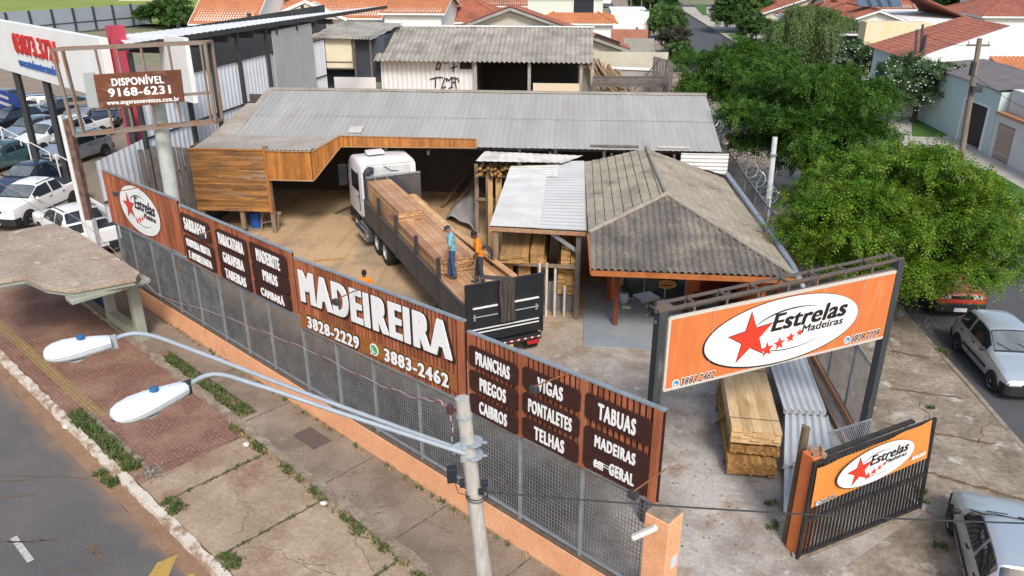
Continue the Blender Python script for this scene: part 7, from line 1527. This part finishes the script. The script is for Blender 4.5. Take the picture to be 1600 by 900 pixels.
# ================================================================== PEOPLE
SKIN = M('skin', (.36, .19, .125), (.32, .16, .10), sc=8, rough=.6, fine=.08); SKIN2 = M('skin_dark', (.15, .075, .045), (.13, .065, .04), sc=8, rough=.6, fine=.08)
def remesh(name, mb, mat, parent, vox, sm=4):
    o = mb.build(name + '_src', mat); r_ = o.modifiers.new('r', 'REMESH'); r_.mode = 'VOXEL'; r_.voxel_size = vox; s_ = o.modifiers.new('s', 'SMOOTH'); s_.factor = .5; s_.iterations = sm
    dg = bpy.context.evaluated_depsgraph_get(); dg.update(); me = bpy.data.meshes.new_from_object(o.evaluated_get(dg)); me.name = name; bpy.data.objects.remove(o)
    me.polygons.foreach_set('use_smooth', [True] * len(me.polygons)); me.materials.clear(); me.materials.append(mat)
    ob = bpy.data.objects.new(name, me); COL.objects.link(ob); ob.parent = parent; return ob
def limb(m, pts, rs):
    pts = [Vector(p) for p in pts]
    for i in range(len(pts)): m.ball(pts[i], rs[i], 12, 9)
    m.tube(pts, rs, 12)
def person(label, loc, yaw, skin, shirt, trou, hairm, cap=None, look=.45, arms=((.04, .1), (.04, .1)), feet=((-.11, .0), (.11, .05)), group=None, lean=.04):
    t = thing('person', label, 'person', (0, 0, 0), group); J_ = {}
    ch = V(0, lean * .8, 1.24); nk = V(0, lean * 1.3 - .01, 1.47); hd = nk + V(0, .03 + .10 * look, .15 - .03 * look)
    fwd = V(0, math.cos(look), -math.sin(look)); hup = V(0, math.sin(look), math.cos(look)); rx = V(1, 0, 0)
    HM = Matrix((rx, fwd, hup)).transposed()
    H = lambda x, y, z: hd + rx * x + fwd * y + hup * z
    m = MB()
    m.ball(hd, (.074, .095, .112), 16, 12, HM); m.ball(H(0, .035, -.055), (.055, .06, .06), 12, 8, HM); limb(m, [nk - UP * .06, H(0, -.03, -.05)], [.062, .055])
    m.ball(H(0, .098, -.012), (.013, .02, .022), 8, 6, HM); m.ball(H(0, .085, .02), (.05, .014, .012), 8, 6, HM); m.ball(H(0, .088, -.058), (.026, .012, .009), 8, 6, HM)
    for s in (-1, 1): m.ball(H(s * .076, -.005, -.005), (.012, .022, .032), 8, 6, HM); m.ball(H(s * .030, .088, .012), (.012, .009, .009), 8, 6, HM)
    torso = [(V(0, 0, .92), (.155, .105, .10)), (V(0, lean * .3, 1.06), (.145, .10, .13)), (ch, (.165, .115, .16)), (V(0, lean, 1.38), (.165, .10, .08))]
    for c, r in torso: m.ball(c, r, 16, 10)
    arm = {}
    for i, s in enumerate((-1, 1)):
        a = arms[i]; sh = V(s * .185, lean, 1.405); el = V(s * (.235 + a[0]), lean - .02 + a[1] * .3, 1.12); wr = V(s * (.225 + a[0]), lean + a[1], .875); arm[s] = (sh, el, wr)
        limb(m, [sh, el, wr], [.052, .042, .029]); d = (wr - el).normalized(); pl = wr + d * .05; m.ball(pl, (.022, .038, .048), 10, 8)
        for k in range(4):
            y = (-.030 + .020 * k); L_ = (.058, .068, .072, .062)[k]; b0 = pl + V(0, y, -.02); b1 = b0 + d * L_ * .55 + V(-s * .006, .0, 0); b2 = b1 + V(-s * .016, .010, -L_ * .42); limb(m, [b0, b1, b2], [.0105, .0095, .008])
        b0 = wr + d * .02 + V(0, .028, 0); limb(m, [b0, b0 + V(-s * .01, .03, -.03), b0 + V(-s * .018, .035, -.062)], [.012, .0105, .009])
    legs = {}
    for i, s in enumerate((-1, 1)):
        fx, fy = feet[i]; hip = V(s * .09, 0, .90); an = V(fx, fy, .075); kn = hip.lerp(an, .5) + V(0, .025, .02); legs[s] = (hip, kn, an); limb(m, [hip, kn, an], [.082, .055, .042]); m.ball(an + V(0, .07, -.045), (.042, .11, .03), 10, 7)
    remesh('body', m, skin, t, .0085, 3)
    m = MB()
    for c, r in torso: m.ball(c, tuple(q + .018 for q in r), 18, 12)
    m.tube([V(0, 0, .88), V(0, lean * .3, 1.04)], [.135, .14], 18); m.ball(V(0, .0, .90), (.166, .118, .075), 16, 8)
    for s in (-1, 1): sh, el, wr = arm[s]; limb(m, [V(s * .12, lean, 1.42), sh, sh.lerp(el, .82)], [.062, .072, .062])
    limb(m, [V(0, lean, 1.42), nk + UP * .0], [.085, .066]); remesh('shirt', m, shirt, t, .013, 3)
    m = MB(); m.ball(V(0, 0, .90), (.162, .118, .09), 16, 10)
    for s in (-1, 1): hip, kn, an = legs[s]; limb(m, [hip, kn, an + UP * .02], [.096, .074, .068])
    remesh('trousers', m, trou, t, .013, 3)
    m = MB()
    for s in (-1, 1): an = legs[s][2]; m.ball(an + V(0, .055, -.04), (.052, .135, .045), 12, 8); m.ball(an + V(0, -.01, -.02), (.048, .06, .05), 10, 8)
    for v in range(len(m.v)): m.v[v] = (m.v[v][0], m.v[v][1], max(0.0, m.v[v][2]))
    m.build('shoes', M('shoe_dark', (.05, .045, .04), (.09, .08, .07), sc=9, rough=.8), t, smooth=True)
    if cap:
        m = MB(); m.ball(H(0, -.012, .035), (.085, .106, .092), 16, 10, HM); vv = []
        for k in range(len(m.v)):
            q = Vector(m.v[k]) - hd; hz = q.dot(hup)
            if hz < .022: q = q + hup * (.022 - hz)
            m.v[k] = tuple(hd + q)
        for k in range(9): a = math.pi * k / 8; vv.append(H(.070 * math.cos(a), .075 + .085 * math.sin(a), .026))
        m.ext(vv, hup * .010); m.build('cap', cap, t, smooth=True, ang=50)
        m = MB(); m.ball(H(0, -.03, -.005), (.078, .082, .07), 14, 10, HM); m.build('hair', hairm, t, smooth=True)
    else:
        m = MB(); m.ball(H(0, -.02, .025), (.083, .096, .102), 16, 12, HM); m.build('hair', hairm, t, smooth=True)
    t.location = loc; t.rotation_euler = (0, 0, yaw); return t
HAIRK = M('hair_black', (.012, .010, .009), rough=.7, fine=.3, fsc=60); HAIRG = M('hair_grey', (.16, .15, .14), rough=.8)
SHB = M('shirt_blue', (.20, .45, .52), (.17, .40, .47), sc=6, rough=.85, fine=.15, bump=.9, bsc=13); SHO = M('shirt_orange', (.78, .25, .02), (.70, .21, .02), sc=5, rough=.85, fine=.15, bump=.9, bsc=13)
JEAN = M('jeans_blue', (.035, .075, .17), (.06, .11, .22), sc=6, rough=.9, fine=.25, bump=.8, bsc=14); TRK = M('trousers_dark', (.035, .035, .045), (.06, .06, .07), sc=6, rough=.9, fine=.25, bump=.8, bsc=14); CAPN = M('cap_navy', (.03, .033, .06), rough=.8)
person('man in a light blue shirt, jeans and navy cap looking down on the truck planks', tw(.55, 2.54, 1.797), R(95), SKIN, SHB, JEAN, HAIRG, cap=CAPN, look=.55, arms=((.02, .14), (.03, .05)), feet=((-.10, -.06), (.10, .10)))
person('bareheaded man in an orange shirt standing at the tailgate end of the planks', tw(1.14, 1.72, 1.797), R(100), SKIN2, SHO, TRK, HAIRK, look=.6, arms=((.05, .12), (.03, .06)), feet=((-.14, -.08), (.14, .10)), lean=.07)
hp = at(569, 437, 1.42); person('man in an orange shirt seen from behind on the yard soil', (hp.x, hp.y, 0), R(8), SKIN2, SHO, TRK, HAIRK, look=.15)
# ================================================================== CARS
def lerp_st(st, u):
    i = min(int(u), len(st) - 2); f = u - i; return [a + (b - a) * f for a, b in zip(st[i], st[i + 1])]
def ring(p):
    y, wf, zb, zbelt, zt, wr, hw = p; w = hw * wf; g = max(0., zt - zbelt)
    r = hw * wr
    return [(0, zb), (w * .86, zb), (w * .97, zb + .10), (w * 1.0, zb + (zbelt - zb) * .45), (w * .985, zb + (zbelt - zb) * .8), (w * .95, zbelt), (w * .95 + (r - w * .95) * .5, zbelt + g * .5), (r, zbelt + g * .90), (r * .86, zbelt + g * .985), (r * .45, zt + .012 * (g > .2)), (0, zt + .018 * (g > .2))]
def surf(st, u, v):
    p = lerp_st(st, u); rg_ = ring(p); i = min(int(v), len(rg_) - 2); f = v - i; x = rg_[i][0] + (rg_[i + 1][0] - rg_[i][0]) * f; z = rg_[i][1] + (rg_[i + 1][1] - rg_[i][1]) * f
    return V(x, p[0], z)
PRESET = {
 # y, width factor, underside, belt, top, roof half width factor   (front at +y)
 'hatch': dict(L=3.75, hw=.80, wr=.285, axles=(1.18, -1.20), st=[(1.88, .74, .34, .50, .54, .60), (1.80, .90, .24, .62, .66, .72), (1.55, .97, .19, .72, .77, .80), (1.0, 1, .18, .83, .90, .82), (.72, 1, .18, .88, .95, .82), (.05, 1, .18, .90, 1.38, .70), (-.35, 1, .18, .905, 1.43, .71), (-1.0, 1, .18, .92, 1.42, .70), (-1.35, 1, .20, .93, 1.36, .68), (-1.70, .97, .22, .93, .98, .74), (-1.80, .94, .26, .80, .86, .72), (-1.87, .86, .34, .6, .64, .66)], ws=(4, 5), rw=(8, 9), sw=((4.35, 6.45), (6.62, 8.15))),
 'suv': dict(L=4.3, hw=.88, wr=.34, axles=(1.33, -1.30), st=[(2.13, .78, .38, .70, .74, .64), (2.05, .92, .28, .84, .88, .76), (1.7, .98, .24, .94, .99, .82), (1.2, 1, .24, 1.0, 1.05, .84), (.95, 1, .24, 1.03, 1.10, .84), (.25, 1, .24, 1.05, 1.56, .72), (-.3, 1, .24, 1.06, 1.62, .73), (-1.3, 1, .24, 1.08, 1.60, .71), (-1.7, 1, .26, 1.08, 1.52, .69), (-2.02, .97, .28, 1.06, 1.12, .74), (-2.1, .93, .32, .85, .9, .74), (-2.15, .88, .4, .7, .74, .7)], ws=(4, 5), rw=(8, 9), sw=((4.4, 6.4), (6.55, 7.95))),
 'sedan': dict(L=4.4, hw=.86, wr=.31, axles=(1.35, -1.30), st=[(2.18, .75, .34, .54, .58, .62), (2.1, .9, .24, .66, .70, .74), (1.75, .97, .2, .77, .81, .82), (1.15, 1, .19, .86, .92, .83), (.85, 1, .19, .90, .97, .83), (.1, 1, .19, .92, 1.40, .70), (-.3, 1, .19, .925, 1.45, .71), (-.95, 1, .19, .94, 1.42, .69), (-1.45, 1, .2, .95, 1.0, .78), (-1.95, .97, .22, .93, .97, .78), (-2.12, .93, .26, .82, .88, .76), (-2.2, .86, .34, .62, .66, .68)], ws=(4, 5), rw=(7, 8), sw=((4.4, 6.0), (6.15, 7.3))),
 'pickup': dict(L=4.95, hw=.92, wr=.38, axles=(1.55, -1.42), st=[(2.44, .84, .40, .92, .95, .70), (2.36, .95, .32, 1.02, 1.05, .80), (2.0, .99, .30, 1.06, 1.11, .85), (1.5, 1, .30, 1.09, 1.15, .85), (1.25, 1, .30, 1.10, 1.18, .85), (.50, 1, .26, 1.10, 1.60, .73), (-.05, 1, .26, 1.10, 1.66, .74), (-.75, 1, .26, 1.11, 1.62, .72), (-1.12, 1, .26, 1.12, 1.16, .84), (-1.3, 1, .27, 1.12, 1.15, .88), (-2.35, .98, .3, 1.12, 1.15, .88), (-2.45, .94, .36, 1.05, 1.08, .86)], ws=(4, 5), rw=(7, 8), sw=((4.4, 6.1), (6.25, 7.3)), bed=True),
 'boxy': dict(L=4.3, hw=.84, wr=.36, axles=(1.40, -1.30), st=[(2.15, .90, .40, .86, .88, .80), (2.10, .96, .34, .94, .97, .84), (1.75, .98, .30, .98, 1.02, .86), (1.0, 1, .30, 1.02, 1.06, .86), (.70, 1, .30, 1.04, 1.10, .86), (.30, 1, .30, 1.05, 1.62, .76), (-.2, 1, .30, 1.05, 1.66, .76), (-1.3, 1, .30, 1.06, 1.66, .76), (-1.9, 1, .32, 1.06, 1.64, .76), (-2.08, .98, .34, 1.05, 1.10, .84), (-2.12, .95, .38, .9, .93, .84), (-2.15, .92, .42, .8, .83, .82)], ws=(4, 5), rw=(8, 9), sw=((4.4, 6.3), (6.45, 8.3))),
}
LENSW = M('lamp_clear', (.62, .66, .70), rough=.12, spec=.8, fine=0, coat=.6); PLATE = M('plate_pale', (.62, .63, .64), rough=.5, fine=.03); BUMPK = M('bumper_black', (.022, .023, .025), rough=.6, fine=.15)
def car(label, kind, paint, loc, yaw, group=None, bumper_dark=True, lowres=False, visor=False):
    K = PRESET[kind]; hw = K['hw']; st = [s + (hw,) for s in K['st']]; t = thing('parked_car', label, 'car', (0, 0, 0), group)
    ns = len(st) - 1; nv = 10; sub = 3; us = [i / sub for i in range(ns * sub + 1)]; vsn = [j / 2 for j in range(nv * 2 + 1)]; VS, F = [], []; nvv = len(vsn)
    full = [1] * nvv + [-1] * (nvv - 2); row = nvv * 2 - 2
    for u in us:
        pts = [surf(st, u, v) for v in vsn]; VS += pts + [V(-p.x, p.y, p.z) for p in pts[1:-1][::-1]]
    for i in range(len(us) - 1):
        for k in range(row): F.append((i * row + k, i * row + (k + 1) % row, (i + 1) * row + (k + 1) % row, (i + 1) * row + k))
    F += [tuple(range(row)), tuple(range((len(us) - 1) * row, len(us) * row))]
    m = MB(); m.add(VS, F); b = m.build('body', paint, t, smooth=True, ang=32, merge=True)
    def patch(u0, u1, v0, v1, off=.012, mir=True, nu=8, nw=6, shear=0.):
        vl = sorted(set([v0, v1] + [q / 2 for q in range(0, 21) if v0 < q / 2 < v1])); nw = len(vl) - 1
        m = MB()
        for sx in ((1, -1) if mir else (1,)):
            def f(a, c):
                v = vl[int(round(c * nw))]; u = u0 + (u1 - u0) * a; e = 1e-3
                p = surf(st, u, v); n_ = (surf(st, u + e, v) - p).cross(surf(st, u, v + e) - p)
                if n_.length > 1e-12: n_.normalize()
                if n_.dot(V(p.x, 0, p.z - .6)) < 0: n_ = -n_
                p = p + n_ * off; return V(p.x * sx, p.y, p.z)
            m.grid(f, nu, nw)
        return m
    a, c = K['ws']; patch(a + .05, c - .02, 7.1, 10, .008).build('windshield_seal', BUMPK, t, smooth=True, ang=60); patch(a + .12, c - .08, 7.3, 10, .016).build('windshield', GLASSW, t, smooth=True, ang=60)
    a, c = K['rw']; patch(a + .08, c - .14, 7.3, 10, .014).build('rear_window', GLASS, t, smooth=True, ang=60)
    for (u0, u1) in K['sw']:
        for sx in (1, -1):
            m = MB(); n_ = 14
            def f(aa, cc, sx=sx, u0=u0, u1=u1):
                u = u0 + (u1 - u0) * aa; top = 6.88
                p_ = lerp_st(st, u); g = p_[4] - p_[3]; v = 5.12 + (top - 5.12) * cc; p = surf(st, u, v); hfrac = min(1, max(.0, (g - .06) / .42)); p = surf(st, u, v); return V(sx * (p.x + .018), p.y, p.z + .006)
            m.grid(f, n_, 6); m.build('side_window', GLASS, t, smooth=True, ang=60)
    for y in K['axles']:
        for sx in (1, -1):
            m = MB(); P = [V(sx * (hw * 1.004), y + K['wr'] * 1.16 * math.cos(q), K['wr'] + K['wr'] * 1.16 * math.sin(q)) for q in np.linspace(-.45, math.pi + .45, 22)]; m.ext(P, V(-sx * .12, 0, 0)); m.build('wheel_arch', BUMPK, t)
            wheel(t, sx * (hw - .085), y, K['wr'], .20, rimr=.66)
    y0 = st[0][0]; bm = BUMPK if bumper_dark else paint
    for fr, nm in ((1, 'front_bumper'), (-1, 'rear_bumper')):
        e0, e1, e2 = (st[0], st[1], st[2]) if fr == 1 else (st[-1], st[-2], st[-3]); zb = e1[2]; zt_ = zb + (.30 if bumper_dark else .16); P = []
        for q_, k_ in ((e0, .035), (e1, .03), (e2, .012)): P.append((hw * q_[1] + k_ * .6, q_[0] + fr * k_))
        pl = [(-x, y) for x, y in P[::-1]] + P; m = MB(); m.prism(pl, zb - .02, zt_); m.build(nm, bm, t, bevel=.03)
    z = st[1][3]
    for sx in (1, -1):
        m = MB(); q = .62 * hw; yy = y0 - .03; m.frame(V(sx * q, yy, z - .09), (1, 0, 0), (0, 1, 0), UP, -.17, .17, -.10, .035 - (.06 if sx else 0) * 0, -.065, .065); m.build('headlight', LENSW, t, bevel=.025)
        m = MB(); yr = st[-1][0]; zr_ = st[-3][3]; m.frame(V(sx * .70 * hw, yr + .06, zr_ - .14), (1, 0, 0), (0, 1, 0), UP, -.12, .12, -.05, .10, -.10, .10); m.build('tail_light', REDL, t, bevel=.02)
        m = MB(); m.ball(V(sx * (hw + .10), st[5][0] + .48, st[5][3] + .07), (.095, .05, .065), 10, 7); m.build('mirror', BUMPK if bumper_dark and kind != 'pickup' else paint, t, smooth=True)
        m = MB()
        for yq in (st[6][0] - .05, ): m.bar(V(sx * (hw * 1.0 + .004), yq, .35), V(sx * (hw * .965), yq, st[6][3] - .02), .012, .012)
        m.box((sx * hw * .985, st[6][0] + .08, st[6][3] - .12), (.03, .14, .03)); m.box((sx * hw * .99, st[8][0] + .25, st[6][3] - .12), (.03, .14, .03)); m.build('door_handle', BUMPK, t)
    if kind in ('hatch', 'boxy', 'pickup'):
        for sx in (1, -1): m = MB(); m.box((sx * (hw + .006), -.05, .50), (.025, K['L'] * .42, .07)); m.build('side_moulding', BUMPK, t, bevel=.008)
    m = MB(); m.box((0, y0 + .012, z - .085), (hw * .8, .05, .10)); m.build('grille', BUMPK, t, bevel=.01)
    m = MB(); m.box((0, y0 + .05, .42), (.42, .015, .13)); m.build('front_plate', PLATE, t)
    m = MB(); m.box((0, st[-1][0] - .03, .52), (.42, .015, .13)); m.build('rear_plate', PLATE, t)
    if lowres is False:
        m = MB()
        for sx in (-.45, .25):
            a_, c_ = surf(st, 4.12, 9.3), surf(st, 4.5, 9); m.bar(V(sx * hw, a_.y + .02, a_.z + .025), V(sx * hw + .33, c_.y + .10, c_.z - .01), .014, .014)
        m.build('wiper', BUMPK, t)
    if kind == 'suv' or kind == 'pickup':
        m = MB()
        for sx in (1, -1): m.tube([V(sx * hw * .66, st[5][0] - .1, st[5][4] + .03), V(sx * hw * .67, st[7][0], st[7][4] + .05)], .018, 6)
        m.build('roof_rail', BUMPK, t)
    if K.get('bed'):
        m = MB(); m.box2((-hw * .80, st[-2][0] + .03, st[-2][3] + .02), (hw * .80, st[9][0] + .12, st[-2][3] + .055)); m.build('bed_cover', M('cover_black', (.03, .03, .032), rough=.7), t, bevel=.01)
    t.location = loc; t.rotation_euler = (0, 0, yaw); return t
def paint(name, c, metal=.0, rough=.28): return M(name, c, rough=rough, metal=metal, coat=.6, fine=.03, spec=.5)
SILV = paint('paint_silver', (.50, .55, .60), .45); WHT = paint('paint_white', (.80, .80, .79)); BLK = paint('paint_black_car', (.012, .013, .016)); GRY = paint('paint_grey', (.16, .18, .20), .3); LGRY = paint('paint_lightgrey', (.34, .37, .40), .4); REDP = paint('paint_red', (.55, .035, .02)); TEAL = paint('paint_teal', (.06, .12, .14), .2); NAVY = paint('paint_navy', (.012, .018, .045))
car('silver hatchback parked facing the camera on the side street', 'hatch', SILV, V(12.80, 21.60, -.16), R(180 - 2))
a, b = at(1491, 775, .8), at(1522, 900, .8); hd_ = a - b; c = at(1484, 829); yaw_ = math.atan2(-hd_.x, hd_.y); fw_ = V(-math.sin(yaw_), math.cos(yaw_), 0); rt_ = V(fw_.y, -fw_.x, 0)
car('silver car seen from above at the bottom right corner on the pavement', 'hatch', SILV, V(c.x, c.y, -.004) + rt_ * .74 - fw_ * 1.18, yaw_)
car('red boxy car half hidden under the nearest street tree', 'boxy', REDP, V(13.05, 27.2, -.16), R(180))
CG = 'cars at the used car lot'
car('white double cab pickup parked in front of the car lot rail', 'pickup', WHT, V(-24.62, 33.0, 0), R(176), CG)
car('white pickup with a black bed cover beside the steel column', 'pickup', WHT, V(-20.5, 29.6, 0), R(53), CG)
car('black hatchback right behind the white double cab pickup', 'sedan', NAVY, V(-27.3, 36.6, 0), R(176), CG)
def lotcar(label, kind, pt, px, py, yaw): p = at(px, py); return car(label, kind, pt, V(p.x, p.y, 0), R(yaw), CG, lowres=True)
lotcar('dark teal car at the left edge of the view beyond the white rail', 'sedan', TEAL, 5, 262, 170)
lotcar('white crossover facing the camera behind the lot rail', 'suv', WHT, 80, 232, 168)
lotcar('grey crossover next to the white column, facing the camera', 'suv', LGRY, 122, 250, 170)
lotcar('light grey hatchback left of the white crossover in the lot', 'hatch', LGRY, 50, 218, 165)
lotcar('black crossover at the left edge, left of the light grey hatchback', 'suv', BLK, 20, 208, 165)
lotcar('silver crossover under the fascia sign beside the blue banner', 'suv', LGRY, 48, 184, 120)
lotcar('large black crossover in the shade of the canopy', 'suv', BLK, 97, 190, 150)
lotcar('silver sedan behind the left side of the rusty billboard', 'sedan', LGRY, 130, 186, 200)
lotcar('black car behind the brown billboard panel', 'sedan', BLK, 172, 192, 200)
lotcar('white pickup behind the billboard frame, above the grey crossover', 'pickup', WHT, 118, 222, 168)
lotcar('grey car at the far left end of the lot behind the blue banner', 'sedan', GRY, 4, 170, 150)
